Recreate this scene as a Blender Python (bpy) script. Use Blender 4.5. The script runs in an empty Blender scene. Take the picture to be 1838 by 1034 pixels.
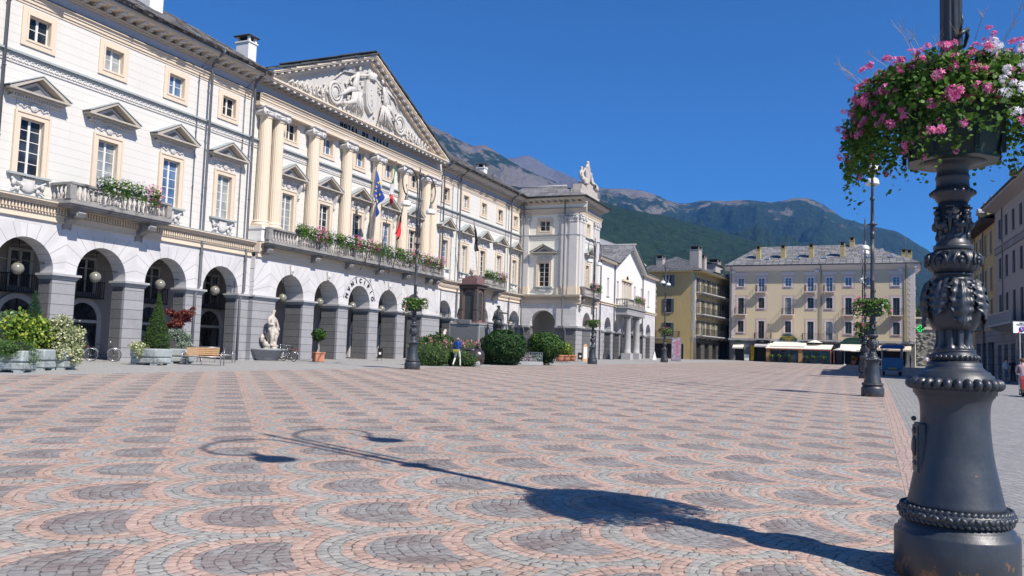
import bpy, math, random
from mathutils import Vector, Matrix
R = math.radians; PI = math.pi
random.seed(7)
sc = bpy.context.scene
col = sc.collection

# ------------------------------------------------------------------ camera
FPX, PITCH, ROLL, YAW = 1493.93, 0.0777424, 0.032185, 0.4100075
def _axes():
    fw = Vector((0, math.cos(PITCH), math.sin(PITCH))); u0 = Vector((0, -math.sin(PITCH), math.cos(PITCH))); r0 = Vector((1, 0, 0))
    r = r0*math.cos(ROLL) + u0*math.sin(ROLL); u = u0*math.cos(ROLL) - r0*math.sin(ROLL)
    s, c = math.sin(YAW), math.cos(YAW)
    M = Matrix(((s, c, 0), (-c, s, 0), (0, 0, 1)))
    return M @ r, M @ u, M @ fw
CR, CU, CF = _axes()
cam_d = bpy.data.cameras.new('camera'); cam = bpy.data.objects.new('camera', cam_d); col.objects.link(cam)
cam.matrix_world = Matrix(((CR.x, CU.x, -CF.x, 0), (CR.y, CU.y, -CF.y, 0), (CR.z, CU.z, -CF.z, 0), (0, 0, 0, 1)))
cam_d.sensor_width = 36; cam_d.lens = FPX/1838*36; cam_d.clip_start = .1; cam_d.clip_end = 30000
sc.camera = cam
# ------------------------------------------------------------------ world and sun
SUN = Vector((-.370*math.cos(R(46)), -.929*math.cos(R(46)), math.sin(R(46)))).normalized()
w = bpy.data.worlds.new('World'); sc.world = w; w.use_nodes = True
nt = w.node_tree; nt.nodes.clear()
sky = nt.nodes.new('ShaderNodeTexSky'); sky.sky_type = 'NISHITA'; sky.sun_disc = False
sky.sun_elevation = R(46); sky.sun_rotation = math.atan2(SUN.x, SUN.y)
sky.altitude = 3000; sky.air_density = 1.0; sky.dust_density = .0; sky.ozone_density = 6
bg = nt.nodes.new('ShaderNodeBackground'); bg.inputs['Strength'].default_value = .105
wo = nt.nodes.new('ShaderNodeOutputWorld')
tint = nt.nodes.new('ShaderNodeMix'); tint.data_type = 'RGBA'; tint.blend_type = 'MULTIPLY'; tint.inputs[0].default_value = 1; tint.inputs[7].default_value = (.36, .74, 1.0, 1)
nt.links.new(sky.outputs[0], tint.inputs[6]); nt.links.new(tint.outputs[2], bg.inputs[0]); nt.links.new(bg.outputs[0], wo.inputs[0])
sl = bpy.data.lights.new('sun', 'SUN'); sl.energy = 5.0; sl.angle = R(.53); sl.color = (1, .93, .84)
so = bpy.data.objects.new('sun', sl); col.objects.link(so)
so.rotation_euler = SUN.to_track_quat('Z', 'Y').to_euler(); so.location = (0, -40, 60)
sc.view_settings.view_transform = 'Standard'; sc.view_settings.look = 'None'
sc.view_settings.exposure = 0.5; sc.view_settings.gamma = 1
try: sc.cycles.max_bounces = 6; sc.cycles.transparent_max_bounces = 8
except Exception: pass

# ------------------------------------------------------------------ placing helpers
def ray(px, py): return CF*FPX + CR*(px-919) - CU*(py-517)
def onY(px, py, Y): d = ray(px, py); return d*(Y/d.y)
def onX(px, py, X): d = ray(px, py); return d*(X/d.x)
def atd(px, py, dep): return ray(px, py)*(dep/FPX)
GA, GB, GC = .0108, .0070, -1.672
def zg(x, y): return GA*x + GB*y + GC
def gnd(px, py):
    d = ray(px, py); t = GC/(d.z - GA*d.x - GB*d.y); return d*t

# ------------------------------------------------------------------ object helpers
def tag(o, label=None, cat=None, group=None, kind=None):
    if label: o['label'] = label
    if cat: o['category'] = cat
    if group: o['group'] = group
    if kind: o['kind'] = kind
    return o
def thing(name, loc, label, cat, group=None, rz=0):
    o = bpy.data.objects.new(name, None); col.objects.link(o)
    o.location = loc; o.rotation_euler = (0, 0, rz); o.empty_display_size = .3
    return tag(o, label, cat, group)
def copy_tree(o, parent=None):
    c = o.copy(); col.objects.link(c)
    if parent is not None: c.parent = parent
    for ch in list(o.children): copy_tree(ch, c)
    return c
def inst(src, parent, loc=(0, 0, 0), rot=(0, 0, 0), scale=None):
    """a copy of a part (with its sub-parts) under parent; loc is in the parent's space"""
    c = copy_tree(src, parent); c.location = loc; c.rotation_euler = rot
    if scale: c.scale = scale
    return c

class MB:
    def __init__(s, T=None): s.v = []; s.f = []; s.m = []; s.s = []; s.T = T; s.cm = 0; s.sm = False
    def add(s, vs, fs, mat=None, smooth=None):
        n = len(s.v); T = s.T
        if T is not None: s.v.extend([tuple(T @ Vector(p)) for p in vs])
        else: s.v.extend([tuple(p) for p in vs])
        mm = s.cm if mat is None else mat; ss = s.sm if smooth is None else smooth
        for f in fs: s.f.append([i+n for i in f]); s.m.append(mm); s.s.append(ss)
        return s
    def box(s, x0, x1, y0, y1, z0, z1, mat=None, bev=0):
        if x0 > x1: x0, x1 = x1, x0
        if y0 > y1: y0, y1 = y1, y0
        if z0 > z1: z0, z1 = z1, z0
        if bev <= 0:
            v = [(x0,y0,z0),(x1,y0,z0),(x1,y1,z0),(x0,y1,z0),(x0,y0,z1),(x1,y0,z1),(x1,y1,z1),(x0,y1,z1)]
            return s.add(v, [(0,3,2,1),(4,5,6,7),(0,1,5,4),(1,2,6,5),(2,3,7,6),(3,0,4,7)], mat, False)
        b = min(bev, (x1-x0)/2.2, (y1-y0)/2.2, (z1-z0)/2.2)
        def ring(ix, iy, z): return [(x0+ix,y0+iy,z),(x1-ix,y0+iy,z),(x1-ix,y1-iy,z),(x0+ix,y1-iy,z)]
        def oct_(i, z):
            return [(x0+i+b,y0+i,z),(x1-i-b,y0+i,z),(x1-i,y0+i+b,z),(x1-i,y1-i-b,z),(x1-i-b,y1-i,z),(x0+i+b,y1-i,z),(x0+i,y1-i-b,z),(x0+i,y0+i+b,z)]
        v = oct_(b*.7, z0) + oct_(0, z0+b) + oct_(0, z1-b) + oct_(b*.7, z1)
        f = [tuple(range(7,-1,-1)), tuple(range(24,32))]
        for k in range(3):
            for i in range(8): j = (i+1) % 8; f.append((k*8+i, k*8+j, k*8+8+j, k*8+8+i))
        return s.add(v, f, mat, False)
    def prism(s, poly, a, b, axis='y', mat=None, smooth=False):
        """polygon of 2D points extruded from a to b along axis; 2D = (x,z) for y, (y,z) for x, (x,y) for z"""
        def P(p, t):
            return (p[0], t, p[1]) if axis == 'y' else ((t, p[0], p[1]) if axis == 'x' else (p[0], p[1], t))
        n = len(poly); v = [P(p, a) for p in poly] + [P(p, b) for p in poly]
        f = [tuple(range(n)), tuple(range(2*n-1, n-1, -1))]
        for i in range(n): j = (i+1) % n; f.append((j, i, n+i, n+j))
        return s.add(v, f, mat, smooth)
    def lathe(s, prof, c=(0,0,0), seg=24, mat=None, smooth=True, ax=None, rmod=None, cap=True):
        """prof: list of (r,z)"""
        v = []; f = []; n = len(prof)
        for (r, z) in prof:
            for k in range(seg):
                a = 2*PI*k/seg; rr = r*(rmod(a, z) if rmod else 1)
                v.append((rr*math.cos(a), rr*math.sin(a), z))
        for i in range(n-1):
            for k in range(seg): j = (k+1) % seg; f.append((i*seg+k, i*seg+j, (i+1)*seg+j, (i+1)*seg+k))
        if cap:
            if prof[0][0] > 1e-4: f.append(tuple(range(seg-1, -1, -1)))
            if prof[-1][0] > 1e-4: f.append(tuple(range((n-1)*seg, n*seg)))
        if ax is not None:
            q = Vector((0,0,1)).rotation_difference(Vector(ax).normalized()); v = [q @ Vector(p) for p in v]
        v = [(p[0]+c[0], p[1]+c[1], p[2]+c[2]) for p in v]
        return s.add(v, f, mat, smooth)
    def tube(s, pts, r, seg=8, mat=None, cap=True, smooth=True, closed=False):
        pts = [Vector(p) for p in pts]; n = len(pts)
        rs = r if isinstance(r, (list, tuple)) else [r]*n
        v = []; f = []; up = None
        for i, p in enumerate(pts):
            if closed: t = pts[(i+1) % n] - pts[i-1]
            else: t = pts[min(i+1, n-1)] - pts[max(i-1, 0)]
            if t.length < 1e-9: t = Vector((0,0,1))
            t.normalize()
            if up is None: up = Vector((0,0,1)) if abs(t.z) < .9 else Vector((1,0,0))
            a = t.cross(up)
            if a.length < 1e-6: a = t.orthogonal()
            a.normalize(); b = a.cross(t); up = b
            for k in range(seg):
                an = 2*PI*k/seg; v.append(p + (a*math.cos(an) + b*math.sin(an))*rs[i])
        m = n if closed else n-1
        for i in range(m):
            i2 = (i+1) % n
            for k in range(seg): j = (k+1) % seg; f.append((i*seg+k, i*seg+j, i2*seg+j, i2*seg+k))
        if cap and not closed: f.append(tuple(range(seg-1,-1,-1))); f.append(tuple(range((n-1)*seg, n*seg)))
        return s.add(v, f, mat, smooth)
    def ball(s, c, r, seg=10, rings=6, mat=None, smooth=True):
        if not isinstance(r, (list, tuple)): r = (r, r, r)
        v = [(c[0], c[1], c[2]-r[2])]; f = []
        for i in range(1, rings):
            t = PI*i/rings
            for k in range(seg):
                a = 2*PI*k/seg; v.append((c[0]+r[0]*math.sin(t)*math.cos(a), c[1]+r[1]*math.sin(t)*math.sin(a), c[2]-r[2]*math.cos(t)))
        v.append((c[0], c[1], c[2]+r[2]))
        for k in range(seg):
            j = (k+1) % seg; f.append((0, 1+j, 1+k))
            for i in range(rings-2): f.append((1+i*seg+k, 1+i*seg+j, 1+(i+1)*seg+j, 1+(i+1)*seg+k))
            f.append((1+(rings-2)*seg+k, 1+(rings-2)*seg+j, len(v)-1))
        return s.add(v, f, mat, smooth)
    def torus(s, c, R_, r, ax='z', seg=24, sg=8, mat=None):
        pts = []
        for k in range(seg):
            a = 2*PI*k/seg; x, y = R_*math.cos(a), R_*math.sin(a)
            pts.append({'z': (c[0]+x, c[1]+y, c[2]), 'y': (c[0]+x, c[1], c[2]+y), 'x': (c[0], c[1]+x, c[2]+y)}[ax])
        return s.tube(pts, r, sg, mat, closed=True)
    def build(s, name, mats, parent=None, off=None):
        me = bpy.data.meshes.new(name)
        v = s.v
        if off is not None: v = [(p[0]-off[0], p[1]-off[1], p[2]-off[2]) for p in v]
        me.from_pydata(v, [], s.f)
        if not isinstance(mats, (list, tuple)): mats = [mats]
        for m in mats: me.materials.append(m)
        me.polygons.foreach_set('material_index', s.m); me.polygons.foreach_set('use_smooth', s.s)
        me.update()
        o = bpy.data.objects.new(name, me); col.objects.link(o)
        if parent is not None: o.parent = parent
        return o
def wbuild(mb, name, mats, root, parent=None):
    """mesh given in world coordinates, attached below an unrotated root"""
    return mb.build(name, mats, parent or root, off=tuple(root.location))
def proto(o):
    """take a prototype out of the scene graph root list: returned object is only a source for copies"""
    return o
def drop(o):
    for c in list(o.children): drop(c)
    bpy.data.objects.remove(o)

def arcade(mb, x0, x1, zb, zt, ops, y0, y1, mat=0, matp=None, zsplit=None, seg=18):
    """wall along x from x0 to x1 with round arches; ops = [(centre, half width, springing z)]; y0 front, y1 back"""
    matp = mat if matp is None else matp
    ops = sorted(ops); edges = [x0]
    for c, h, zs in ops: edges += [c-h, c+h]
    edges.append(x1)
    zs = ops[0][2]; zc = zsplit if zsplit else zs
    for i in range(0, len(edges), 2):
        a, b = edges[i], edges[i+1]
        if b-a > .01:
            mb.box(a, b, y0, y1, zb, zc, matp)
            if zs > zc+.001: mb.box(a, b, y0, y1, zc, zs, mat)
            # above the springing
            v = [(a,y0,zs),(b,y0,zs),(b,y0,zt),(a,y0,zt),(a,y1,zs),(b,y1,zs),(b,y1,zt),(a,y1,zt)]
            f = [(0,1,2,3),(5,4,7,6),(3,2,6,7)]
            if i == 0: f.append((4,0,3,7))
            if i == len(edges)-2: f.append((1,5,6,2))
            mb.add(v, f, mat)
    for c, h, z in ops:
        vt = []
        for k in range(seg+1):
            a = PI - PI*k/seg; vt.append((c+h*math.cos(a), z+h*math.sin(a)))
        v = []; f = []
        for (x, zz) in vt: v += [(x,y0,zz),(x,y0,zt),(x,y1,zz),(x,y1,zt)]
        for k in range(seg):
            a, b = 4*k, 4*(k+1)
            f += [(a,b,b+1,a+1), (b+2,a+2,a+3,b+3), (a,a+2,b+2,b), (a+1,b+1,b+3,a+3)]
        mb.add(v, f, mat)
def wall(mb, x0, x1, z0, z1, holes, y, dep, mat=0, matr=None):
    """thin wall skin in plane y facing -y with rectangular holes (xa,xb,za,zb) and reveals of depth dep (towards +y)"""
    matr = mat if matr is None else matr
    xs = sorted({x0, x1} | {h[0] for h in holes} | {h[1] for h in holes}); zs = sorted({z0, z1} | {h[2] for h in holes} | {h[3] for h in holes})
    xs = [x for x in xs if x0-1e-6 <= x <= x1+1e-6]; zs = [z for z in zs if z0-1e-6 <= z <= z1+1e-6]
    for i in range(len(xs)-1):
        for k in range(len(zs)-1):
            cx, cz = (xs[i]+xs[i+1])/2, (zs[k]+zs[k+1])/2
            if any(h[0] < cx < h[1] and h[2] < cz < h[3] for h in holes): continue
            mb.add([(xs[i],y,zs[k]),(xs[i+1],y,zs[k]),(xs[i+1],y,zs[k+1]),(xs[i],y,zs[k+1])], [(0,1,2,3)], mat)
    for (a, b, c, d) in holes:
        mb.add([(a,y,c),(b,y,c),(b,y,d),(a,y,d),(a,y+dep,c),(b,y+dep,c),(b,y+dep,d),(a,y+dep,d)], [(0,4,5,1),(1,5,6,2),(2,6,7,3),(3,7,4,0)], matr)

# ------------------------------------------------------------------ node expressions
class X:
    nt = None
    def __init__(s, v): s.v = v
    def _o(a, op, b=None, c=None):
        n = X.nt.nodes.new('ShaderNodeMath'); n.operation = op
        for i, q in enumerate((a, b, c)):
            if q is None: continue
            if isinstance(q, X): X.nt.links.new(q.v, n.inputs[i])
            else: n.inputs[i].default_value = float(q)
        return X(n.outputs[0])
    def __add__(a, b): return X._o(a, 'ADD', b)
    __radd__ = __add__
    def __sub__(a, b): return X._o(a, 'SUBTRACT', b)
    def __rsub__(a, b): return X._o(b, 'SUBTRACT', a)
    def __mul__(a, b): return X._o(a, 'MULTIPLY', b)
    __rmul__ = __mul__
    def __truediv__(a, b): return X._o(a, 'DIVIDE', b)
    def lt(a, b): return X._o(a, 'LESS_THAN', b)
    def gt(a, b): return X._o(a, 'GREATER_THAN', b)
    def floor(a): return X._o(a, 'FLOOR')
    def frac(a): return X._o(a, 'FRACT')
    def sqrt(a): return X._o(a, 'SQRT')
    def abs(a): return X._o(a, 'ABSOLUTE')
    def min(a, b): return X._o(a, 'MINIMUM', b)
    def max(a, b): return X._o(a, 'MAXIMUM', b)
def atan2(a, b): return X._o(a, 'ARCTAN2', b)
def sel(m, a, b): return b + m*(a-b)      # m ? a : b
def newmat(name, rough=.8, base=(.5,.5,.5), spec=.3, metal=0):
    m = bpy.data.materials.new(name); m.use_nodes = True; X.nt = m.node_tree
    b = m.node_tree.nodes['Principled BSDF']
    b.inputs['Roughness'].default_value = rough; b.inputs['Base Color'].default_value = (*base, 1)
    b.inputs['Specular IOR Level'].default_value = spec; b.inputs['Metallic'].default_value = metal
    return m, b
def N(t, **kw):
    n = X.nt.nodes.new(t)
    for k, v in kw.items():
        if k in n.inputs: n.inputs[k].default_value = v
        else: setattr(n, k, v)
    return n
def L(a, b): X.nt.links.new(a.v if isinstance(a, X) else a, b)
def geopos(obj=False):
    if obj: o = N('ShaderNodeTexCoord').outputs['Object']
    else: o = N('ShaderNodeNewGeometry').outputs['Position']
    s = N('ShaderNodeSeparateXYZ'); L(o, s.inputs[0]); return o, X(s.outputs[0]), X(s.outputs[1]), X(s.outputs[2])
def noise(vec, scale, detail=3, rough=.5, dim='3D'):
    n = N('ShaderNodeTexNoise', noise_dimensions=dim); n.inputs['Scale'].default_value = scale; n.inputs['Detail'].default_value = detail; n.inputs['Roughness'].default_value = rough
    L(vec, n.inputs['Vector']); return X(n.outputs['Fac'])
def white(vec=None, w=None):
    n = N('ShaderNodeTexWhiteNoise', noise_dimensions='1D' if w is not None else '3D')
    if w is not None: L(w, n.inputs['W'])
    else: L(vec, n.inputs['Vector'])
    return X(n.outputs['Value'])
def comb(x, y, z=0):
    n = N('ShaderNodeCombineXYZ')
    for i, q in enumerate((x, y, z)):
        if isinstance(q, X): L(q, n.inputs[i])
        else: n.inputs[i].default_value = q
    return n.outputs[0]
def ramp(x, stops, interp='LINEAR'):
    n = N('ShaderNodeValToRGB'); r = n.color_ramp; r.interpolation = interp
    while len(r.elements) < len(stops): r.elements.new(.5)
    for e, (p, c) in zip(r.elements, stops): e.position = p; e.color = (*c, 1) if len(c) == 3 else c
    L(x, n.inputs[0]); return n.outputs[0]
def mixc(f, a, b, mode='MIX'):
    n = N('ShaderNodeMix', data_type='RGBA', blend_type=mode)
    for q, i in ((f, 0), (a, 6), (b, 7)):
        if isinstance(q, (X, bpy.types.NodeSocket)): L(q, n.inputs[i])
        elif isinstance(q, tuple): n.inputs[i].default_value = (*q, 1)
        else: n.inputs[i].default_value = q
    return n.outputs[2]
def bump(b, h, strength=.4, dist=.02):
    n = N('ShaderNodeBump'); n.inputs['Strength'].default_value = strength; n.inputs['Distance'].default_value = dist
    L(h, n.inputs['Height']); L(n.outputs[0], b.inputs['Normal'])
def island(): return X(N('ShaderNodeNewGeometry').outputs['Random Per Island'])
def plain(name, c, rough=.7, var=.08, scale=3, spec=.3, metal=0, bmp=0, bscale=30, dirt=None):
    m, b = newmat(name, rough, c, spec, metal); p = N('ShaderNodeTexCoord').outputs['Object']
    n = noise(p, scale, 5, .6)
    cc = mixc(n, tuple(max(0, q*(1-var*2)) for q in c), tuple(min(1, q*(1+var*1.6)) for q in c))
    if dirt: cc = mixc(ramp(noise(p, dirt[1], 6, .65), [(.52, (0,0,0)), (.68, (1,1,1))]), cc, dirt[0])
    L(cc, b.inputs['Base Color'])
    if bmp: bump(b, noise(p, bscale, 4, .6), bmp, .02)
    return m
# ------------------------------------------------------------------ materials
# plaster with fine horizontal grooves
def mat_plaster(name, c, course=.42, line=.014, dark=.72, var=.04, z0=0.0):
    m, b = newmat(name, .85, c, .2); p, x, y, z = geopos()
    n1 = noise(p, .35, 5, .6); n2 = noise(p, 6, 4, .6)
    t = ((z - z0)/course).frac(); ln = (t*course).lt(line)
    cc = mixc(n1, tuple(q*(1-var) for q in c), tuple(min(1, q*(1+var)) for q in c))
    # rain streaks
    st = noise(comb(x*3.2+y*3.2, z*.25, 0), 1.0, 4, .6)
    cc = mixc(ramp(st, [(.55, (0,0,0)), (.8, (.22,.22,.22))]), cc, tuple(q*.72 for q in c))
    cc = mixc(ln, cc, tuple(q*dark for q in c)); L(cc, b.inputs['Base Color'])
    bump(b, n2*.4 - ln*1.0, .5, .012); return m
def mat_flat(name, c, var=.05, dirt=.25, rough=.85):
    m, b = newmat(name, rough, c, .2); p, x, y, z = geopos()
    cc = mixc(noise(p, .5, 5, .6), tuple(q*(1-var) for q in c), tuple(min(1, q*(1+var)) for q in c))
    st = noise(comb(x*4+y*4, z*.5, 0), 1.3, 4, .6)
    cc = mixc(ramp(st, [(.5, (0,0,0)), (.8, (dirt,)*3)]), cc, tuple(q*.6 for q in c)); L(cc, b.inputs['Base Color'])
    bump(b, noise(p, 12, 4, .6), .25, .01); return m
# stone facing of the arcade: horizontal courses with radiating voussoirs round the arches
def mat_arcade(name, c, x0, step, zc, rad, course=.46, line=.016, axis='x', var=.09):
    m, b = newmat(name, .85, c, .2); p, x, y, z = geopos()
    q = x if axis == 'x' else y
    xl = (((q - x0)/step + .5).frac() - .5)*step; zl = z - zc
    r = (xl*xl + zl*zl).sqrt(); a = atan2(xl, zl)
    outer = ((xl.abs()*.9).max(zl)).lt(rad+.62)
    inr = zl.gt(0)*outer
    rayl = (((a/.3307 + .5).frac() - .5).abs()*.3307*r).lt(line*.62)
    hor = (((z+10)/course).frac()*course).lt(line)
    # joints that frame the ring
    edge = (((xl.abs()*.9).max(zl)) - (rad+.62)).abs().lt(line*.5)*zl.gt(0)
    ln = sel(inr, rayl, hor).max(edge*0)
    wid = ((q+ (((z+10)/course).floor()*.5).frac()*1.3)/1.3).floor()
    blk = white(comb(sel(inr, (a/.3307+.5).floor()*3.1, wid), sel(inr, 77.0, ((z+10)/course).floor()), ((q-x0)/step+.5).floor()))
    cc = mixc(blk, tuple(k*(1-var) for k in c), tuple(min(1, k*(1+var)) for k in c))
    cc = mixc(ramp(noise(p, 1.2, 6, .65), [(.45, (0,0,0)), (.75, (.35,)*3)]), cc, tuple(k*.72 for k in c))
    cc = mixc(noise(p, 40, 3, .6)*.3, cc, tuple(k*.75 for k in c))
    cc = mixc(ln, cc, tuple(k*.42 for k in c)); L(cc, b.inputs['Base Color'])
    bump(b, noise(p, 18, 4, .6)*.5 - ln*1.0, .6, .015); return m
# granite blocks of the piers
def mat_blocks(name, c, course=.5, z0=-.9, line=.028, var=.12, wide=1.7, bmp=.8):
    m, b = newmat(name, .85, c, .25); p, x, y, z = geopos()
    row = ((z - z0)/course).floor(); hor = (((z - z0)/course).frac()*course).lt(line)
    blk = white(comb(row, ((x)/wide).floor(), ((y)/wide).floor()))
    cc = mixc(blk, tuple(k*(1-var) for k in c), tuple(min(1, k*(1+var)) for k in c))
    cc = mixc(ramp(noise(p, 2.2, 6, .7), [(.4, (0,0,0)), (.75, (.45,)*3)]), cc, tuple(k*.62 for k in c))
    cc = mixc(ramp(noise(p, 60, 2, .6), [(.5, (0,0,0)), (.7, (.4,)*3)]), cc, tuple(k*1.35 for k in c))
    cc = mixc(hor, cc, tuple(k*.35 for k in c)); L(cc, b.inputs['Base Color'])
    bump(b, noise(p, 9, 5, .65) - hor*1.0, bmp, .03); return m
def mat_roof(name, c, sx=.55, sy=.42, var=.3, moss=(.16,.09,.06), fm=.3):
    """irregular stone slabs in rows; object coordinates, x along the eave, y up the slope"""
    m, b = newmat(name, .8, c, .3); o = N('ShaderNodeTexCoord').outputs['Object']
    s = N('ShaderNodeSeparateXYZ'); L(o, s.inputs[0]); x, y, z = (X(s.outputs[i]) for i in range(3))
    wob = noise(o, .9, 3, .6)
    u = x + (wob-.5)*.5; v = (y.abs()*1.0) + (noise(o, 1.7, 2)-.5)*.25
    row = (v/sy).floor(); xo = u/sx + white(w=row)*.9 + row*.37
    cellid = comb(xo.floor(), row, 0); h = white(cellid)
    fy = (v/sy).frac(); fx = xo.frac()
    edge = (fy.lt(.15)).max(fx.lt(.07))
    cc = mixc(h, tuple(k*(1-var) for k in c), tuple(k*(1+var) for k in c))
    cc = mixc(ramp(noise(o, 1.1, 6, .7), [(.48, (0,0,0)), (.72, (fm,)*3)]), cc, moss)
    cc = mixc(ramp(noise(o, 9, 5, .7), [(.5, (0,0,0)), (.75, (.5,)*3)]), cc, tuple(k*1.5 for k in c))
    cc = mixc(edge, cc, tuple(k*.3 for k in c)); L(cc, b.inputs['Base Color'])
    bump(b, h*.8 + fy*(-1.2) - edge*.8 + noise(o, 7, 4)*.5, 1.0, .06); return m
def mat_pane(name, c=(.010,.012,.016), rough=.07, spec=.45, hi=(.04,.05,.065)):
    m, b = newmat(name, rough, c, spec); p = N('ShaderNodeNewGeometry').outputs['Position']
    L(mixc(ramp(noise(p, .9, 3, .6), [(.4, (0,0,0)), (.65, (1,1,1))]), c, hi), b.inputs['Base Color'])
    bump(b, noise(p, 1.6, 2), .15, .05); return m
M = {}
M['wall'] = mat_plaster('white_plaster', (.62,.60,.56))
M['wall2'] = mat_plaster('side_wall_plaster', (.78,.745,.66))
M['wallplain'] = mat_flat('plain_white_plaster', (.68,.67,.65))
M['cream'] = mat_flat('cream_trim', (.64,.54,.425), .05, .22)
M['creaml'] = mat_flat('pale_cream_trim', (.66,.56,.44), .05, .22)
M['fascia'] = mat_flat('grey_fascia', (.48,.46,.47), .05, .1)
M['orn'] = mat_flat('carved_white_stone', (.56,.54,.52), .1, .5)
M['ornd'] = mat_flat('dark_carved_band', (.17,.16,.15), .1, .3)
M['pedg'] = mat_flat('grey_weathered_hood', (.42,.385,.33), .1, .5)
M['tymp'] = mat_flat('shade_grey_pediment_field', (.20,.20,.205), .1, .3)  # shade of the recessed tympanum put into the grey
M['lead'] = plain('lead_flashing', (.34,.37,.37), .6, .12, 2)
M['balc'] = plain('weathered_balcony_stone', (.27,.26,.25), .85, .2, 1.5, bmp=.5, bscale=12, dirt=((.07,.065,.06), 1.4))
M['balus'] = plain('baluster_stone', (.42,.39,.36), .85, .15, 2, dirt=((.14,.13,.12), 2.5))
M['cap'] = plain('grey_moulding_stone', (.38,.38,.385), .8, .12, 2, bmp=.3)
M['arc_l'] = mat_arcade('arcade_facing_of_wings', (.58,.57,.57), 38.6, 4.2, 3.15, 1.47)
M['arc_c'] = mat_arcade('arcade_facing_of_centre', (.58,.57,.57), 52.75, 4.07, 3.25, 1.42)
M['arc_r'] = mat_arcade('arcade_facing_of_far_wing', (.58,.57,.57), 66.9, 4.05, 3.15, 1.42)
M['arc_s'] = mat_arcade('arcade_facing_of_pavilion_side', (.56,.55,.55), 33.05, 40.0, 3.3, 1.5, axis='y')
M['arc_w'] = mat_arcade('arcade_facing_of_low_house', (.54,.54,.56), 96.7, 3.95, 3.3, 1.35)
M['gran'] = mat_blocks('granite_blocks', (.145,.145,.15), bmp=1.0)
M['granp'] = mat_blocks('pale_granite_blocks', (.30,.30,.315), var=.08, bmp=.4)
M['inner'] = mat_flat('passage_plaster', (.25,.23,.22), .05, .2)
M['dark'] = plain('dark_frame_and_shade_fill', (.018,.016,.016), .5, .1)  # frames, and dark sheets painted as unlit interiors behind openings
M['iron'] = plain('black_iron', (.02,.02,.022), .5, .1)
M['pipe'] = plain('lead_grey_pipe', (.13,.135,.15), .5, .15, 2)
M['gutter'] = plain('dark_gutter', (.035,.037,.04), .5, .1)
M['roof'] = mat_roof('stone_slab_roof', (.155,.15,.15), fm=.55)
M['roofg'] = mat_roof('grey_stone_slab_roof', (.19,.19,.195), 1.0, .75, .32, fm=.1)
M['roofd'] = mat_roof('dark_stone_slab_roof', (.11,.115,.125), .6, .5, .35, fm=.15)
M['slab'] = plain('roof_edge_slabs', (.08,.085,.085), .7, .4, 1.2)
M['glass'] = mat_pane('window_glass')
M['glassc'] = mat_pane('curtained_window_glass', (.16,.18,.19), .12, .8, (.34,.35,.33))
M['glassb'] = mat_pane('painted_sky_glass', (.05,.10,.20), .08, .8, (.12,.20,.34))  # reflection of the sky put into the blue base colour
M['white'] = plain('white_painted_wood', (.68,.67,.64), .5, .04)
M['whitemet'] = plain('white_enamel', (.78,.78,.77), .3, .03, spec=.5)
M['globe'] = plain('dusty_lamp_globe', (.22,.21,.17), .15, .25, 3, spec=.8)
M['letter'] = plain('dark_bronze_letter', (.012,.012,.014), .5, .1)
M['marble'] = plain('weathered_marble', (.50,.45,.40), .7, .12, 3, bmp=.3, bscale=10, dirt=((.20,.17,.14), 3))
M['redgran'] = plain('red_granite', (.095,.06,.058), .45, .25, 3, bmp=.2, bscale=40)
M['redgranl'] = plain('pink_granite', (.20,.12,.115), .5, .2, 3)
M['greygran'] = plain('grey_granite', (.27,.28,.29), .7, .18, 8, bmp=.3, bscale=50)
M['bronze'] = plain('dark_bronze', (.045,.052,.055), .45, .3, 6, spec=.5)
M['bronzeb'] = plain('brown_bronze', (.10,.08,.085), .3, .45, 4, spec=.6, metal=.6, bmp=.5, bscale=8)
M['terra'] = plain('terracotta', (.46,.20,.12), .8, .12, 3)
M['conc'] = plain('planter_concrete', (.33,.37,.37), .85, .16, 3, bmp=.3, bscale=20, dirt=((.16,.17,.16), 2))
M['wood'] = plain('varnished_bench_wood', (.50,.32,.17), .5, .18, 5)
M['steel'] = plain('brushed_grey_steel', (.38,.38,.42), .35, .08, metal=.7)
M['rubber'] = plain('black_rubber', (.015,.015,.016), .7, .1)
M['chrome'] = plain('bright_metal', (.62,.63,.66), .25, .05, metal=.8)
M['red'] = plain('red_reflector', (.45,.02,.02), .3, .05)
M['soil'] = plain('planting_soil', (.06,.045,.03), .95, .3)
M['trunk'] = plain('tree_bark', (.13,.10,.08), .9, .3, 8, bmp=.5)
# cast iron of the lamps
def mat_iron():
    m, b = newmat('painted_cast_iron', .42, (.03,.034,.04), .6, .0); o, x, y, z = geopos(True)
    n = noise(o, 5, 6, .65)
    cc = mixc(n, (.016,.020,.028), (.045,.053,.068))
    st = noise(comb(x*22, y*22, z*1.6), 1, 5, .65)
    cc = mixc(ramp(st, [(.5,(0,0,0)),(.8,(.5,)*3)]), cc, (.045,.048,.056))
    low = ramp(z, [(.0,(1,1,1)),(.40,(0,0,0))]); rn = noise(o, 7, 6, .7)
    rust = ramp(rn + X(low)*.22, [(.705,(0,0,0)),(.73,(1,1,1))])
    cc = mixc(rust, cc, mixc(noise(o, 30, 4), (.045,.02,.012), (.26,.15,.07)))
    L(cc, b.inputs['Base Color']); L(ramp(n, [(.3,(.34,)*3),(.7,(.52,)*3)]), b.inputs['Roughness'])
    bump(b, noise(o, 14, 5, .6) + noise(o, 55, 3, .6)*.4, .25, .008); return m
M['cast'] = mat_iron()
M['box'] = plain('dark_green_planter_box', (.010,.024,.018), .4, .3, 3, spec=.5)
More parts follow.
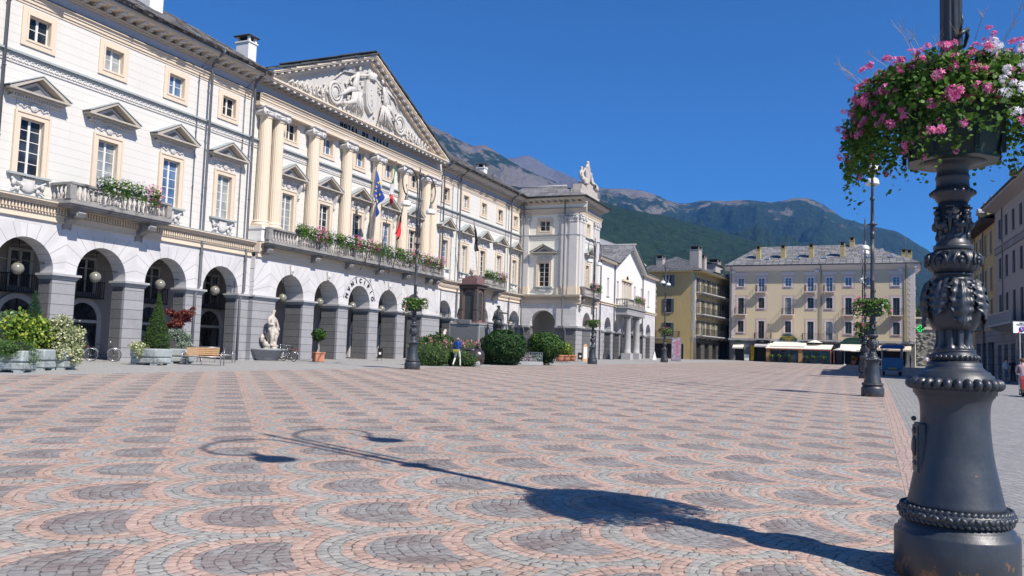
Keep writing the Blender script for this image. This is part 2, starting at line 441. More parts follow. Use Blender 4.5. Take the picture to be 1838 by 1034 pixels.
# foliage: variation per leaf
def mat_leaf(name, stops, rough=.55, trans=.25, spec=.25):
    m = bpy.data.materials.new(name); m.use_nodes = True; X.nt = m.node_tree; nt = m.node_tree
    b = nt.nodes['Principled BSDF']; b.inputs['Roughness'].default_value = rough; b.inputs['Specular IOR Level'].default_value = spec
    cc = ramp(island(), stops); L(cc, b.inputs['Base Color'])
    t = nt.nodes.new('ShaderNodeBsdfTranslucent'); L(cc, t.inputs[0])
    mx = nt.nodes.new('ShaderNodeMixShader'); mx.inputs[0].default_value = trans
    nt.links.new(b.outputs[0], mx.inputs[1]); nt.links.new(t.outputs[0], mx.inputs[2])
    nt.links.new(mx.outputs[0], nt.nodes['Material Output'].inputs[0]); return m
M['lf_ger'] = mat_leaf('geranium_leaf', [(0,(.035,.085,.014)), (.5,(.075,.17,.025)), (1,(.17,.29,.05))], trans=.35)
M['fl_pink'] = mat_leaf('pink_petal', [(0,(.60,.07,.24)), (.5,(.78,.16,.38)), (1,(.85,.38,.56))], trans=.3)
M['fl_white'] = mat_leaf('white_petal', [(0,(.78,.72,.78)), (1,(.85,.84,.85))], trans=.3)
M['fl_rose'] = mat_leaf('rose_petal', [(0,(.62,.16,.24)), (1,(.85,.45,.50))], trans=.2)
M['grass_t'] = mat_leaf('dry_grass_stalk', [(0,(.34,.27,.17)), (1,(.48,.38,.26))], trans=.2)
M['lf_bush'] = mat_leaf('glossy_laurel_leaf', [(0,(.006,.022,.006)), (.6,(.014,.045,.010)), (1,(.04,.09,.02))], .55, .08, .2)
M['lf_bush2'] = mat_leaf('laurel_leaf_with_yellow', [(0,(.012,.035,.008)), (.7,(.03,.08,.014)), (.93,(.07,.15,.02)), (1,(.16,.20,.03))], .55, .08, .2)
M['lf_jun'] = mat_leaf('juniper_sprig', [(0,(.04,.085,.02)), (.6,(.08,.16,.035)), (1,(.16,.26,.06))])
M['lf_con'] = mat_leaf('dwarf_conifer_needles', [(0,(.025,.06,.012)), (.6,(.05,.11,.018)), (1,(.10,.17,.03))])
M['lf_condk'] = mat_leaf('dark_conifer_needles', [(0,(.012,.045,.025)), (1,(.04,.10,.045))])
M['lf_map'] = mat_leaf('red_maple_leaf', [(0,(.07,.014,.016)), (.6,(.17,.04,.035)), (1,(.28,.10,.06))])
M['lf_yel'] = mat_leaf('yellow_green_leaf', [(0,(.05,.11,.015)), (.5,(.14,.24,.03)), (1,(.42,.46,.07))])
M['lf_var'] = mat_leaf('variegated_leaf', [(0,(.12,.18,.06)), (.5,(.36,.40,.22)), (1,(.66,.64,.42))])
M['lf_silver'] = mat_leaf('grey_green_leaf', [(0,(.10,.15,.11)), (.6,(.22,.29,.21)), (1,(.42,.46,.36))])
M['lf_pale'] = mat_leaf('pale_green_leaf', [(0,(.10,.16,.09)), (1,(.28,.38,.26))])
M['lf_tree'] = mat_leaf('broad_tree_leaf', [(0,(.02,.05,.012)), (1,(.08,.14,.03))])
# cloths
def cloth(n, c): return plain(n, c, .85, .06, 6)
M['awn'] = plain('cream_awning_cloth', (.72,.69,.62), .85, .06, 2)
M['fl_eu'] = plain('blue_flag_cloth', (.03,.07,.30), .7, .08)
M['fl_star'] = plain('yellow_flag_star', (.75,.55,.03), .7, .02)
M['fl_green'] = plain('green_flag_cloth', (.01,.22,.08), .7, .05)
M['fl_wh'] = plain('white_flag_cloth', (.72,.70,.70), .7, .03)
M['fl_red'] = plain('red_flag_cloth', (.52,.02,.03), .7, .05)
M['fl_blk'] = plain('black_flag_cloth', (.012,.012,.016), .7, .05)

# ---- paving
def mat_fans():
    m, b = newmat('fan_pattern_setts', .8, (.3,.3,.3), .3); p, x, y, z = geopos()
    # local frame of the fans: a across the columns of fans, b down the columns
    dx = x - 5.043; dy = y - 4.271
    wob = noise(p, 1.3, 2); wob2 = noise(p, 1.1, 2)
    w3 = noise(comb(x+31.0, y, 0), 4.5, 2); w4 = noise(comb(x, y+57.0, 0), 4.5, 2); w5 = noise(comb(x+9.0, y, 0), .5, 2)
    a0 = dx*.7373 + dy*.6756 + (wob-.5)*.13 + (w3-.5)*.055 + (w5-.5)*.16; b0 = dx*.6587 - dy*.7524 + (wob2-.5)*.13 + (w4-.5)*.055
    colid = (a0/1.457 + .5).floor()
    a = a0 - colid*1.457; bb = b0 + colid*.033 - .11
    Rr = 1.245
    k = (bb/Rr + .5).floor()
    b1 = bb - k*Rr                     # centre k: b1 in [-.62,.62]
    d1n = (a*a + (b1-Rr)*(b1-Rr)).sqrt()   # centre of next fan
    d0 = (a*a + b1*b1).sqrt(); dm = (a*a + (b1+Rr)*(b1+Rr)).sqrt()
    usen = d1n.lt(1.07)
    use0 = d0.lt(1.07)
    d = sel(usen, d1n, sel(use0, d0, dm)); bc = sel(usen, b1-Rr, sel(use0, b1, b1+Rr))
    kk = k + sel(usen, 1.0, sel(use0, 0.0, -1.0))
    ang = atan2(a, bc*(-1.0))
    jit = (noise(p, 11, 2)-.5)*.045
    core = d.lt(.47); pink1 = d.lt(.66); grey = d.lt(.86)
    rw = .098
    qa = ((a*a*(-1.0) + .60).max(.001)).sqrt()
    dcore = bc + qa + 1.0
    dd = sel(core, dcore, d)
    rr = (dd + jit + .014)/rw; ring = rr.floor(); fr = rr.frac()
    cnt = (ring+1.0)*rw                 # radius of the ring
    seg = sel(core, a/.105, ang*cnt/.105) + (ring*.5).frac() + white(w=ring+kk*7.3)*.3 + (noise(p, 7, 2)-.5)*.7
    sid = seg.floor(); fs = seg.frac()
    joint_r = fr.lt(.13); joint_s = fs.lt(.15)
    joint = joint_r.max(joint_s)
    h = white(comb(ring + kk*31.7, sid, colid*5.3)); h2 = white(comb(sid, ring*1.7 + kk*11.3, colid*3.1))
    # colours of the stones: purple-grey core, pink ring, grey-green ring, pink ring
    corec = ramp(h, [(0,(.19,.155,.15)), (.5,(.245,.205,.20)), (1,(.30,.275,.26))])
    coreg = ramp(h2, [(0,(.25,.245,.245)), (1,(.34,.335,.325))])
    patch = ramp(noise(p, 2.3, 2), [(.45,(0,0,0)), (.55,(1,1,1))])
    corec = mixc(patch, corec, coreg)
    stain = ramp(noise(p, .33, 6, .68), [(.35,(0,0,0)), (.75,(1,1,1))])
    pinkc = ramp(h, [(0,(.45,.30,.235)), (.5,(.55,.37,.295)), (.85,(.60,.425,.345)), (1,(.44,.37,.32))])
    greyc = ramp(h, [(0,(.31,.31,.285)), (.6,(.40,.395,.37)), (1,(.46,.44,.40))])
    cc = mixc(grey, pinkc, greyc); cc = mixc(pink1, cc, pinkc); cc = mixc(core, cc, corec)
    cc = mixc(noise(p, 30, 4, .7)*.4, cc, (.35,.32,.30)); cc = mixc(ramp(noise(p, 60, 5, .7), [(.40,(1,1,1)), (.60,(0,0,0))]), cc, mixc(1.0, cc, (.86,.85,.84), 'MULTIPLY')); 
    dist = (x*x + y*y).sqrt()
    jm = ramp(dist/60.0, [(0,(.95,)*3), (.35,(.5,)*3), (1,(.25,)*3)])
    jn = ramp(noise(p, 10, 4), [(.40,(.10,)*3), (.60,(1,1,1))])
    jj = X(N('ShaderNodeRGBToBW').outputs[0])
    X.nt.links.new(jn, jj.v.node.inputs[0])
    moss = ramp(noise(p, .8, 5, .7) + X(ramp((y+1.2)/3.0, [(0,(.12,)*3), (1,(0,0,0))])), [(.60,(0,0,0)), (.68,(1,1,1))])
    jc = mixc(moss, (.055,.05,.05), (.07,.085,.02))
    f = N('ShaderNodeRGBToBW'); L(jm, f.inputs[0])
    cc = mixc(joint*jj*X(f.outputs[0]), cc, jc)
    # litter
    sp = N('ShaderNodeTexVoronoi'); sp.inputs['Scale'].default_value = 2.2; L(p, sp.inputs['Vector'])
    lit = X(sp.outputs['Distance']).lt(.012); cc = mixc(lit, cc, (.75,.74,.72))
    cc = mixc(stain, cc, mixc(1.0, cc, (.80,.79,.77), 'MULTIPLY'))
    gum = N('ShaderNodeTexVoronoi'); gum.inputs['Scale'].default_value = 1.3; L(p, gum.inputs['Vector'])
    cc = mixc(X(gum.outputs['Distance']).lt(.022), cc, (.13,.12,.12))
    L(cc, b.inputs['Base Color'])
    hgt = (fr-.58).abs()*(-.5) + (fs-.56).abs()*(-.4) - joint*jj*1.0 + h*.5 + noise(p, 26, 3)*.35
    bump(b, hgt, .85, .022); return m
def mat_setts(name, c=(.30,.30,.31), sx=.16, sy=.11, rot=0.0, var=.2, jd=.3, arcs=False, line=.1):
    m, b = newmat(name, .8, c, .3); p, x, y, z = geopos()
    cs, sn = math.cos(rot), math.sin(rot)
    u = x*cs + y*sn + (noise(p, 1.5, 2)-.5)*.12; v = y*cs - x*sn + (noise(p, 1.2, 2)-.5)*.14
    if arcs:
        cx = (u/1.4).floor(); ul = u - (cx+.5)*1.4; v = v + ul*ul*.45
    row = (v/sy).floor(); q = u/sx + (row*.5).frac() + white(w=row)*.3
    joint = (v/sy).frac().lt(line*1.2).max(q.frac().lt(line)); h = white(comb(q.floor(), row, 0))
    cc = mixc(h, tuple(k*(1-var) for k in c), tuple(k*(1+var) for k in c))
    cc = mixc(noise(p, .4, 5, .6)*.6, cc, tuple(k*.85 for k in c))
    dist = (x*x + y*y).sqrt(); f = ramp(dist/60.0, [(0,(1,)*3), (.4,(.55,)*3), (1,(.3,)*3)])
    g = N('ShaderNodeRGBToBW'); L(f, g.inputs[0])
    jn = noise(p, 11, 3).gt(.42)
    cc = mixc(joint*jn*X(g.outputs[0])*.9, cc, tuple(k*jd for k in c)); L(cc, b.inputs['Base Color'])
    bump(b, h*.5 - joint*1.0 + noise(p, 20, 3)*.4, .7, .02); return m
M['fans'] = mat_fans()
M['road'] = mat_setts('grey_sett_road', (.27,.265,.265), .17, .12, .35, .18, .3)
M['strip'] = mat_setts('paved_walk_by_buildings', (.335,.33,.32), .22, .13, 0, .12, .55, line=.07)
M['border'] = mat_setts('pink_border_setts', (.40,.30,.255), .2, .105, 0, .14, .35)
M['borderg'] = mat_setts('grey_border_slabs', (.27,.265,.25), .7, .16, 0, .1, .35, line=.06)
# ------------------------------------------------------------------ ground
def sheet(name, poly, mat, dz, kind='structure', sub=1):
    mb = MB(); v = [(x, y, zg(x, y)+dz) for x, y in poly]; mb.add(v, [tuple(range(len(v)))]); o = mb.build(name, mat); tag(o, kind=kind); return o
def yl(x): return 26.4 - .09*(x-18.7)
sheet('pavement', [(-120,-90),(420,-90),(420,120),(-120,120)], M['strip'], 0)
sheet('road', [(-60,-60),(230,-60),(230,-1.42),(-60,-1.42)], M['road'], .006)
sheet('plaza', [(-20,-.36),(124,-.36),(124,yl(124)),(18,yl(18)),(-20,31)], M['fans'], .008)
sheet('plaza_border', [(8.8,-.72),(124,-.72),(124,-.364),(8.8,-.364)], M['border'], .007)
sheet('gutter_slabs', [(-20,-1.416),(124,-1.416),(124,-.724),(-20,-.724)], M['borderg'], .007)
sheet('kerb_slabs', [(-20,-.72),(8.8,-.72),(8.8,-.364),(-20,-.364)], M['borderg'], .007)

# ------------------------------------------------------------------ window prototypes
def make_window(kind, gl='glass', opened=False):
    """origin at the middle of the sill line in the wall plane, facing -y. kind 'L','LC' tall with pediment, 'U' small"""
    if kind == 'U':
        W, H, F = 1.12, 1.15, .33
        mb = MB()
        for (a,b,c,d,t) in ((-W/2-F,-W/2,-F,H+F,.07),(W/2,W/2+F,-F,H+F,.07),(-W/2,W/2,H,H+F,.07),(-W/2,W/2,-F,0,.07)): mb.box(a,b,-t,.02,c,d,0)
        for (a,b,c,d) in ((-W/2-.1,-W/2,-.1,H+.1),(W/2,W/2+.1,-.1,H+.1),(-W/2,W/2,H,H+.1),(-W/2,W/2,-.1,0)): mb.box(a,b,-.10,-.072,c,d,0)
    else:
        W, H, F = 1.2, 2.62, .30
        mb = MB()
        for (a,b,c,d) in ((-W/2-F,-W/2,0,H+F),(W/2,W/2+F,0,H+F),(-W/2,W/2,H,H+F)): mb.box(a,b,-.09,.02,c,d,0)
        for (a,b,c,d) in ((-W/2-F,-W/2-F+.09,0,H+F),(W/2+F-.09,W/2+F,0,H+F),(-W/2-F+.09,W/2+F-.09,H+F-.09,H+F)): mb.box(a,b,-.13,-.092,c,d,0)
        mb.box(-1.06,1.06,-.22,.02,-.10,-.002,2)                       # sill
        z = H+F+.002
        mb.box(-.84,.84,-.06,.02,z,z+.50,1)                            # frieze with shell and scrolls
        mb.ball((0,-.08,z+.26),(.17,.08,.2),10,6,1); mb.torus((0,-.1,z+.26),.17,.035,'y',14,6,1)
        for s in (-1,1):
            mb.tube([(s*(.22+.09*k),-.09,z+.22+.08*math.sin(k*1.5)) for k in range(6)],.035,6,1)
            mb.ball((s*.45,-.08,z+.3),(.07,.05,.06),8,5,1); mb.ball((s*.7,-.08,z+.24),(.06,.05,.06),8,5,1)
        if kind == 'LC':
            for s in (-1,1):
                mb.prism([(-.02,z-.55),(-.16,z-.45),(-.14,z-.1),(-.34,z+.3),(-.36,z+.5),(-.02,z+.5)], s*1.06-.09, s*1.06+.09, 'x', 1)
        z += .50
        for k in range(18): mb.box(-1.18+k*.1323,-1.10+k*.1323,-.25,-.08,z+.05,z+.17,1)      # dentils
        mb.box(-1.26,1.26,-.2,.02,z,z+.05,1); mb.box(-1.22,1.22,-.079,.02,z+.052,z+.168,3)
        mb.box(-1.40,1.40,-.42,.02,z+.17,z+.25,4); mb.box(-1.55,1.55,-.55,.02,z+.252,z+.34,4)
        zt = z+.342
        mb.prism([(-1.30,zt),(1.30,zt),(0,zt+.80)],-.10,.02,'y',3)
        mb.prism([(-.95,zt+.06),(.95,zt+.06),(0,zt+.62)],-.15,-.102,'y',1)
        mb.prism([(-.62,zt+.09),(.62,zt+.09),(0,zt+.46)],-.17,-.152,'y',3)
        for s in (-1,1):
            mb.prism([(s*1.55,zt),(s*1.25,zt),(0,zt+.73),(0,zt+.86)] if s<0 else [(1.25,zt),(1.55,zt),(0,zt+.86),(0,zt+.73)],-.54,.02,'y',4)
            mb.prism([(s*1.60,zt+.03),(0,zt+.865),(0,zt+.90),(s*1.62,zt+.07)],-.58,.02,'y',2)
    sur = mb.build('window', [M['cream'], M['orn'], M['lead'], M['tymp'], M['pedg']])
    # casement: frame, meeting stile, glazing bars
    c = MB(); d = .17; t = .055
    c.box(-W/2,-W/2+t,d,d+.06,0,H); c.box(W/2-t,W/2,d,d+.06,0,H); c.box(-W/2+t,W/2-t,d,d+.06,H-t,H); c.box(-W/2+t,W/2-t,d,d+.06,0,t+.03)
    c.box(-.055,.055,d-.02,d+.06,t+.03,H-t)
    zs = [H*.5] if kind == 'U' else [H*.22, H*.42, H*.61, H*.80]
    for z in zs: c.box(-W/2+t,-.055,d+.008,d+.05,z-.016,z+.016); c.box(.055,W/2-t,d+.008,d+.05,z-.016,z+.016)
    if opened:  # one leaf folded inwards
        c.box(-W/2+.02,-W/2+.07,d+.06,d+.6,0.02,H-.02)
    c.build('casement', M['white'], sur)
    p = MB(); p.box(-W/2+.01,W/2-.01,d+.025,d+.04,.01,H-.01); p.build('pane', M['dark'] if opened else M[gl], sur)  # when opened, a dark sheet stands in for the unlit room
    if kind != 'U' and gl == 'glass':   # drawn curtain edge
        cu = MB(); n = 14
        pts = [(W/2-.06-.26*k/n, d+.022-.004*(k%2), 0) for k in range(n+1)]
    return sur
LZ, UZ = 7.50, 13.80   # sill heights
WIN = {(k, g): make_window(k, g, g == 'open') for k in ('U','L','LC') for g in ('glass','glassc','glassb','open')}
random.seed(3)

# ------------------------------------------------------------------ the town hall
X0, XA, XB, XE = 17.6, 41.05, 65.45, 84.7
hall = thing('town_hall', (52.75, 36, zg(52.75,36)), 'long white neoclassical town hall with arcade, pediment and long balcony, left of the square', 'town hall')
H0 = hall.location
def hb(mb, name, mats, parent=None): return wbuild(mb, name, mats, hall, parent)
def hw(kind, gl, x, y, z):
    return inst(WIN[(kind, gl)], hall, (x-H0.x, y-H0.y, z-H0.z))
lw = [38.6-4.2*k for k in range(5)]; cw = [52.75+4.07*k for k in (-2,-1,0,1,2)]; rw = [66.9+4.05*k for k in range(4)]
lwx = [21.8,26.0,30.2,34.43,38.6]; cwx = [44.55,48.65,52.75,56.9,61.0]; rwx = [66.9,70.95,75.0,79.0,83.1]
ra = [66.9+4.05*k for k in range(5)]
# walls
mb = MB()
ZB, ZS, ZT = -1.6, 3.08, 5.5
arcade(mb, X0, XA-.002, ZB, ZT, [(c,1.47,3.15) for c in lw], 35.75, 36.65, 0, 1, ZS)
hb(mb, 'arcade_wall', [M['arc_l'], M['granp']])
mb = MB(); arcade(mb, XA, XB, ZB, ZT, [(c,1.42,3.25) for c in cw], 35.4, 36.85, 0, 1, ZS); hb(mb, 'arcade_wall', [M['arc_c'], M['granp']])
mb = MB(); arcade(mb, XB+.002, XE+.3, ZB, ZT, [(c,1.42,3.15) for c in ra], 35.75, 36.65, 0, 1, ZS); hb(mb, 'arcade_wall', [M['arc_r'], M['granp']])
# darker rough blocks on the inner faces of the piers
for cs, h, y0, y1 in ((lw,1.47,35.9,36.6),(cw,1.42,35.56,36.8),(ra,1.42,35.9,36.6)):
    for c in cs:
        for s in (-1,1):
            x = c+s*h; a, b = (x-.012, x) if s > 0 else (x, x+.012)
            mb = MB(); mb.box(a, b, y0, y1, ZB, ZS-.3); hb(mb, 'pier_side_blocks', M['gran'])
# impost mouldings
def impost(mb, a, b, y0, y1, z=2.82):
    mb = MB(); mb.box(a-.05, b+.05, y0-.06, y1+.05, z, z+.07); mb.box(a-.10, b+.10, y0-.12, y1+.08, z+.072, z+.16); mb.box(a-.17, b+.17, y0-.2, y1+.1, z+.162, z+.27); hb(mb, 'impost_moulding', M['cap'])
mb = MB()
e = [X0] + sum([[c-1.47,c+1.47] for c in sorted(lw)], []) + [XA-.25]
for i in range(0, len(e), 2): impost(mb, e[i], e[i+1], 35.75, 36.65)
e = [XA+.1] + sum([[c-1.42,c+1.42] for c in cw], []) + [XB-.1]
for i in range(0, len(e), 2): impost(mb, e[i], e[i+1], 35.4, 36.85)
e = [XB+.25] + sum([[c-1.42,c+1.42] for c in ra], [])+[XE-.2]
for i in range(0, len(e), 2):
    if e[i+1] > e[i]+.1: impost(mb, e[i], e[i+1], 35.75, 36.65)
# keystone heads over the central arches
for c in cw:
    if abs(c-52.75) < .1: continue
    mb = MB(); mb.ball((c,35.33,4.98),(.16,.14,.22),10,8); mb.prism([(c-.12,4.72),(c+.12,4.72),(c+.2,5.3),(c-.2,5.3)],35.28,35.4,'y'); mb.ball((c,35.2,4.95),(.05,.05,.06),6,5)
    hb(mb, 'keystone_mask', M['orn'])
# upper walls
yW = 36.0
for (a, b, xs) in ((X0, XA-.002, lwx), (XA, XB, cwx), (XB+.002, XE+.4, rwx)):
    holes = [(x-.6, x+.6, LZ, LZ+2.62) for x in xs if x+.6 < b] + [(x-.56, x+.56, UZ, UZ+1.15) for x in xs if x+.6 < b]
    mb = MB(); wall(mb, a, b, 6.40, 17.0, holes, yW, .30, 0, 1); hb(mb, 'upper_wall', [M['wall'], M['creaml']])
kinds = ['glass','glassc','glassb','glass','glassc']
for i, x in enumerate(lwx): hw('L', ['glass','glass','glassc','glassb','glassc'][i], x, yW, LZ)
for i, x in enumerate(lwx): hw('U', ['glass','glass','glassc','glassb','open'][i], x, yW, UZ)
for i, x in enumerate(cwx): hw('LC', ['glassc','glass','glass','glassb','glass'][i], x, yW, LZ); hw('U', ['open','glassb','glassb','glassb','glass'][i], x, yW, UZ)
for i, x in enumerate(rwx): hw('L', ['glassb','glassc','glass','glassc','glassc'][i], x, yW, LZ); hw('U', ['glass','glassc','glassc','glass','glassc'][i], x, yW, UZ)
# mouldings
def run(prof, a, b, y, mb, mat=None):
    """prof = [(zlo, zhi, proud)]"""
    for (z0, z1, p) in prof: mb.box(a, b, y-p, y+.02, z0, z1, mat)
LOWC = [(5.50,5.56,.12),(5.562,5.78,.08),(5.782,5.86,.14),(6.17,6.26,.30),(6.262,6.34,.42),(6.342,6.42,.50)]
def lowcornice(mb, a, b, y):
    run(LOWC, a, b, y, mb, 0); mb.box(a, b, y-.10, y+.02, 5.862, 6.168, 1)
    n = int((b-a)/.16)
    for k in range(n): x = a+.03+k*(b-a)/n; mb.box(x, x+.075, y-.24, y-.102, 5.88, 6.15, 0)
    mb.box(a, b, y-.52, y+.3, 6.422, 6.45, 2)
mb = MB(); lowcornice(mb, X0, XA-.01, 35.75)
lowcornice(mb, XA, 41.6, 35.4); lowcornice(mb, XB-.6, XB, 35.4)
lowcornice(mb, XB+.01, XE, 35.75)
run([(5.50,5.86,.1),(5.862,6.19,.14)], 41.6, XB-.6, 35.4, mb, 3)
mb.box(XA-.08, XA-.01, 35.0, 35.7, 5.78, 6.40, 0)
hb(mb, 'first_floor_cornice', [M['cream'], M['ornd'], M['lead'], M['cream']])
# parapet dado between the cornice and the sills, with carved trophies
for x in lwx + rwx[1:]:
    mb = MB(); c = (x, 35.93, 6.98)
    mb.ball(c, (.42,.07,.30), 10, 6); mb.box(x-.3,x+.3,35.88,35.98,7.12,7.3)
    for k in range(5): mb.ball((x-.28+.14*k,35.9,7.34),(.05,.05,.07),6,4)
    for s in (-1,1):
        mb.tube([(x+s*.3,35.9,6.9),(x+s*.62,35.9,7.12),(x+s*.86,35.9,7.24)],[.06,.04,.06],6); mb.tube([(x+s*.3,35.9,6.95),(x+s*.85,35.9,6.68)],.03,6)
        mb.ball((x+s*.72,35.9,7.05),(.12,.05,.14),7,5); mb.ball((x+s*.5,35.9,6.78),(.1,.05,.1),7,5)
    hb(mb, 'carved_trophy', M['orn'])
# string course and wave band
def stringc(mb, a, b, y): run([(12.90,12.96,.08),(12.962,13.06,.18)], a, b, y, mb, 0); run([(12.50,12.545,.05)], a, b, y, mb, 1)
mb = MB(); stringc(mb, X0, XA, yW); stringc(mb, XA+.002, XB, yW); stringc(mb, XB+.002, XE, yW); hb(mb, 'string_course', [M['lead'], M['orn']])
mb = MB(); x = X0
while x < XE-.3:
    mb.torus((x, 35.985, 12.72), .085, .032, 'y', 8, 5); mb.tube([(x+.07,35.985,12.66),(x+.17,35.985,12.62),(x+.24,35.985,12.70)], .028, 5); x += .315
hb(mb, 'wave_ornament_band', M['orn'])
# top entablature of the wings
TOPC = [(15.40,15.52,.04),(15.522,15.68,.09),(15.682,15.84,.14),(15.842,15.90,.24)]
def topcornice(mb, a, b, y, ends=False):
    run(TOPC, a, b, y, mb, 0); mb.box(a, b, y-.03, y+.02, 15.902, 16.42, 1); mb.box(a, b, y-.26, y+.02, 15.902, 15.93, 3)
    mb.box(a, b, y-.10, y+.02, 16.422, 16.50, 0); mb.box(a, b, y-.24, y+.02, 16.502, 16.60, 0)
    mb.box(a, b, y-.95, y+.02, 16.80, 16.88, 0); mb.box(a, b, y-1.02, y+.02, 16.882, 17.00, 0)
    n = max(1, int((b-a)/.66))
    for k in range(n):
        x = a + (k+.5)*(b-a)/n; mb.box(x-.12, x+.12, y-.86, y-.20, 16.68, 16.799, 2); mb.box(x-.12, x+.12, y-.5, y-.24, 16.602, 16.678, 2)
for a, b in ((X0,XA-.6),(XB+.6,XE+.3)): mb = MB(); topcornice(mb, a, b, yW); hb(mb, 'main_cornice', [M['cream'], M['fascia'], M['orn'], M['gutter']])
def gutter(mb, a, b, y, z=17.04): mb.prism([(y-.14,z+.06),(y-.12,z-.04),(y-.05,z-.09),(y+.05,z-.09),(y+.12,z-.04),(y+.14,z+.06)], a, b, 'x')
for a, b in ((X0,XA-.4),(XB+.4,XE-.9)): mb = MB(); gutter(mb, a, b, 34.88, 17.08); hb(mb, 'gutter', M['gutter'])
# wing roofs: slabs sloping back
def roof_plane(name, pts, th, mat, root, parent=None):
    """pts: eave a, eave b, ridge b, ridge a in world coordinates; object's x follows the eave, y goes up the slope"""
    a, b, c, d = [Vector(p) for p in pts]
    ex = (b-a).normalized(); ey = (d-a); ey = (ey - ex*ey.dot(ex)).normalized(); ez = ex.cross(ey)
    Q = Matrix((ex, ey, ez))
    loc = [Q @ (p-a) for p in (a,b,c,d)]
    mb = MB(); n = len(loc); v = [(p.x,p.y,0) for p in loc] + [(p.x,p.y,-th) for p in loc]
    mb.add(v, [(0,1,2,3),(7,6,5,4),(0,4,5,1),(1,5,6,2),(2,6,7,3),(3,7,4,0)])
    o = mb.build(name, mat, parent or root)
    mw = Matrix(((ex.x,ey.x,ez.x,a.x),(ex.y,ey.y,ez.y,a.y),(ex.z,ey.z,ez.z,a.z),(0,0,0,1)))
    o.matrix_basis = Matrix.Translation(-root.location) @ mw if root.rotation_euler.z == 0 else mw
    return o
roof_plane('roof', [(X0,34.72,17.10),(XA-.2,34.72,17.10),(XA-.2,44,22.25),(X0,44,22.25)], .1, M['roof'], hall)
roof_plane('roof', [(XB+.2,34.72,17.10),(XE+6,34.72,17.10),(XE+6,44,22.25),(XB+.2,44,22.25)], .1, M['roof'], hall)
# loose edge slabs so that the eave is not a ruler line
random.seed(5)
for a, b in ((X0,XA-.3),(XB+.3,XE-.6)):
    mb = MB(); x = a
    while x < b:
        w_ = random.uniform(.45,.95); 
        for r_ in range(9):
            yy = 34.66+r_*.95+random.uniform(-.1,.1); z = 17.13+(yy-34.72)*.555
            T = Matrix.Translation((x+random.uniform(-.1,.1),yy,z)) @ Matrix.Rotation(R(29)+random.uniform(-.03,.03),4,'X') @ Matrix.Rotation(random.uniform(-.2,.2),4,'Z')
            q = MB(T); q.box(0,w_*.97,0,1.15,0,.05+random.random()*.04); mb.add(q.v, q.f)
        x += w_
    hb(mb, 'roof_slabs', M['roof'])
# chimneys
def chimney(root, x, y, zb, zt, w_, d_, mats=('wallplain','slab')):
    mb = MB(); h = zt-zb
    mb.box(x-w_/2,x+w_/2,y-d_/2,y+d_/2,zb,zt-.55,0,.02); mb.box(x-w_/2-.06,x+w_/2+.06,y-d_/2-.06,y+d_/2+.06,zt-.55,zt-.45,0)
    for sx in (-1,1):
        for sy in (-1,1): mb.box(x+sx*(w_/2-.09)-.08,x+sx*(w_/2-.09)+.08,y+sy*(d_/2-.09)-.08,y+sy*(d_/2-.09)+.08,zt-.45,zt-.12,0)
    mb.box(x-w_/2+.2,x+w_/2-.2,y-d_/2+.2,y+d_/2-.2,zt-.45,zt-.12,2)
    mb.box(x-w_/2-.16,x+w_/2+.16,y-d_/2-.16,y+d_/2+.16,zt-.12,zt-.04,1,.03); mb.box(x-w_/2,x+w_/2,y-d_/2,y+d_/2,zt-.038,zt+.03,1,.03)
    return wbuild(mb, 'chimney', [M[mats[0]], M[mats[1]], M['dark']], root)
chimney(hall, 35.4, 39.6, 19, 22.4, 1.0, 1.3); chimney(hall, 43.4, 39.2, 18.6, 20.95, .8, 1.1); chimney(hall, 80.5, 39.0, 19, 20.4, .8, .9)
# ---- centre: columns
cx_ = [41.65, 42.85, 46.7, 50.72, 54.78, 58.82, 62.65, 63.85]
colm = MB(); nf = 20; rr = .43; zb, zt = 7.42, 14.55
colm.box(-.6,.6,-.6,.6,zb-.02,zb+.10,0)
colm.lathe([(.58,.10),(.60,.16),(.58,.22),(.50,.25),(.50,.29),(.54,.33),(.53,.38),(.47,.42)], (0,0,zb), 24, 0)
prof = [(rr*(1-.12*(k/8)**1.6), zb+.42+(zt-zb-.55)*k/8) for k in range(9)]
colm.lathe(prof, (0,0,0), nf*4, 0, True, rmod=lambda a, z: 1-.075*max(0, math.cos(a*nf))**.6, cap=False)
colm.lathe([(.40,0),(.44,.05),(.40,.10)], (0,0,zt-.13), 24, 0)
colo = colm.build('column', M['creaml'])
cp = MB(); z0 = zt-.03
cp.lathe([(.40,0),(.52,.10),(.54,.20),(.46,.26)], (0,0,z0), 24)
cp.box(-.5,.5,-.42,.42,z0+.22,z0+.42)
for s in (-1,1):
    for k in (-1,1):
        cp.lathe([(.10,-.07),(.26,-.05),(.26,.05),(.10,.07)], (s*.50, k*.40, z0+.26), 14, ax=(0,1,0)); cp.ball((s*.50,k*.48,z0+.26),.08,8,6)
    cp.lathe([(.22,-.36),(.17,-.18),(.15,0),(.17,.18),(.22,.36)], (s*.50,0,z0+.26), 12, ax=(0,1,0))
for k in range(5): cp.ball((-.24+.12*k,-.46,z0+.30),(.05,.06,.08),7,5)
cp.box(-.64,.64,-.56,.56,z0+.52,z0+.62); cp.box(-.58,.58,-.5,.5,z0+.45,z0+.518); cp.ball((0,-.5,z0+.55),(.1,.08,.1),8,5)
cp.build('capital', M['orn'], colo)
for x in cx_: inst(colo, hall, (x-H0.x, 35.66-H0.y, -H0.z))
drop(colo)
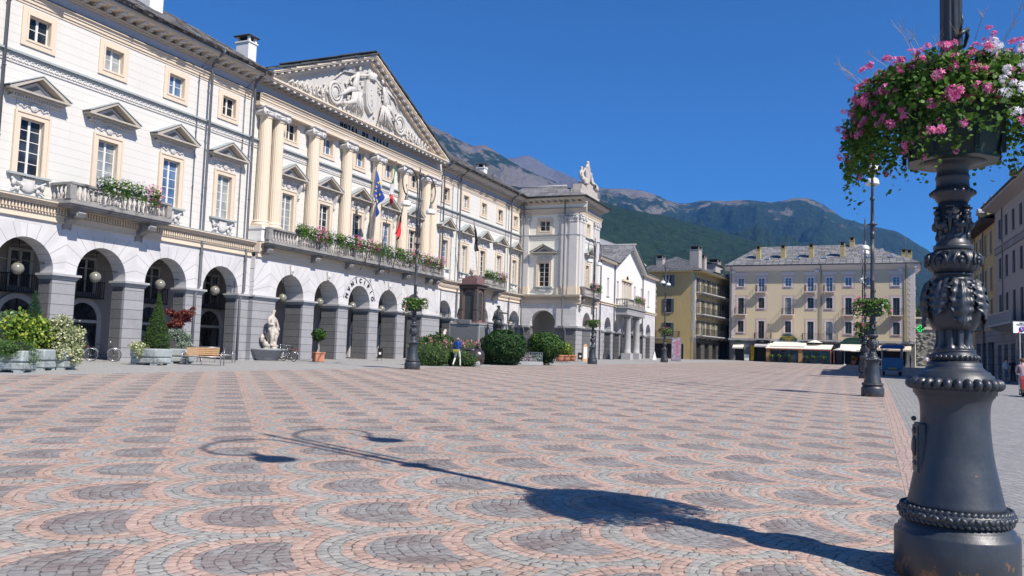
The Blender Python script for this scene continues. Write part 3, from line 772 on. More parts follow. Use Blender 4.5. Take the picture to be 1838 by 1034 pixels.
for a, b in ((40.98,43.5),(46.05,47.35),(50.07,51.37),(54.13,55.43),(58.17,59.47),(62.0,65.5)):
    mb = MB(); mb.box(a, b, 34.95, 35.98, 6.46, 6.66); mb.box(a+.05, b-.05, 35.0, 35.98, 6.662, 7.24); mb.box(a, b, 34.93, 35.98, 7.242, 7.40); hb(mb, 'column_pedestal', M['wallplain'])
# entablature of the centre and pediment
yE = 35.5; XAu, XBu = 40.8, 64.75
def topc(mb, a, b, y):
    run(TOPC, a, b, y, mb, 0); mb.box(a, b, y+.35, y+.9, 15.902, 16.64, 1); mb.box(a, b, y-.26, y+.34, 15.902, 15.93, 3)
    mb.box(a, b, y-.02, y+.9, 15.15, 15.398, 0)
mb = MB(); topc(mb, XAu, XBu, yE)
mb.box(XAu, XBu, yE+.15, yE+.9, 16.642, 16.70, 0); mb.box(XAu-.5, XBu+.5, yE-.52, yE+.9, 16.80, 16.88, 0); mb.box(XAu-.55, XBu+.55, yE-.58, yE+.9, 16.882, 17.0, 0)
for k in range(37):
    x = XAu+.1 + k*(XBu-XAu-.2)/36; mb.box(x-.12,x+.12,yE-.48,yE+.2,16.66,16.799,2)
hb(mb, 'entablature', [M['cream'], M['fascia'], M['orn'], M['gutter']])
XC = 52.9; ZA = 22.5; xl_, xr_ = XAu-.6, XBu+.6
sl_ = (ZA-17.05)/(XC-xl_); sr_ = (ZA-17.05)/(xr_-XC)
M['relief'] = mat_flat('grey_relief_stone', (.50,.48,.45), .12, .45)
mb = MB()
mb.prism([(XAu+.2,17.0),(XBu-.2,17.0),(XC,ZA-.55)], yE+.1, yE+.5, 'y', 0)
hb(mb, 'pediment_field', M['relief'])
mb = MB()
def rake(t0, t1, y0, y1, mat, inset=0):
    # parallel band under the roof line between vertical offsets t0 (upper) and t1 (lower)
    mb.prism([(xl_+inset,17.03+inset*sl_-t1 if inset else 17.03),(xl_+inset,17.03+inset*sl_-t0),(XC,ZA-t0),(XC,ZA-t1)] if inset else [(xl_+t1/sl_,17.03),(xl_+t0/sl_+.001,17.03),(XC,ZA-t0),(XC,ZA-t1)], y0, y1, 'y', mat)
    mb.prism([(XC,ZA-t1),(XC,ZA-t0),(xr_-t0/sr_-.001,17.03),(xr_-t1/sr_,17.03)], y0, y1, 'y', mat)
rake(.0,.14,yE-.60,yE+.6,0); rake(.142,.24,yE-.54,yE+.6,0); rake(.40,.62,yE-.2,yE+.6,0)
for s in (-1,1):
    Ls = (XC-xl_) if s < 0 else (xr_-XC); sp = sl_ if s < 0 else sr_
    n = 18
    for k in range(n):
        t = (k+.6)/n*Ls*.97; x = XC+s*t; z = ZA-.24-t*sp
        mb.prism([(x-.13,z-.16+.13*sp*s),(x+.13,z-.16-.13*sp*s),(x+.13,z-.13*sp*s),(x-.13,z+.13*sp*s)], yE-.48, yE-.2, 'y', 2)
hb(mb, 'raking_cornice', [M['creaml'], M['fascia'], M['orn']])
mb = MB(); random.seed(9)   # rough slabs of the gable roof
for s in (-1,1):
    Ls = (XC-xl_) if s < 0 else (xr_-XC); sp = sl_ if s < 0 else sr_; an = math.atan(sp)
    t = 0
    while t < Ls+.15:
        for r_ in range(8):
            y = yE-.70 + r_*1.15 + random.uniform(-.05,.03); x = XC+s*t; z = ZA-t*sp+.05
            T = Matrix.Translation((x,y,z)) @ Matrix.Rotation(s*an+random.uniform(-.02,.02)-s*.05,4,'Y')
            q = MB(T); q.box(-.35,.42,0,1.2,0,random.uniform(.07,.13)); mb.add(q.v, q.f)
        t += .55
hb(mb, 'gable_roof', M['slab'])
mb = MB(); mb.prism([(xl_+.1,17.0),(xr_-.1,17.0),(XC,ZA-.1)], yE+.6, 44, 'y'); hb(mb, 'gable_roof_body', M['slab'])
# relief in the pediment: shield with crown, two reclining winged figures, scrolls
SK = []
def skin_mesh(name, joints, bones, mats, parent, sub=2, loc=(0,0,0), regions=None, extra=None, rot=0, scale=1.0):
    """one continuous skinned body. joints {name:(pos,radius)}, bones [(a,b,mat)], first joint is the root"""
    keys = list(joints); idx = {k: i for i, k in enumerate(keys)}
    me = bpy.data.meshes.new(name); me.from_pydata([joints[k][0] for k in keys], [(idx[b[0]], idx[b[1]]) for b in bones], [])
    o = bpy.data.objects.new(name, me); col.objects.link(o)
    md = o.modifiers.new('skin', 'SKIN'); md.use_smooth_shade = True; md.branch_smoothing = .35
    sv = me.skin_vertices[0].data
    for k in keys:
        r_ = joints[k][1]; r_ = (r_, r_) if not isinstance(r_, tuple) else r_
        sv[idx[k]].radius = r_; sv[idx[k]].use_root = (k == keys[0])
    if sub: ms = o.modifiers.new('sub', 'SUBSURF'); ms.levels = sub; ms.render_levels = sub
    dg = bpy.context.evaluated_depsgraph_get(); me2 = bpy.data.meshes.new_from_object(o.evaluated_get(dg))
    bpy.data.objects.remove(o); me2.name = name
    o = bpy.data.objects.new(name, me2); col.objects.link(o)
    me2.materials.clear()
    for m in mats: me2.materials.append(m)
    if len(mats) > 1:
        segs = [(Vector(joints[a][0]), Vector(joints[b][0]), m, (joints[a][1] if not isinstance(joints[a][1], tuple) else joints[a][1][0])) for a, b, m in bones]
        for p in me2.polygons:
            c = p.center; best = (1e9, 0)
            for a, b, m, r_ in segs:
                d = b-a; t = max(0, min(1, (c-a).dot(d)/max(d.length_squared, 1e-9))); q = (c-a-d*t).length - r_*.5
                if q < best[0]: best = (q, m)
            p.material_index = best[1]
    for p in me2.polygons: p.use_smooth = True
    if parent: o.parent = parent
    o.location = loc; o.rotation_euler = (0,0,rot); o.scale = (scale,)*3
    return o
M['relief'] = mat_flat('grey_relief_stone', (.52,.50,.47), .12, .45)
mb = MB()
sx = 53.0
mb.prism([(sx-1.0,20.6),(sx-1.05,19.4),(sx-.8,18.3),(sx,17.75),(sx+.8,18.3),(sx+1.05,19.4),(sx+1.0,20.6),(sx,20.9)], yE-.42, yE+.12, 'y')
mb.prism([(sx-.8,20.4),(sx-.85,19.4),(sx-.65,18.5),(sx,18.05),(sx+.65,18.5),(sx+.85,19.4),(sx+.8,20.4),(sx,20.65)], yE-.5, yE-.42, 'y')
mb.tube([(sx,yE-.55,18.4),(sx+.1,yE-.55,19.0),(sx-.05,yE-.55,19.8)],.06,6)
for k in range(9): mb.ball((sx+.18*math.sin(k*2.2),yE-.54,18.6+k*.16),(.11,.05,.07),6,4)
mb.lathe([(.55,0),(.62,.12),(.60,.3),(.72,.62)],(sx,yE-.3,20.75),16)
for k in range(7): a = PI+PI*k/6; mb.ball((sx+.68*math.cos(a),yE-.3+.5*math.sin(a)*.8,21.42),.1,7,5)
mb.v = [(sx+(a-sx)*.74, b, 19.0+(c-19.0)*.86) for a, b, c in mb.v]
random.seed(12)
for s in (-1,1):
    # reclining body, arm to the crown, wing, drapery
    q = lambda x, z, y=0: (sx+s*(x-.45), yE-.28+y, z-.15)
    mb.tube([q(2.2,20.75),q(2.35,20.3),q(2.6,19.7),q(2.5,19.2)],[.15,.25,.30,.30],10)
    mb.ball(q(2.05,21.12),(.17,.16,.21),10,8)
    mb.tube([q(2.05,20.6),q(1.5,20.75),q(1.0,20.95),q(.75,21.0)],[.12,.1,.08,.08],8)
    mb.tube([q(2.5,20.4),q(3.1,20.1),q(3.3,19.6)],[.12,.09,.07],8)
    mb.tube([q(2.5,19.3,-.1),q(3.3,19.15,-.15),q(3.9,18.7,-.1),q(4.5,18.3)],[.25,.2,.14,.08],10)
    mb.tube([q(2.4,19.1,-.2),q(2.7,18.4,-.3),q(3.4,18.1,-.15),q(4.0,17.9)],[.25,.21,.14,.08],10)
    for k in range(7): mb.tube([q(2.6,20.6,.1),q(2.9+.18*k,21.3-.16*k,.15),q(3.0+.35*k,21.1-.3*k,.2)],[.1,.1,.03],6)
    for k in range(10): t = k/9; mb.tube([q(2.0+.9*t,19.2,-.2),q(1.7+1.5*t+random.uniform(-.1,.1),18.4,-.22),q(1.5+2.2*t,17.6+.1*random.random(),-.1)],[.08,.08,.04],6)
    mb.torus(q(4.9,18.4),.75,.12,'y',20,8); mb.torus(q(4.9,18.4),.5,.08,'y',16,6); mb.ball(q(4.9,18.4,.1),(.4,.12,.4),10,6)
    for k in range(120):
        x = random.uniform(1.2,9.2); z = 17.25+random.random()*max(.15,(3.9-x*.41)); mb.ball(q(x,z,.2),(random.uniform(.06,.2),.12,random.uniform(.05,.17)),7,5)
    for k in range(8): x = 5.9+k*.5; mb.tube([q(x,17.4,.1),q(x+.3,17.7+.18*(8-k)*.5,.05),q(x+.7,17.5,.1)],[.08,.1,.05],6)
mb.v = [(a, yE+.1+(b-(yE+.1))*.55, c) for a, b, c in mb.v]; hb(mb, 'pediment_relief', M['relief'])
# lettering
def text_mesh(s, size, ext, mat, name='lettering'):
    cu = bpy.data.curves.new(name, 'FONT'); cu.body = s; cu.size = size; cu.extrude = ext; cu.align_x = 'CENTER'; cu.align_y = 'CENTER'; cu.resolution_u = 3
    o = bpy.data.objects.new(name, cu); col.objects.link(o)
    dg = bpy.context.evaluated_depsgraph_get(); me = bpy.data.meshes.new_from_object(o.evaluated_get(dg)); bpy.data.objects.remove(o)
    me.materials.clear(); me.materials.append(mat); me.name = name
    return me
def letters(pairs, size, ext, mat, root, name='letter', xs=1.0, bold=0):
    """pairs (char, world pos, tilt) on a wall facing -y"""
    cache = {}
    for ch, p, t in pairs:
        if ch not in cache: cache[ch] = text_mesh(ch, size, ext, mat, name)
        o = bpy.data.objects.new(name, cache[ch]); col.objects.link(o); o.parent = root
        o.location = Vector(p) - root.location; o.rotation_euler = (R(90), t, 0); o.scale = (xs, 1, 1)
pr = []; s = 'HOTEL DE VILLE'
for i, ch in enumerate(s):
    if ch != ' ': pr.append((ch, (50.0+i*.485, yE+.30, 16.33), 0))
letters(pr, .46, .045, M['letter'], hall, 'frieze_letter', 1.0)
pr = []
for i, ch in enumerate('MVNICIPIO'):
    a = R(-72+144*i/8); pr.append((ch, (52.75+1.78*math.sin(a), 35.36, 3.25+1.78*math.cos(a)), a))
letters(pr, .46, .025, M['letter'], hall, 'arch_letter')
mb = MB()
mb.tube([(52.75+2.12*math.sin(R(a)),35.38,3.25+2.12*math.cos(R(a))) for a in range(-80,81,8)],.03,5); hb(mb,'arch_letter_border',M['cap'])
# ---- balconies
bal = MB(); bal.box(-.075,.075,-.075,.075,0,.05); bal.box(-.075,.075,-.075,.075,.63,.68)
bal.lathe([(.05,.05),(.07,.09),(.085,.2),(.075,.28),(.04,.42),(.035,.5),(.06,.54),(.05,.6),(.065,.63)],(0,0,0),10)
BAL = bal.build('baluster', M['balus'])
def console(mb, x, y0, y1, z, w_=.42, mat=0):
    """scroll bracket from the wall plane y1 out to y0, top at z"""
    d = y1-y0
    mb.prism([(y1,z),(y0+.05,z),(y0,z-.14),(y0+.1*d,z-.34),(y0+.5*d,z-.46),(y1-.3*d,z-.6),(y1-.12*d,z-1.0),(y1,z-1.15)], x-w_/2, x+w_/2, 'x', mat)
    for s in (-1,1): mb.torus((x+s*w_/2, y0+.22, z-.2), .13, .045, 'x', 12, 6, mat); mb.torus((x+s*w_/2, y1-.15, z-.8), .12, .04, 'x', 10, 6, mat)
    mb.box(x-w_/2-.05,x+w_/2+.05,y0-.02,y1,z+.002,z+.07,mat); mb.box(x-w_/2-.06,x+w_/2+.06,y1-.18,y1,z-1.3,z-1.152,mat)
def balcony(root, a, b, y0, y1, zs, cons, piers, name='balcony', zw=None):
    mb = MB()
    mb.box(a,b,y0,y1,zs-.12,zs,0,.02); mb.box(a+.07,b-.07,y0+.08,y1,zs-.20,zs-.122,0); mb.box(a+.14,b-.14,y0+.16,y1,zs-.26,zs-.202,0)
    for c in cons: console(mb, c, y0+.25, y1, zs-.335)
    mb.box(a+.1,b-.1,y0+.08,y0+.32,zs,zs+.12); mb.box(a+.1,a+.34,y0+.32,y1,zs,zs+.12); mb.box(b-.34,b-.1,y0+.32,y1,zs,zs+.12)
    zt_ = zs+.80
    mb.box(a+.06,b-.06,y0+.04,y0+.36,zt_,zt_+.12,0,.015); mb.box(a+.06,a+.38,y0+.36,y1,zt_,zt_+.12); mb.box(b-.38,b-.06,y0+.36,y1,zt_,zt_+.12)
    for p in piers: mb.box(p-.17,p+.17,y0+.07,y0+.33,zs+.12,zt_,0)
    o = wbuild(mb, name, M['balc'], root)
    ps = sorted(piers); n_tot = 0
    for i in range(len(ps)-1):
        L_ = ps[i+1]-ps[i]-.34; n = max(1, round(L_/.29))
        for k in range(n):
            x = ps[i]+.17+L_*(k+.5)/n; inst(BAL, o, (x-root.location.x, y0+.2-root.location.y, zs+.12-root.location.z))
    for xx in (a+.22, b-.22):
        n = max(1, round((y1-y0-.36)/.29))
        for k in range(n): inst(BAL, o, (xx-root.location.x, y0+.36+(y1-y0-.36)*(k+.5)/n-root.location.y, zs+.12-root.location.z))
    return o
balcony(hall, 41.2, 64.5, 34.50, 35.98, 6.46, [41.75,46.7,50.72,54.78,58.82,62.65,63.9][:6]+[63.95], [41.4,46.7,50.72,54.78,58.82,64.3])
balcony(hall, 27.1, 33.35, 34.45, 35.98, 6.46, [28.0,32.3], [27.28,33.15])
balcony(hall, 71.9, 78.2, 34.55, 35.98, 6.46, [72.8,77.2], [72.1,78.0])
# ---- drainpipes
def pipe(root, x, y, z0, z1, r=.07, lower=None, mat='pipe'):
    mb = MB(); pts = [(x,y-.85,z1+.25),(x,y-.85,z1+.1),(x,y-.4,z1-.15),(x,y,z1-.55),(x,y,z0)]
    if z1 < 16: pts = [(x,y,z1),(x,y,z0)]
    if lower: pts = pts[:-1] + [(x,y,3.3),(x-.25,y+lower,2.75),(x-.25,y+lower,z0)]
    mb.tube(pts, r, 10)
    for z in (5.2,9.0,12.2,15.2):
        if z < z1: mb.torus((x,y,z), r+.015, .02, 'z', 10, 5)
    return wbuild(mb, 'drainpipe', M[mat], root)
pipe(hall, 24.35, 35.85, 5.5, 16.9); pipe(hall, 36.75, 35.62, zg(37,35)+0, 16.9, .075, .05); pipe(hall, 36.05, 35.9, 3.1, 16.4, .022)
pipe(hall, 40.45, 35.62, zg(40,35), 16.9, .075, .05); pipe(hall, 39.9, 35.9, 3.1, 16.4, .022)
pipe(hall, 65.85, 35.62, 3.1, 16.9, .07); pipe(hall, 69.1, 35.6, zg(69,35), 16.9, .075, .05); pipe(hall, 81.2, 35.6, zg(81,35), 16.9, .075, .05); pipe(hall, 68.1, 35.9, 3.1, 16.4, .022)
pipe(hall, 80.5, 35.9, 3.1, 16.4, .022)
# ---- passage behind the arcade
yI = 39.3
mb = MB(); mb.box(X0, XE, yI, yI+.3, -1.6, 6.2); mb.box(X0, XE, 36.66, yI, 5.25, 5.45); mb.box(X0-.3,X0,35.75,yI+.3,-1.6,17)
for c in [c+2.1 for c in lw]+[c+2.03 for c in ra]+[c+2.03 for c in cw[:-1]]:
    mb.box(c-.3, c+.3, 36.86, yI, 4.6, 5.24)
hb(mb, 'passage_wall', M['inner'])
def arch_door(x, kind):
    z0 = zg(x, yI)-.05; h = 2.15; r_ = .92
    def ringpoly(r0, r1, n=12):
        o_ = [(x+r1*math.cos(PI*k/n), z0+h+r1*math.sin(PI*k/n)) for k in range(n+1)] ; i_ = [(x+r0*math.cos(PI*k/n), z0+h+r0*math.sin(PI*k/n)) for k in range(n,-1,-1)]
        return o_, i_
    mb = MB(); n = 12
    for k in range(n):
        a0, a1 = PI*k/n, PI*(k+1)/n
        mb.prism([(x+r_*math.cos(a0),z0+h+r_*math.sin(a0)),(x+(r_+.28)*math.cos(a0),z0+h+(r_+.28)*math.sin(a0)),(x+(r_+.28)*math.cos(a1),z0+h+(r_+.28)*math.sin(a1)),(x+r_*math.cos(a1),z0+h+r_*math.sin(a1))], yI-.1, yI+.02, 'y')
    mb.box(x-r_-.28,x-r_,yI-.1,yI,z0,z0+h); mb.box(x+r_,x+r_+.28,yI-.1,yI,z0,z0+h); mb.box(x-r_,x+r_,yI-.08,yI,z0+h-.16,z0+h)
    o = hb(mb, 'door', M['cap'])
    p = MB(); p.prism([(x+r_*math.cos(PI*k/n),z0+h+r_*math.sin(PI*k/n)) for k in range(n+1)], yI-.03, yI-.005, 'y'); p.box(x-r_,x+r_,yI-.03,yI-.005,z0,z0+h-.162); hb(p, 'pane', M['glass'], o)
    f = MB(); f.box(x-.05,x+.05,yI-.07,yI-.032,z0,z0+h-.17); f.box(x-r_,x-r_+.09,yI-.07,yI-.032,z0,z0+h-.17); f.box(x+r_-.09,x+r_,yI-.07,yI-.032,z0,z0+h-.17); f.box(x-r_+.09,x-.05,yI-.07,yI-.032,z0+h-.3,z0+h-.17); f.box(x+.05,x+r_-.09,yI-.07,yI-.032,z0+h-.3,z0+h-.17)
    for k in range(3): a = PI*(k+1)/4; f.tube([(x,yI-.05,z0+h),(x+r_*math.cos(a),yI-.05,z0+h+r_*math.sin(a))],.025,5)
    hb(f, 'door_leaf_frame', M['dark'], o)
    # mezzanine window and railing
    m2 = MB(); m2.box(x-.6,x+.6,yI-.04,yI,2.55,4.35); w2 = hb(m2, 'mezzanine_window', M['glass'])
    f = MB()
    for s in (-1,1): f.box(x+s*.6-.08,x+s*.6+.08,yI-.09,yI-.042,2.5,4.45)
    f.box(x-.06,x+.06,yI-.09,yI-.042,2.55,4.35); f.box(x-.52,x+.52,yI-.09,yI-.042,4.3,4.45); hb(f, 'frame', M['cap'], w2)
    g = MB(); g.box(x-.95,x+.95,yI-.5,yI,2.2,2.28)
    for k in range(15): xx = x-.92+k*1.84/14; g.box(xx-.012,xx+.012,yI-.49,yI-.465,2.28,3.1)
    for s in (-1,1):
        for k in range(4): yy = yI-.44+k*.12; g.box(x+s*.93-.012,x+s*.93+.012,yy-.012,yy+.012,2.28,3.1)
    g.box(x-.95,x+.95,yI-.51,yI-.45,3.1,3.15); g.box(x-.95,x-.91,yI-.45,yI,3.1,3.15); g.box(x+.91,x+.95,yI-.45,yI,3.1,3.15); hb(g, 'railing', M['iron'], w2)
for x in (28.3, 32.1, 36.6, 41.5, 45.6, 50.0, 54.2, 58.4, 62.6, 68, 72.2, 76.4, 80.6): arch_door(x, 0)
for c in lw + ra: mb = MB(); mb.tube([(c-1.47,36.3,3.55),(c+1.47,36.3,3.55)],.02,5); hb(mb, 'tie_rod', M['iron'])
# ------------------------------------------------------------------ other houses: shared pieces
def swin(w_, h, style, gl):
    """simple window, origin mid sill in the wall plane facing -y"""
    mb = MB(); F = .24
    ms = {'pinkish': ['paleband','pinkline'], 'plain': ['cap','cap'], 'white': ['wallplain','cap'], 'grey': ['greyfr','greyfr'], 'shut': ['cap','cap']}[style]
    if style == 'pinkish':
        F = .42
        for (a,b,c,d) in ((-w_/2-F,-w_/2,-F,h+F),(w_/2,w_/2+F,-F,h+F),(-w_/2,w_/2,h,h+F),(-w_/2,w_/2,-F,0)): mb.box(a,b,-.015,.02,c,d,0)
        for q in (F-.02, F-.17):
            for (a,b,c,d) in ((-w_/2-q-.02,-w_/2-q+.02,-q,h+q),(w_/2+q-.02,w_/2+q+.02,-q,h+q),(-w_/2-q,w_/2+q,h+q-.02,h+q+.02),(-w_/2-q,w_/2+q,-q-.02,-q+.02)): mb.box(a,b,-.022-.002*q,-.016,c,d,1)
        mb.box(-w_/2-.12,w_/2+.12,-.12,.02,-.09,-.001,0)
    else:
        F = .13 if style != 'white' else .12
        for (a,b,c,d) in ((-w_/2-F,-w_/2,0,h+F),(w_/2,w_/2+F,0,h+F),(-w_/2,w_/2,h,h+F)): mb.box(a,b,-.03,.02,c,d,0)
        mb.box(-w_/2-.15,w_/2+.15,-.12,.02,-.09,-.001,1)
    o = mb.build('window', [M[m] for m in ms])
    c = MB(); t = .05; d = .1
    c.box(-w_/2,-w_/2+t,d,d+.05,0,h); c.box(w_/2-t,w_/2,d,d+.05,0,h); c.box(-w_/2+t,w_/2-t,d,d+.05,h-t,h); c.box(-w_/2+t,w_/2-t,d,d+.05,0,t); c.box(-.035,.035,d-.01,d+.05,t,h-t)
    for z in ([h*.35,h*.68] if h < 2 else [h*.3,h*.55,h*.78]): c.box(-w_/2+t,-.035,d+.005,d+.04,z-.014,z+.014); c.box(.035,w_/2-t,d+.005,d+.04,z-.014,z+.014)
    c.build('casement', M['white'] if (style == 'white' or gl == 'glassb') else M['brownfr'], o)
    p = MB(); p.box(-w_/2,w_/2,d+.02,d+.03,0,h); p.build('pane', M[gl], o)
    if style == 'shut':
        for s in (-1,1):
            q = MB(); q.box(s*(w_/2+.02),s*(w_/2+.02+w_/2),-.06,-.031,0,h)
            for k in range(int(h/.12)): q.box(s*(w_/2+.06),s*(w_/2+w_/2-.02),-.075,-.061,.05+k*.12,.11+k*.12)
            q.build('shutter', M['shut'], o)
    return o
M['paleband'] = mat_flat('pale_painted_surround', (.66,.59,.56), .05, .2); M['pinkline'] = plain('pink_painted_line', (.42,.22,.19), .85)
M['brownfr'] = plain('brown_window_frame', (.10,.075,.06), .6); M['greyfr'] = plain('grey_window_frame', (.26,.25,.26), .7)
M['shut'] = plain('grey_green_shutter', (.12,.135,.14), .7, .1)
M['shutdk'] = plain('dark_closed_shutter', (.03,.035,.035), .7, .1)
M['ochre'] = mat_flat('ochre_plaster', (.45,.345,.165), .12, .5); M['farpl'] = mat_flat('pale_ochre_plaster', (.64,.535,.365), .04, .12)
M['ochrel'] = mat_flat('light_ochre_plaster', (.44,.35,.18), .08, .3)
M['gypl'] = mat_flat('grey_beige_plaster', (.36,.33,.31), .05, .2); M['gyband'] = mat_blocks('grey_stone_band', (.25,.245,.25), .6)
M['yelpl'] = mat_flat('yellow_street_plaster', (.48,.37,.17), .08, .3)
M['shopdk'] = mat_blocks('dark_shop_front_stone', (.07,.068,.065), .42, line=.03)
M['shopst'] = mat_blocks('grey_shop_front_stone', (.20,.205,.215), .42, line=.03)
WC = {}
def putwin(root, x, y, z, w_, h, style='plain', gl='glass', rot=0):
    k = (w_, h, style, gl)
    if k not in WC: WC[k] = swin(*k)
    return inst(WC[k], root, (x, y, z), (0, 0, rot))
def railing(root, x0, x1, y0, z, h=.95, name='balcony', slab='cap', T=None, n=None, back=0, brackets=True):
    """iron balcony: slab from y0 (front) to back, balustrade of thin bars"""
    mb = MB(T); mb.box(x0-.05,x1+.05,y0-.05,back,z-.13,z,1)
    if brackets:
        for x in (x0+.12, x1-.12): mb.prism([(y0+.1,z-.13),(back,z-.13),(back,z-.5)], x-.06, x+.06, 'x', 1)
    mb.box(x0,x1,y0-.02,y0+.02,z+h-.04,z+h,0); mb.box(x0,x1,y0-.01,y0+.015,z+.08,z+.11,0)
    for xx in (x0,x1): mb.box(xx-.02,xx+.02,y0,back,z+h-.04,z+h,0)
    n = n or max(4, int((x1-x0)/.13))
    for k in range(n+1): x = x0+(x1-x0)*k/n; mb.box(x-.01,x+.01,y0-.01,y0+.01,z,z+h-.04,0)
    m = max(2, int(abs(back-y0)/.13))
    for k in range(m):
        yy = y0+(back-y0)*(k+.5)/m
        for x in (x0,x1): mb.box(x-.01,x+.01,yy-.01,yy+.01,z,z+h-.04,0)
    return mb.build(name, [M['iron'], M[slab]], root)
def lroof(root, pts, th, mat, name='roof'):
    a, b, c, d = [Vector(p) for p in pts]
    ex = (b-a).normalized(); ey = (d-a) if (d-a).length > .1 else (c-a); ey = (ey - ex*ey.dot(ex)).normalized(); ez = ex.cross(ey); Q = Matrix((ex, ey, ez))
    loc = [Q @ (p-a) for p in (a,b,c,d)]
    tri = (c-d).length < .01
    mb = MB(); v = [(p.x,p.y,0) for p in loc] + [(p.x,p.y,-th) for p in loc]
    if tri: v = v[:3]+v[4:7]; mb.add(v, [(0,1,2),(5,4,3),(0,3,4,1),(1,4,5,2),(2,5,3,0)])
    else: mb.add(v, [(0,1,2,3),(7,6,5,4),(0,4,5,1),(1,5,6,2),(2,6,7,3),(3,7,4,0)])
    o = mb.build(name, mat, root); o.matrix_basis = Matrix(((ex.x,ey.x,ez.x,a.x),(ex.y,ey.y,ez.y,a.y),(ex.z,ey.z,ez.z,a.z),(0,0,0,1)))
    return o
def lchimney(root, x, y, zb, zt, w_, d_, mat, holes=True):
    mb = MB(); mb.box(x-w_/2,x+w_/2,y-d_/2,y+d_/2,zb,zt-.6,0,.02)
    mb.box(x-w_/2-.05,x+w_/2+.05,y-d_/2-.05,y+d_/2+.05,zt-.62,zt-.55,0)
    for sx in (-1,1):
        for sy in (-1,1): mb.box(x+sx*(w_/2-.07)-.07,x+sx*(w_/2-.07)+.07,y+sy*(d_/2-.07)-.07,y+sy*(d_/2-.07)+.07,zt-.55,zt-.1,0)
    mb.box(x-w_/2+.15,x+w_/2-.15,y-d_/2+.15,y+d_/2-.15,zt-.55,zt-.1,1); mb.box(x-w_/2-.12,x+w_/2+.12,y-d_/2-.12,y+d_/2+.12,zt-.1,zt,2,.02)
    return mb.build('chimney', [M[mat], M['dark'], M['slab']], root)
def room_back(root, x0, x1, y0, y1, z0, z1):   # body of the house behind its faces
    mb = MB(); mb.box(x0,x1,y0,y1,z0,z1); return mb.build('body_wall', M['dark'], root)

# ------------------------------------------------------------------ corner pavilion
pav = thing('pavilion', (88, 32, zg(88,32)), 'square white corner pavilion with pilasters, projecting from the far end of the town hall', 'pavilion')
PL = Vector(pav.location)
def pb(mb, name, mats, parent=None): return wbuild(mb, name, mats, pav, parent)
TS = Matrix.Translation((84.7, 36.0, 0)) @ Matrix.Rotation(R(-90), 4, 'Z')      # side facing -x; local x = 36 - Y
px1, yF = 91.9, 29.2
# side
mb = MB(TS); arcade(mb, -.2, 6.79, ZB, ZT, [(2.95,1.45,3.3)], 0, .9, 0, 1, ZS); pb(mb, 'arcade_wall', [M['arc_s'], M['gran']])
mb = MB(TS)
mb.box(-.1,1.5,-.2,.9,2.82,2.9); mb.box(-.1,1.45,-.28,.9,2.902,3.09); pb(mb, 'impost_moulding', M['cap']); mb = MB(TS); mb.box(4.4,7.0,-.2,.9,2.82,2.9); mb.box(4.45,7.08,-.28,.9,2.902,3.09); pb(mb, 'impost_moulding', M['cap'])
mb = MB(TS); wall(mb, -.1, 6.8, 6.4, 17.0, [(2.95-.62,2.95+.62,7.35,9.95),(2.95-.6,2.95+.6,13.5,14.6)], 0, .3, 0, 1); pb(mb, 'upper_wall', [M['wall2'], M['creaml']])
# front
mb = MB(); arcade(mb, 84.715, px1, ZB, ZT, [(88.3,1.42,3.3)], 29.2, 30.1, 0, 1, ZS); pb(mb, 'arcade_wall', [M['arc_r'], M['granp']])
for a, b in ((84.5,86.9),(89.7,92.1)): mb = MB(); mb.box(a+.01,b,28.99,30.08,2.825,2.905); mb.box(a-.07,b+.08,28.91,30.07,2.907,3.094); pb(mb, 'impost_moulding', M['cap'])
fx = 87.95
mb = MB(); wall(mb, 84.7, px1, 6.4, 17.0, [(fx-.6,fx+.6,7.35,9.95),(fx-.56,fx+.56,13.5,14.6)], 29.2, .3, 0, 1); mb.box(px1-.3,px1,29.2,36,-1.6,17.0,0); mb.box(84.72,px1,36,36.3,-1.6,17,0); pb(mb, 'upper_wall', [M['wall'], M['creaml']])
def pavwin(kind, gl, T, lx, z): 
    p = T @ Vector((lx, 0, z)) if T else Vector((lx, yF, z)); return inst(WIN[(kind, gl)], pav, tuple(p - PL), (0,0,R(-90) if T else 0))
pavwin('L', 'open', TS, 2.95, 7.33); pavwin('U', 'glass', TS, 2.95, 13.45); pavwin('L', 'glassc', None, fx, 7.33); pavwin('U', 'glassc', None, fx, 13.45)
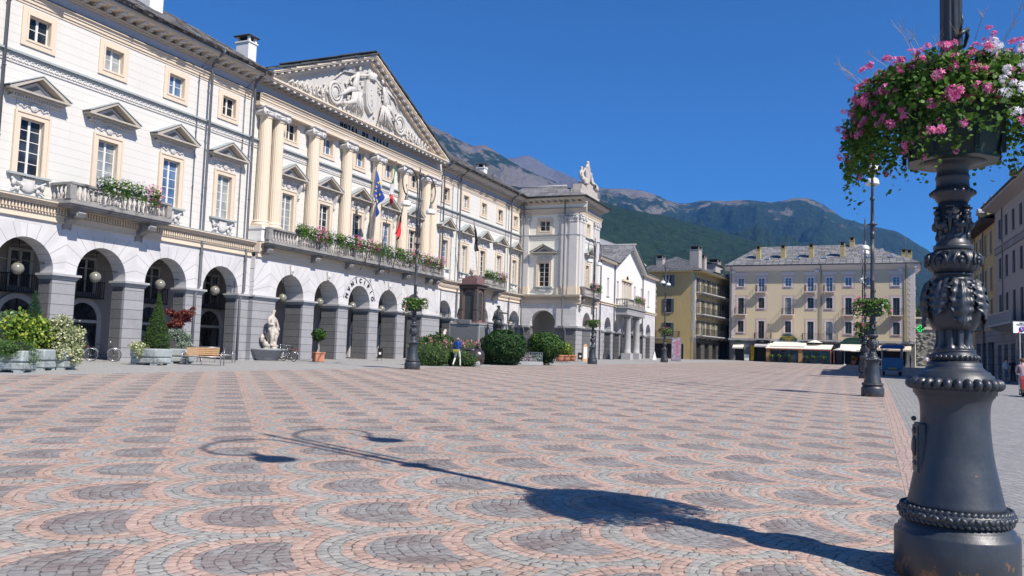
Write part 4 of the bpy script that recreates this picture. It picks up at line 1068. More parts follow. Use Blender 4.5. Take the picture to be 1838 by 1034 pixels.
for T, a, b, yy in ((TS, -.05, 6.8, 0), (None, 84.7, px1, 29.2)):
    mb = MB(T); stringc(mb, a, b, yy); pb(mb, 'string_course', [M['lead'], M['orn']])
    mb = MB(T); lowcornice(mb, a, b+(.5 if T else 0), yy); pb(mb, 'cornice_band', [M['cream'], M['ornd'] if not T else M['cream'], M['lead']])
    mb = MB(T); topcornice(mb, a, b+(.95 if T else .9), yy); pb(mb, 'main_cornice', [M['cream'], M['fascia'] if not T else M['wall2'], M['orn'], M['gutter']])
    # pilasters
    mb = MB(T); cs = [.65, 5.05, 6.28] if T else [85.25, 86.3, 90.4, 91.4]
    for c in cs:
        h_ = .44
        mb.box(c-h_,c+h_,yy-.16,yy+.02,7.35,14.45,0); mb.box(c-h_-.08,c+h_+.08,yy-.24,yy+.02,7.05,7.2,1); mb.box(c-h_-.05,c+h_+.05,yy-.2,yy+.02,7.202,7.348,1); mb.box(c-h_-.1,c+h_+.1,yy-.26,yy+.02,6.46,7.048,1)
        mb.box(c-h_-.05,c+h_+.05,yy-.22,yy+.02,14.452,14.6,2); mb.box(c-h_-.12,c+h_+.12,yy-.3,yy+.02,15.1,15.25,2); mb.box(c-h_,c+h_,yy-.2,yy+.02,14.602,15.098,2)
        for s in (-1,1): mb.lathe([(.08,-.06),(.2,-.04),(.2,.04),(.08,.06)],(c+s*.42,yy-.26,14.88),12,2,ax=(0,1,0))
        for k in range(3): mb.ball((c-.2+.2*k,yy-.26,14.9),(.07,.05,.09),6,4,2)
    mb.box(a,b,yy-.06,yy+.02,15.25,15.398,1)
    pb(mb, 'pilasters', [M['orn'], M['creaml'], M['orn']])
mb = MB(TS); c = (2.95,-.07,6.98); mb.ball(c,(.5,.07,.28),10,6); mb.box(2.6,3.3,-.12,0,7.1,7.3)
for s in (-1,1): mb.tube([(2.95+s*.3,-.1,6.9),(2.95+s*.8,-.1,7.1),(2.95+s*1.2,-.1,7.2)],[.06,.05,.08],6); mb.ball((2.95+s*.8,-.06,6.9),(.22,.05,.12),7,5)
pb(mb, 'carved_trophies', M['orn'])
mb = MB(); mb.tube([(83.62,36-.4,17.08),(83.62,28.1,17.08)],.11,8); mb.tube([(83.62,28.1,17.08),(93.0,28.1,17.08)],.11,8); pb(mb,'gutter',M['gutter'])
for lx in (.55, 5.35):
    q = MB(TS); q.tube([(lx,-.9,17.1),(lx,-.85,16.95),(lx,-.5,16.6),(lx,-.42,16.2),(lx,-.42,3.2),(lx+.25,-.3,2.7),(lx+.25,-.12,2.5),(lx+.25,-.12,-1)],.08,10); pb(q,'drainpipe',M['pipe'])
# roof: hipped to the front
lroof(pav, [tuple(Vector(p)-PL) for p in ((83.55,37.5,17.12),(83.55,28.05,17.12),(88.3,32.0,19.15),(88.3,37.5,19.15))], .1, M['roofg'])
lroof(pav, [tuple(Vector(p)-PL) for p in ((83.55,28.05,17.12),(93.1,28.05,17.12),(88.31,32.0,19.15),(88.3,32.0,19.15))], .1, M['roofg'])
lroof(pav, [tuple(Vector(p)-PL) for p in ((93.1,28.05,17.12),(93.1,37.5,17.12),(88.3,37.5,19.15),(88.3,32.0,19.15))], .1, M['roofg'])
mb = MB(); mb.tube([(88.3,32,19.2),(88.3,37.5,19.2)],.12,6); pb(mb,'roof_ridge',M['cap'])
balcony(pav, 84.95, 90.7, 28.35, 29.18, 6.46, [85.6,90.0], [85.15,90.5])
# sculpture group on the parapet
grp = thing('roof_sculpture', (88.2, 29.6, 17.1), 'white marble figures around an oval shield on the pavilion roof', 'sculpture')
G0 = grp.location
mb = MB(); mb.box(84.9,91.6,29.1,30.3,17.12,18.1,0,.03); mb.box(85.5,91.0,29.15,30.25,18.1,18.75,0,.03); mb.box(87.0,89.4,29.2,30.2,18.75,19.25,0,.03); wbuild(mb,'block',M['marble'],grp)
mb = MB(); T = Matrix.Translation((88.2,29.5,20.35)) @ Matrix.Rotation(R(90),4,'X'); q = MB(T); q.lathe([(0,.14),(.5,.13),(.62,.18),(.72,.12),(.72,-.12),(0,-.14)],(0,0,0),24); 
q.v = [(88.2+(a-88.2)*1.0, b, 20.35+(c_-20.35)*1.7) for a,b,c_ in q.v]; mb.add(q.v,q.f,0,True); mb.ball((88.2,29.5,21.65),(.3,.2,.22),10,6); wbuild(mb,'shield',M['marble'],grp)
for s, bx, bz in ((-1,86.6,18.75),(1,90.2,18.75)):
    J = {'pel':((0,0,.55),.34),'sp':((-s*.05,0,.95),.27),'ch':((-s*.05,0,1.3),.30),'nk':((-s*.08,0,1.58),.11),'hd':((-s*.1,0,1.82),.17),'ht':((-s*.1,0,1.98),.12),
         'ls':((-s*.35,-.05,1.42),.14),'le':((-s*.62,-.1,1.7),.10),'lh':((-s*.95,-.1,2.0),.08),'rs':((s*.3,0,1.38),.14),'re':((s*.45,-.05,1.0),.1),'rh':((s*.25,-.3,.8),.08),
         'k1':((-s*.15,-.55,.55),.24),'f1':((-s*.1,-.6,.05),.2),'k2':((s*.3,-.5,.5),.24),'f2':((s*.35,-.55,.05),.2)}
    B = [('pel','sp',0),('sp','ch',0),('ch','nk',0),('nk','hd',0),('hd','ht',0),('ch','ls',0),('ls','le',0),('le','lh',0),('ch','rs',0),('rs','re',0),('re','rh',0),('pel','k1',0),('k1','f1',0),('pel','k2',0),('k2','f2',0)]
    skin_mesh('seated_figure', J, B, [M['marble']], grp, 2, tuple(Vector((bx,29.7,bz))-G0), scale=1.12)

# ------------------------------------------------------------------ low gabled house
low = thing('gabled_house', (106, 29.3, zg(106,29.3)), 'low white gabled house with arcade and two column porch beyond the pavilion', 'house')
LL = Vector(low.location)
def lb(mb, name, mats, parent=None): return wbuild(mb, name, mats, low, parent)
lx0, lx1, yL = 91.95, 120.8, 29.3
arc = [92.75+3.95*k for k in range(7)]
mb = MB(); arcade(mb, lx0, lx1, ZB, 6.1, [(c,1.35,3.3) for c in arc if c-1.35 > lx0+.05 or c > 95], yL, yL+.8, 0, 1, 3.05); lb(mb, 'arcade_wall', [M['arc_w'], M['granp']])
for c in arc[1:]:
    x = c+1.34; mb = MB(); mb.box(x,x+.012,yL+.1,yL+.75,ZB,2.8); lb(mb, 'pier_side_blocks', M['gran']); mb = MB()
    x = c-1.975; mb.box(x-.72,x+.72,yL-.1,yL+.85,2.8,2.88); mb.box(x-.78,x+.78,yL-.16,yL+.9,2.882,3.06); lb(mb, 'impost_moulding', M['cap'])
LW = [96.4,100.6,108.7,112.3,116.2]; TW = [103.3,104.65,106.0]
holes = [(x-.38,x+.38,7.2,9.4) for x in LW] + [(x-.38,x+.38,6.9,9.4) for x in TW]
mb = MB(); wall(mb, lx0, lx1, 6.1, 11.5, holes, yL, .25); mb.prism([(99.3,11.5),(112.4,11.5),(105.8,14.4)], yL, yL+.4, 'y'); mb.box(lx1-.3,lx1,yL,yL+9,-1,11.5); lb(mb, 'upper_wall', M['wallplain'])
mb = MB(); run([(6.10,6.2,.12),(6.202,6.32,.08),(6.322,6.42,.22)], lx0, lx1, yL, mb, 0)
for a, b in ((lx0,99.2),(112.5,lx1+.3)):
    mb.box(a,b,yL-.5,yL,11.35,11.5,0)
    for k in range(int((b-a)/.5)): mb.box(a+.1+k*.5,a+.28+k*.5,yL-.45,yL,11.2,11.348,0)
lb(mb, 'cornice_band', M['creaml'])
mb = MB(); sg = 2.9/6.6
for s in (-1,1):
    mb.prism([(105.8,14.55),(105.8,14.3),(105.8+s*7.0,14.3-7.0*sg),(105.8+s*7.0,14.55-7.0*sg)], yL-.7, yL-.001, 'y')
    for k in range(13): x = 105.8+s*(.4+k*.5); z = 14.28-(.4+k*.5)*sg; mb.box(x-.09,x+.09,yL-.5,yL-.002,z-.2,z-.03)
lb(mb, 'gable_cornice', M['wallplain'])
for x in LW: putwin(low, x-LL.x, yL-LL.y, 7.2-LL.z, .76, 2.2, 'white', 'glassc')
for x in TW: putwin(low, x-LL.x, yL-LL.y, 6.9-LL.z, .76, 2.5, 'white', 'glassc')
mb = MB()
for x in (102.6,103.97,105.33,106.7): mb.box(x-.14,x+.14,yL-.14,yL,6.6,9.5)
mb.box(102.3,107.0,yL-.3,yL,9.6,9.85); mb.prism([(104.65+.75*math.cos(PI*k/10),9.85+.75*math.sin(PI*k/10)) for k in range(11)], yL-.12, yL, 'y'); lb(mb, 'window_surround', M['creaml'])
mb = MB(); mb.prism([(104.65+.5*math.cos(PI*k/10),9.87+.5*math.sin(PI*k/10)) for k in range(11)], yL-.15, yL-.122, 'y'); lb(mb, 'lunette_window', M['glass'])
V = lambda *p: tuple(Vector(p)-LL)
lroof(low, [V(lx0-.2,yL-.6,11.55),V(99.0,yL-.6,11.55),V(105.8,35.0,14.5),V(lx0-.2,35,14.6)], .1, M['roofg'])
lroof(low, [V(112.6,yL-.6,11.55),V(lx1+.4,yL-.6,11.55),V(lx1+.4,35,14.5),V(105.8,35.0,14.5)], .1, M['roofg'])
# gable roof slopes (ridge runs back)
lroof(low, [V(98.6,36,11.45),V(98.6,yL-.85,11.45),V(105.8,yL-.85,14.65),V(105.8,36,14.65)], .12, M['roofg'])
lroof(low, [V(113.0,yL-.85,11.45),V(113.0,36,11.45),V(105.8,36,14.65),V(105.8,yL-.85,14.65)], .12, M['roofd'])
mb = MB(); mb.tube([(105.8,yL-.9,14.7),(105.8,36,14.7)],.1,6); lb(mb,'roof_ridge',M['cap'])
mb = MB(); mb.box(lx0,lx1,34.2,34.4,-1.6,6.2); mb.box(lx0,lx1,yL+.81,34.2,5.4,5.5); lb(mb, 'passage_wall', M['inner'])
for x in (99.0, 112.75, 93.2): mb = MB(); mb.tube([(x,yL-.5,11.5),(x,yL-.12,11.1),(x,yL-.12,zg(x,29))],.07,8); lb(mb,'drainpipe',M['pipe'])
# porch
mb = MB(); mb.box(99.9,108.6,27.75,yL-.001,5.15,5.95,0,.03); mb.box(99.7,108.8,27.6,yL-.002,5.952,6.1,0,.02); lb(mb,'porch_beam',M['granp'])
for x in (102.4, 106.7):
    z = zg(x,28.4)
    mb = MB(); mb.box(x-.62,x+.62,27.8,29.04,z-.1,z+.75,0,.03); mb.lathe([(.52,z+.75),(.54,z+.85),(.46,z+.95),(.46,z+1.6),(.40,4.7),(.44,4.75),(.40,4.8),(.50,4.95)],(x,28.42,0),24); mb.box(x-.52,x+.52,27.9,28.94,4.95,5.148); lb(mb,'porch_column',M['cap'])
balcony(low, 99.9, 108.6, 27.7, yL-.02, 6.25, [], [100.1,103,105.6,108.4])
for z in [7.2+k*.45 for k in range(0,10,2)]:
    mb = MB(); mb.box(lx1-.5,lx1+.03,yL-.04,yL,z,z+.42); lb(mb,'corner_stone',M['cap'])

# ------------------------------------------------------------------ ochre house with long balconies
ang = R(-7.5)
och = thing('ochre_house', (126.5,24.8,zg(126.5,24.8)), 'shabby ochre house with long iron balconies and dark stone roof', 'house', rz=ang)
ZO = -och.location.z
T0 = Matrix.Translation((0,0,ZO))     # meshes written with camera-level z
def ob(mb, name, mats, parent=None): mb.v = [(a,b,c+ZO) for a,b,c in mb.v]; return mb.build(name, mats, parent or och)
DX = [1.5,4.2,6.9,9.6,12.3,15.0,17.7]
holes = []
for zf in (3.7,6.95,10.25): holes += [(x-.5,x+.5,zf,zf+2.15) for x in DX]
mb = MB(); wall(mb, 0, 19.6, 3.2, 13.3, holes, 0, .3); ob(mb, 'street_wall', M['ochrel'])
sh = [(x-1.1,x+1.1,-.6,2.4) for x in (2.3,6.3,10.3,14.3,17.9)]
mb = MB(); wall(mb, 0, 19.6, -.8, 3.2, sh, -.02, .4); mb.box(0,19.6,.4,.5,-.8,3.2,1); ob(mb, 'ground_floor_wall', [M['shopdk'], M['dark']])
for i, zf in enumerate((3.7,6.95,10.25)):
    for k, x in enumerate(DX): putwin(och, x, 0, zf+ZO, 1.0, 2.15, 'shut', ['glass','glassc'][(i+k)%2])
    railing(och, .9, 19.4, -1.15, zf-.12+ZO, 1.0, n=110, slab='cap', brackets=False)
for zf in (3.45,6.7,10.0):
    for k in range(8): x = 1.2+k*2.5; mb = MB(); mb.prism([(-1.0,zf),(0,zf),(0,zf-.45)], x-.06, x+.06, 'x'); ob(mb, 'balcony_bracket', M['cap'])
# side wall facing the square; local frame: local x = towards the camera-right
TO = Matrix.Rotation(R(-90),4,'Z') @ Matrix.Translation((-8.6,0,0))    # x: 0 at far left (y=8.6) .. 8.6 at corner
def obT(T, f, name, mats):
    mb = MB(T); f(mb); return ob(mb, name, mats)
holes = [(4.5-.45,4.5+.45,z,z+h) for z, h in ((11.0,1.75),(7.0,2.1),(3.3,2.1))]
obT(TO, lambda m: wall(m, 0, 8.6, 2.6, 13.2, holes, 0, .3), 'side_wall', M['ochre'])
obT(TO, lambda m: (wall(m, 0, 8.6, -.8, 2.6, [(1.0,7.0,-.7,2.2)], 0, .3), m.box(.9,7.1,.3,.4,-.8,2.3,1)), 'side_ground_floor_wall', [M['ochre'], M['dark']])
for z, h in ((11.0,1.75),(7.0,2.1),(3.3,2.1)):
    p = TO @ Vector((4.5,0,z)); o = putwin(och, p.x, p.y, p.z+ZO, .9, h, 'shut', 'glass', R(-90))
def q_(m):
    random.seed(4)
    for k in range(34): m.box(8.6-.25-random.random()*.3,8.602,-.02,.0,2.6+k*.31,2.88+k*.31)
obT(TO, q_, 'worn_corner_stones', M['cap'])
rl = railing(och, 2.6, 6.4, -.9, 3.1+ZO, 1.0, T=Matrix.Translation((0,0,0)) @ TO)
mb = MB(); mb.tube([(.15,-.12,12.9),(.15,-.12,-.2)],.06,8); ob(mb,'drainpipe',M['cap'])
mb = MB(); mb.box(-.7,20,-1.3,0,13.22,13.3); mb.box(-.9,0,0,9,13.22,13.3); ob(mb,'eaves',M['ochrel'])
ro = lambda *p: (p[0],p[1],p[2]+ZO)
lroof(och, [ro(-.9,-1.35,13.35),ro(20,-1.35,13.35),ro(20,4.6,16.2),ro(4.6,4.6,16.2)], .12, M['roofd'])
lroof(och, [ro(-.9,9.5,13.35),ro(-.9,-1.35,13.35),ro(4.6,4.6,16.2),ro(4.61,4.61,16.2)], .12, M['roofd'])
for x, y, zt, w_ in ((1.9,6.2,16.1,1.1),(4.0,1.2,17.6,1.5),(5.6,.6,16.4,1.0),(12.5,.8,16.5,1.6),(18.8,.6,14.6,1.0)): lchimney(och, x, y, 14+ZO, zt+ZO, w_, w_, 'gypl')
mb = MB(); mb.box(8.5,12.2,-.6,2.5,14.0,15.3,0); mb.prism([(-.9,15.2),(2.6,15.9),(2.6,16.0),(-.9,15.3)],8.3,12.4,'x',1); ob(mb,'dormer',[M['gypl'],M['roofd']])
room_back(och, .4, 19.5, .45, 9, -.5+ZO, 13.2+ZO)
# house with sheet metal roof behind
mth = thing('metal_roofed_house', (141,38,zg(141,38)), 'pale house top with ribbed metal roof showing behind the ochre house roof', 'house', rz=R(-4))
zz = -mth.location.z
mb = MB(); mb.box(-5,5,0,9,0,16.6+zz); mb.v = mb.v; mb.prism([(-.0,16.6+zz),(6,16.6+zz),(3,19.3+zz)], -5, -4.7, 'x'); o = mb.build('wall', M['wallplain'], mth)
lroof(mth, [(-16,-.5,16.3+zz),(4.6,-.5,16.3+zz),(4.6,3,19.4+zz),(-16,3,19.4+zz)], .1, M['cap'])
mb = MB(); 
for k in range(34): x = -15.9+k*.62; mb.prism([(-.5,16.36+zz),(3,19.46+zz),(3,19.54+zz),(-.5,16.44+zz)], x, x+.08, 'x')
mb.build('roof_rib', M['cap'], mth)
mb = MB(); mb.prism([(-.6,16.3+zz),(3,19.45+zz),(6.6,16.3+zz)],4.4,4.7,'x'); mb.build('gable_wall', M['creaml'], mth)
mb = MB(); mb.box(-16,4.4,.2,6,10+zz,16.3+zz); mb.build('body_wall', M['wallplain'], mth)

# ------------------------------------------------------------------ far cafe house closing the square
fa = R(-90-2.93)
far = thing('cafe_house', (138,21.3,zg(138,21.3)), 'wide pale yellow four storey house with grey slab roof, closing the square', 'house', rz=fa)
ZF = -far.location.z
def fb(mb, name, mats, parent=None): mb.v = [(a,b,c+ZF) for a,b,c in mb.v]; return mb.build(name, mats, parent or far)
FX = [1.78,5.0,9.1,12.45,15.2,17.95,20.9,24.6]; FW = 27.1
rows = {}
r1d = {5.0,12.45,15.2}; r2d = {1.78,9.1,17.95,24.6}; r3d = {5.0,12.45,15.2}
spec = []
for x in FX:
    spec.append((x, 11.9, 1.3) if x not in r1d else (x, 11.05, 2.15))
    spec.append((x, 8.4, 1.65) if x not in r2d else (x, 7.45, 2.6))
    spec.append((x, 4.55, 1.8) if x not in r3d else (x, 3.5, 2.85))
spec = [s_ if abs(s_[0]-20.9) > .1 else s_ for s_ in spec]
holes = [(x-.46,x+.46,z,z+h) for x, z, h in spec]
mb = MB(); wall(mb, 0, FW, 3.55, 14.75, holes, 0, .22); fb(mb, 'front_wall', M['farpl'])
for i, (x, z, h) in enumerate(spec):
    gl = 'glassb' if z > 10.9 else ('glass' if i % 7 else 'glassc')
    putwin(far, x, 0, z+ZF, .92, h, 'pinkish', gl)
mb = MB()
for x in FX:   # hoods over the top row
    mb.prism([(x-.85,13.62),(x+.85,13.62),(x+1.15,14.15),(x-1.15,14.15)], -.012, .01, 'y', 0); mb.prism([(x-1.15,14.15),(x+1.15,14.15),(x+1.15,14.2),(x-1.15,14.2)], -.03, .01, 'y', 1)
fb(mb, 'painted_hoods', [M['paleband'], M['pinkline']])
for x in sorted(r1d): railing(far, x-.75, x+.75, -.7, 11.0+ZF, 1.0, slab='paleband')
for x in sorted(r2d): railing(far, x-.85, x+.85, -.8, 7.4+ZF, 1.0, slab='paleband')
railing(far, 4.1, 6.6, -.9, 3.45+ZF, 1.0, slab='cap'); railing(far, 11.3, 16.4, -.9, 3.45+ZF, 1.0, slab='cap')
sh = [(.9,2.3,-.6,2.1),(3.7,6.2,-.6,2.5),(6.8,9.6,-.6,2.4),(10.4,13.8,-.6,2.4),(14.4,16.2,-.6,2.4),(17.0,20.4,-.6,2.4),(21.6,25.8,-.6,2.5)]
mb = MB(); wall(mb, 0, FW, -.8, 3.2, sh, -.05, .5); mb.box(0,FW,.45,.55,-.8,3.2,1); mb.box(-.1,FW+.1,-.25,0,3.2,3.55,2); fb(mb, 'ground_floor_wall', [M['shopst'], M['dark'], M['cap']])
mb = MB()
for k in range(27):
    z = 3.6+k*.41; l_ = .9 if k % 2 else .7
    mb.box(-.02,l_,-.03,0,z,z+.37); mb.box(FW-l_,FW+.02,-.03,0,z,z+.37); mb.box(FW,FW+.03,0,l_,z,z+.37)
fb(mb, 'corner_stones', M['paleband'])
mb = MB(); mb.box(FW-.3,FW,0,9,-.8,14.75); mb.box(0,.3,0,9,-.8,14.75); mb.box(0,FW,8.7,9,-.8,14.75); fb(mb,'side_wall',M['farpl'])
TR = Matrix.Translation((FW,0,0)) @ Matrix.Rotation(R(90),4,'Z')
for z, h in ((11.9,1.3),(8.4,1.65),(4.55,1.8)):
    for yy in (2.6,5.6): 
        o = putwin(far, FW, yy, z+ZF, .92, h, 'pinkish', 'glassb', R(90))
mb = MB(); mb.prism([(-.75,15.05),(-.75,15.2),(0,15.2),(0,14.4),(-.15,14.5)], -.75, FW+.75, 'x'); mb.prism([(FW+.75,15.05),(FW+.75,15.2),(FW,15.2),(FW,14.4),(FW+.15,14.5)], -.75, 9, 'y'); fb(mb,'eaves_cornice',M['paleband'])
mb = MB(); mb.tube([(-.8,-.82,15.22),(FW+.8,-.82,15.22)],.09,6); mb.tube([(FW+.82,-.8,15.22),(FW+.82,9,15.22)],.09,6); fb(mb,'gutter',M['gutter'])
mb = MB()
for x in (.25, 14.0, 25.9): mb.tube([(x,-.8,15.1),(x,-.12,14.3),(x,-.12,.2)],.06,8)
fb(mb,'drainpipe',M['pipe'])
fr = lambda *p: (p[0],p[1],p[2]+ZF)
lroof(far, [fr(-.85,-.85,15.25),fr(FW+.85,-.85,15.25),fr(19.8,7.2,19.2),fr(3.2,7.2,19.2)], .12, M['roofg'])
lroof(far, [fr(FW+.85,-.85,15.25),fr(FW+.85,15.2,15.25),fr(19.81,7.21,19.2),fr(19.8,7.2,19.2)], .12, M['roofg'])
lroof(far, [fr(-.85,15.2,15.25),fr(-.85,-.85,15.25),fr(3.2,7.2,19.2),fr(3.21,7.21,19.2)], .12, M['roofg'])
mb = MB(); mb.box(.2,FW-.2,8.9,14.5,3,15.2); fb(mb,'rear_wall',M['farpl'])
random.seed(8)
for x, y, zt in ((4.1,2.2,18.7),(8.0,2.2,18.75),(12.3,2.2,18.8),(16.9,2.4,19.0),(18.0,6.5,20.3),(25.5,7.5,18.3),(26.3,7.6,18.2)): lchimney(far, x, y, 16.2+ZF, zt+ZF, .72, .8, 'ochrel')
for x in (5.6,10.3,14.3,20.9,23.9):
    mb = MB(Matrix.Translation((x,1.25,16.33)) @ Matrix.Rotation(math.atan2(3.95,8.05),4,'X')); mb.box(-.38,.38,0,.75,0,.1,0); mb.box(-.3,.3,.08,.67,.1,.12,1); fb(mb,'roof_window',[M['cap'],M['glassb']])
mb = MB(); mb.tube([(22.4,5,16.5),(22.4,5,18.0)],.03,6); mb.lathe([(0,0),(.2,.02),(.38,.1),(.44,.17),(.40,.15),(.2,.06),(0,.04)],(22.4,4.9,17.7),16,ax=(-.5,-1,.6)); fb(mb,'satellite_dish',M['whitemet'])
mb = MB(); mb.tube([(25.8,6.5,16.5),(25.8,6.5,20.5)],.03,6); mb.tube([(25.8,5.9,20.2),(25.8,7.1,20.2)],.02,5); fb(mb,'aerial',M['pipe'])
for x in (.6,13.4,25.2): mb = MB(); mb.box(x-.3,x+.3,-.45,-.05,14.1,14.35,0,.03); fb(mb,'floodlight',M['whitemet'])
room_back(far, .35, FW-.35, .6, 8.6, -.5+ZF, 14.7+ZF)

# ------------------------------------------------------------------ right side of the street
rb_ = R(3.0)
gr = thing('grey_house', (66,-10,zg(66,-10)), 'plain grey beige house with dark closed shutters at the right edge', 'house', rz=rb_)
ZG = -gr.location.z
def gb(mb, name, mats, parent=None, root=None): mb.v = [(a,b,c+ZG) for a,b,c in mb.v]; return mb.build(name, mats, parent or root or gr)
# its street face looks towards +y: local frame turned by 180 degrees
TG = Matrix.Rotation(R(180),4,'Z')      # local x = -x
GX = [10.7,8.15,5.6,3.05,.5,-1.9]
holes = []
GL, GR_ = -12.65, 3.2
for x in GX:
    for z, h in ((10.35,1.65),(7.15,1.7),(3.45,2.45)): holes.append((-x-.5,-x+.5,z,z+h))
mb = MB(TG); wall(mb, GL, GR_, 3.3, 13.0, holes, 0, .2); gb(mb,'upper_wall',M['gypl'])
mb = MB(TG); mb.box(GL,GR_,-.06,-.001,9.25,9.75,0); mb.box(GL,GR_,-.12,-.001,9.752,9.84,0); mb.box(GL,GR_,-.05,-.001,3.1,3.35,0); gb(mb,'string_course',M['gyband'])
sh = [(-x-.7,-x+.7,-1.1,1.9) for x in (11.2,8.7,6.2,3.6,.9,-1.8)]
mb = MB(TG); wall(mb, GL, GR_, -1.3, 3.1, sh, -.03, .35); mb.box(GL,GR_,.33,.4,-1.3,3.1,1); gb(mb,'ground_floor_wall',[M['gyband'],M['dark']])
def shutwin(h):
    w_ = 1.0
    m = MB(); 
    for (a,b,c,d) in ((-w_/2-.07,-w_/2,0,h+.07),(w_/2,w_/2+.07,0,h+.07),(-w_/2,w_/2,h,h+.07)): m.box(a,b,-.02,.02,c,d)
    m.box(-w_/2-.1,w_/2+.1,-.08,.02,-.07,-.001); o = m.build('window', M['cap'])
    for s in (-1,1):
        q = MB(); q.box(min(0.01*s,s*w_/2),max(0.01*s,s*w_/2),.06,.1,0,h)
        for k in range(int(h/.1)): q.box(min(.05*s,s*(w_/2-.04)),max(.05*s,s*(w_/2-.04)),.04,.059,.04+k*.1,.09+k*.1)
        q.build('shutter', M['shutdk'], o)
    return o
SW = {h: shutwin(h) for h in (1.65,1.7,2.45)}
for x in GX:
    for z, h in ((10.35,1.65),(7.15,1.7),(3.45,2.45)): inst(SW[h], gr, (x, 0, z+ZG), (0,0,R(180)))
mb = MB(TG); mb.prism([(-.95,13.05),(-.95,13.25),(0,13.25),(0,12.75),(-.1,12.8)], GL-.0, GR_+.6, 'x'); gb(mb,'eaves_cornice',M['gypl'])
mb = MB(TG); mb.tube([(GL,-1.0,13.3),(GR_+.6,-1.0,13.3)],.08,6); gb(mb,'gutter',M['gutter'])
mb = MB(TG); mb.box(-10.6,-1.8,-1.0,0,3.22,3.4,0); mb.box(-10.6,-1.8,-1.0,-.86,4.1,4.2,0); mb.box(-10.6,-10.45,-.86,0,4.1,4.2,0)
for k in range(9): mb.prism([(-.9,3.22),(0,3.22),(0,2.8)], -10.3+k*1.03, -10.15+k*1.03, 'x', 0)
for k in range(40): x = -10.55+k*.222; mb.box(x-.04,x+.04,-.97,-.89,3.4,4.1,0)
gb(mb,'balcony',M['cap'])
mb = MB(TG); mb.box(GL+.01,GR_,.41,11,-1.3,13.0,0); gb(mb,'body_wall',M['gypl'])
lroof(gr, [(-GL,.95,13.3+ZG),(-GR_-.6,.95,13.3+ZG),(-GR_-.6,-5,15.6+ZG),(-GL,-5,15.6+ZG)], .12, M['roofd'])
mb = MB(TG); mb.tube([(-9.45,-.08,12.9),(-9.45,-.08,3.4)],.04,6); gb(mb,'drainpipe',M['pipe'])
# yellow house beyond
ye = thing('yellow_street_house', (66+12.7*math.cos(rb_),-10+12.7*math.sin(rb_),zg(78,-9.4)), 'narrow yellow house with arched dormers and small balconies next to the grey house', 'house', rz=rb_)
ZG = -ye.location.z
YL, YR = -9.6, 0
YX = [1.7,4.2,6.6,8.6]
holes = [(-x-.42,-x+.42,z,z+h) for x in YX for z, h in ((9.7,1.9),(6.6,1.9),(3.6,2.2))]
mb = MB(TG); wall(mb, YL, YR, 3.2, 12.3, holes, 0, .2); gb(mb,'upper_wall',M['yelpl'],root=ye)
mb = MB(TG); wall(mb, YL, YR, -1.2, 3.2, [(-3.6,-.8,-1,2.2),(-6.4,-4.3,-1,2.2),(-9.0,-7.0,-1,2.2)], -.03, .35); mb.box(YL,YR,.33,.4,-1.2,3.2,1); gb(mb,'ground_floor_wall',[M['gyband'],M['dark']],root=ye)
for x in YX:
    for z, h in ((9.7,1.9),(6.6,1.9),(3.6,2.2)): putwin(ye, x, 0, z+ZG, .84, h, 'plain', 'glass', R(180))
mb = MB(TG); mb.box(YL-.5,YR,-1.1,0,12.3,12.45,0)
for k in range(16): x = YL+.3+k*.6; mb.box(x-.09,x+.09,-1.0,0,12.1,12.298,0)
gb(mb,'eaves',M['brownfr'],root=ye)
for z in (3.45,6.45): 
    mb = MB(TG); mb.box(-9.2,-6.0,-.95,0,z-.15,z,0); mb.box(-9.2,-6.0,-.95,-.8,z+.8,z+.9,0)
    for k in range(16): x = -9.15+k*.21; mb.box(x-.04,x+.04,-.92,-.84,z,z+.8,0)
    gb(mb,'balcony',M['cap'],root=ye)
mb = MB(TG); mb.box(YL,YR-.01,.41,10,-1.2,12.3,0); gb(mb,'body_wall',M['yelpl'],root=ye)
lroof(ye, [(-YL+.5,1.1,12.5+ZG),(-YR,1.1,12.5+ZG),(-YR,-5,15.0+ZG),(-YL+.5,-5,15.0+ZG)], .12, M['roofd'])
for x in (1.5,4.6,7.9):
    mb = MB(TG); y0 = .1
    mb.box(-x-.65,-x+.65,y0,y0+3,12.6,14.1,0); mb.box(-x-.3,-x+.3,y0-.03,y0,12.95,13.95,1)
    pr_ = [(-x-.85,14.1),(-x+.85,14.1)]+[(-x+.85*math.cos(PI*k/8),14.1+.5*math.sin(PI*k/8)) for k in range(1,8)]
    mb.prism(pr_, y0-.15, y0+3, 'y', 2); gb(mb,'dormer',[M['ochrel'],M['glass'],M['cap']],root=ye)
mb = MB(TG); mb.tube([(-4.9,-1.0,12.4),(-4.9,-.12,11.9),(-4.9,-.12,-.9)],.06,8); gb(mb,'drainpipe',M['pipe'],root=ye)
# more of the street, partly hidden by the lamp
far2 = thing('street_house', (88.5,-8.8,zg(88,-9)), 'dim yellowish house further along the street behind the ornate lamp', 'house', rz=R(1))
ZG = -far2.location.z
mb = MB(TG); holes = [(-x-.45,-x+.45,z,z+1.7) for x in (2,5,8,11,14) for z in (3.8,6.8,9.6)]
mb = MB(TG); wall(mb,-42,0,-1.2,11.9,holes,0,.25); mb.box(-42,0,.26,10,-1.2,11.9,1); mb.box(-42.5,.2,-.7,0,11.9,12.1,1); gb(mb,'wall',[M['yelpl'],M['gypl']],root=far2)
for x in (2,5,8,11,14):
    for z in (3.8,6.8,9.6): putwin(far2, x, 0, z+ZG, .9, 1.7, 'plain', 'glass', R(180))
lroof(far2, [(42.5,.7,12.1+ZG),(-.2,.7,12.1+ZG),(-.2,-5,14.6+ZG),(42.5,-5,14.6+ZG)], .12, M['roofd'])
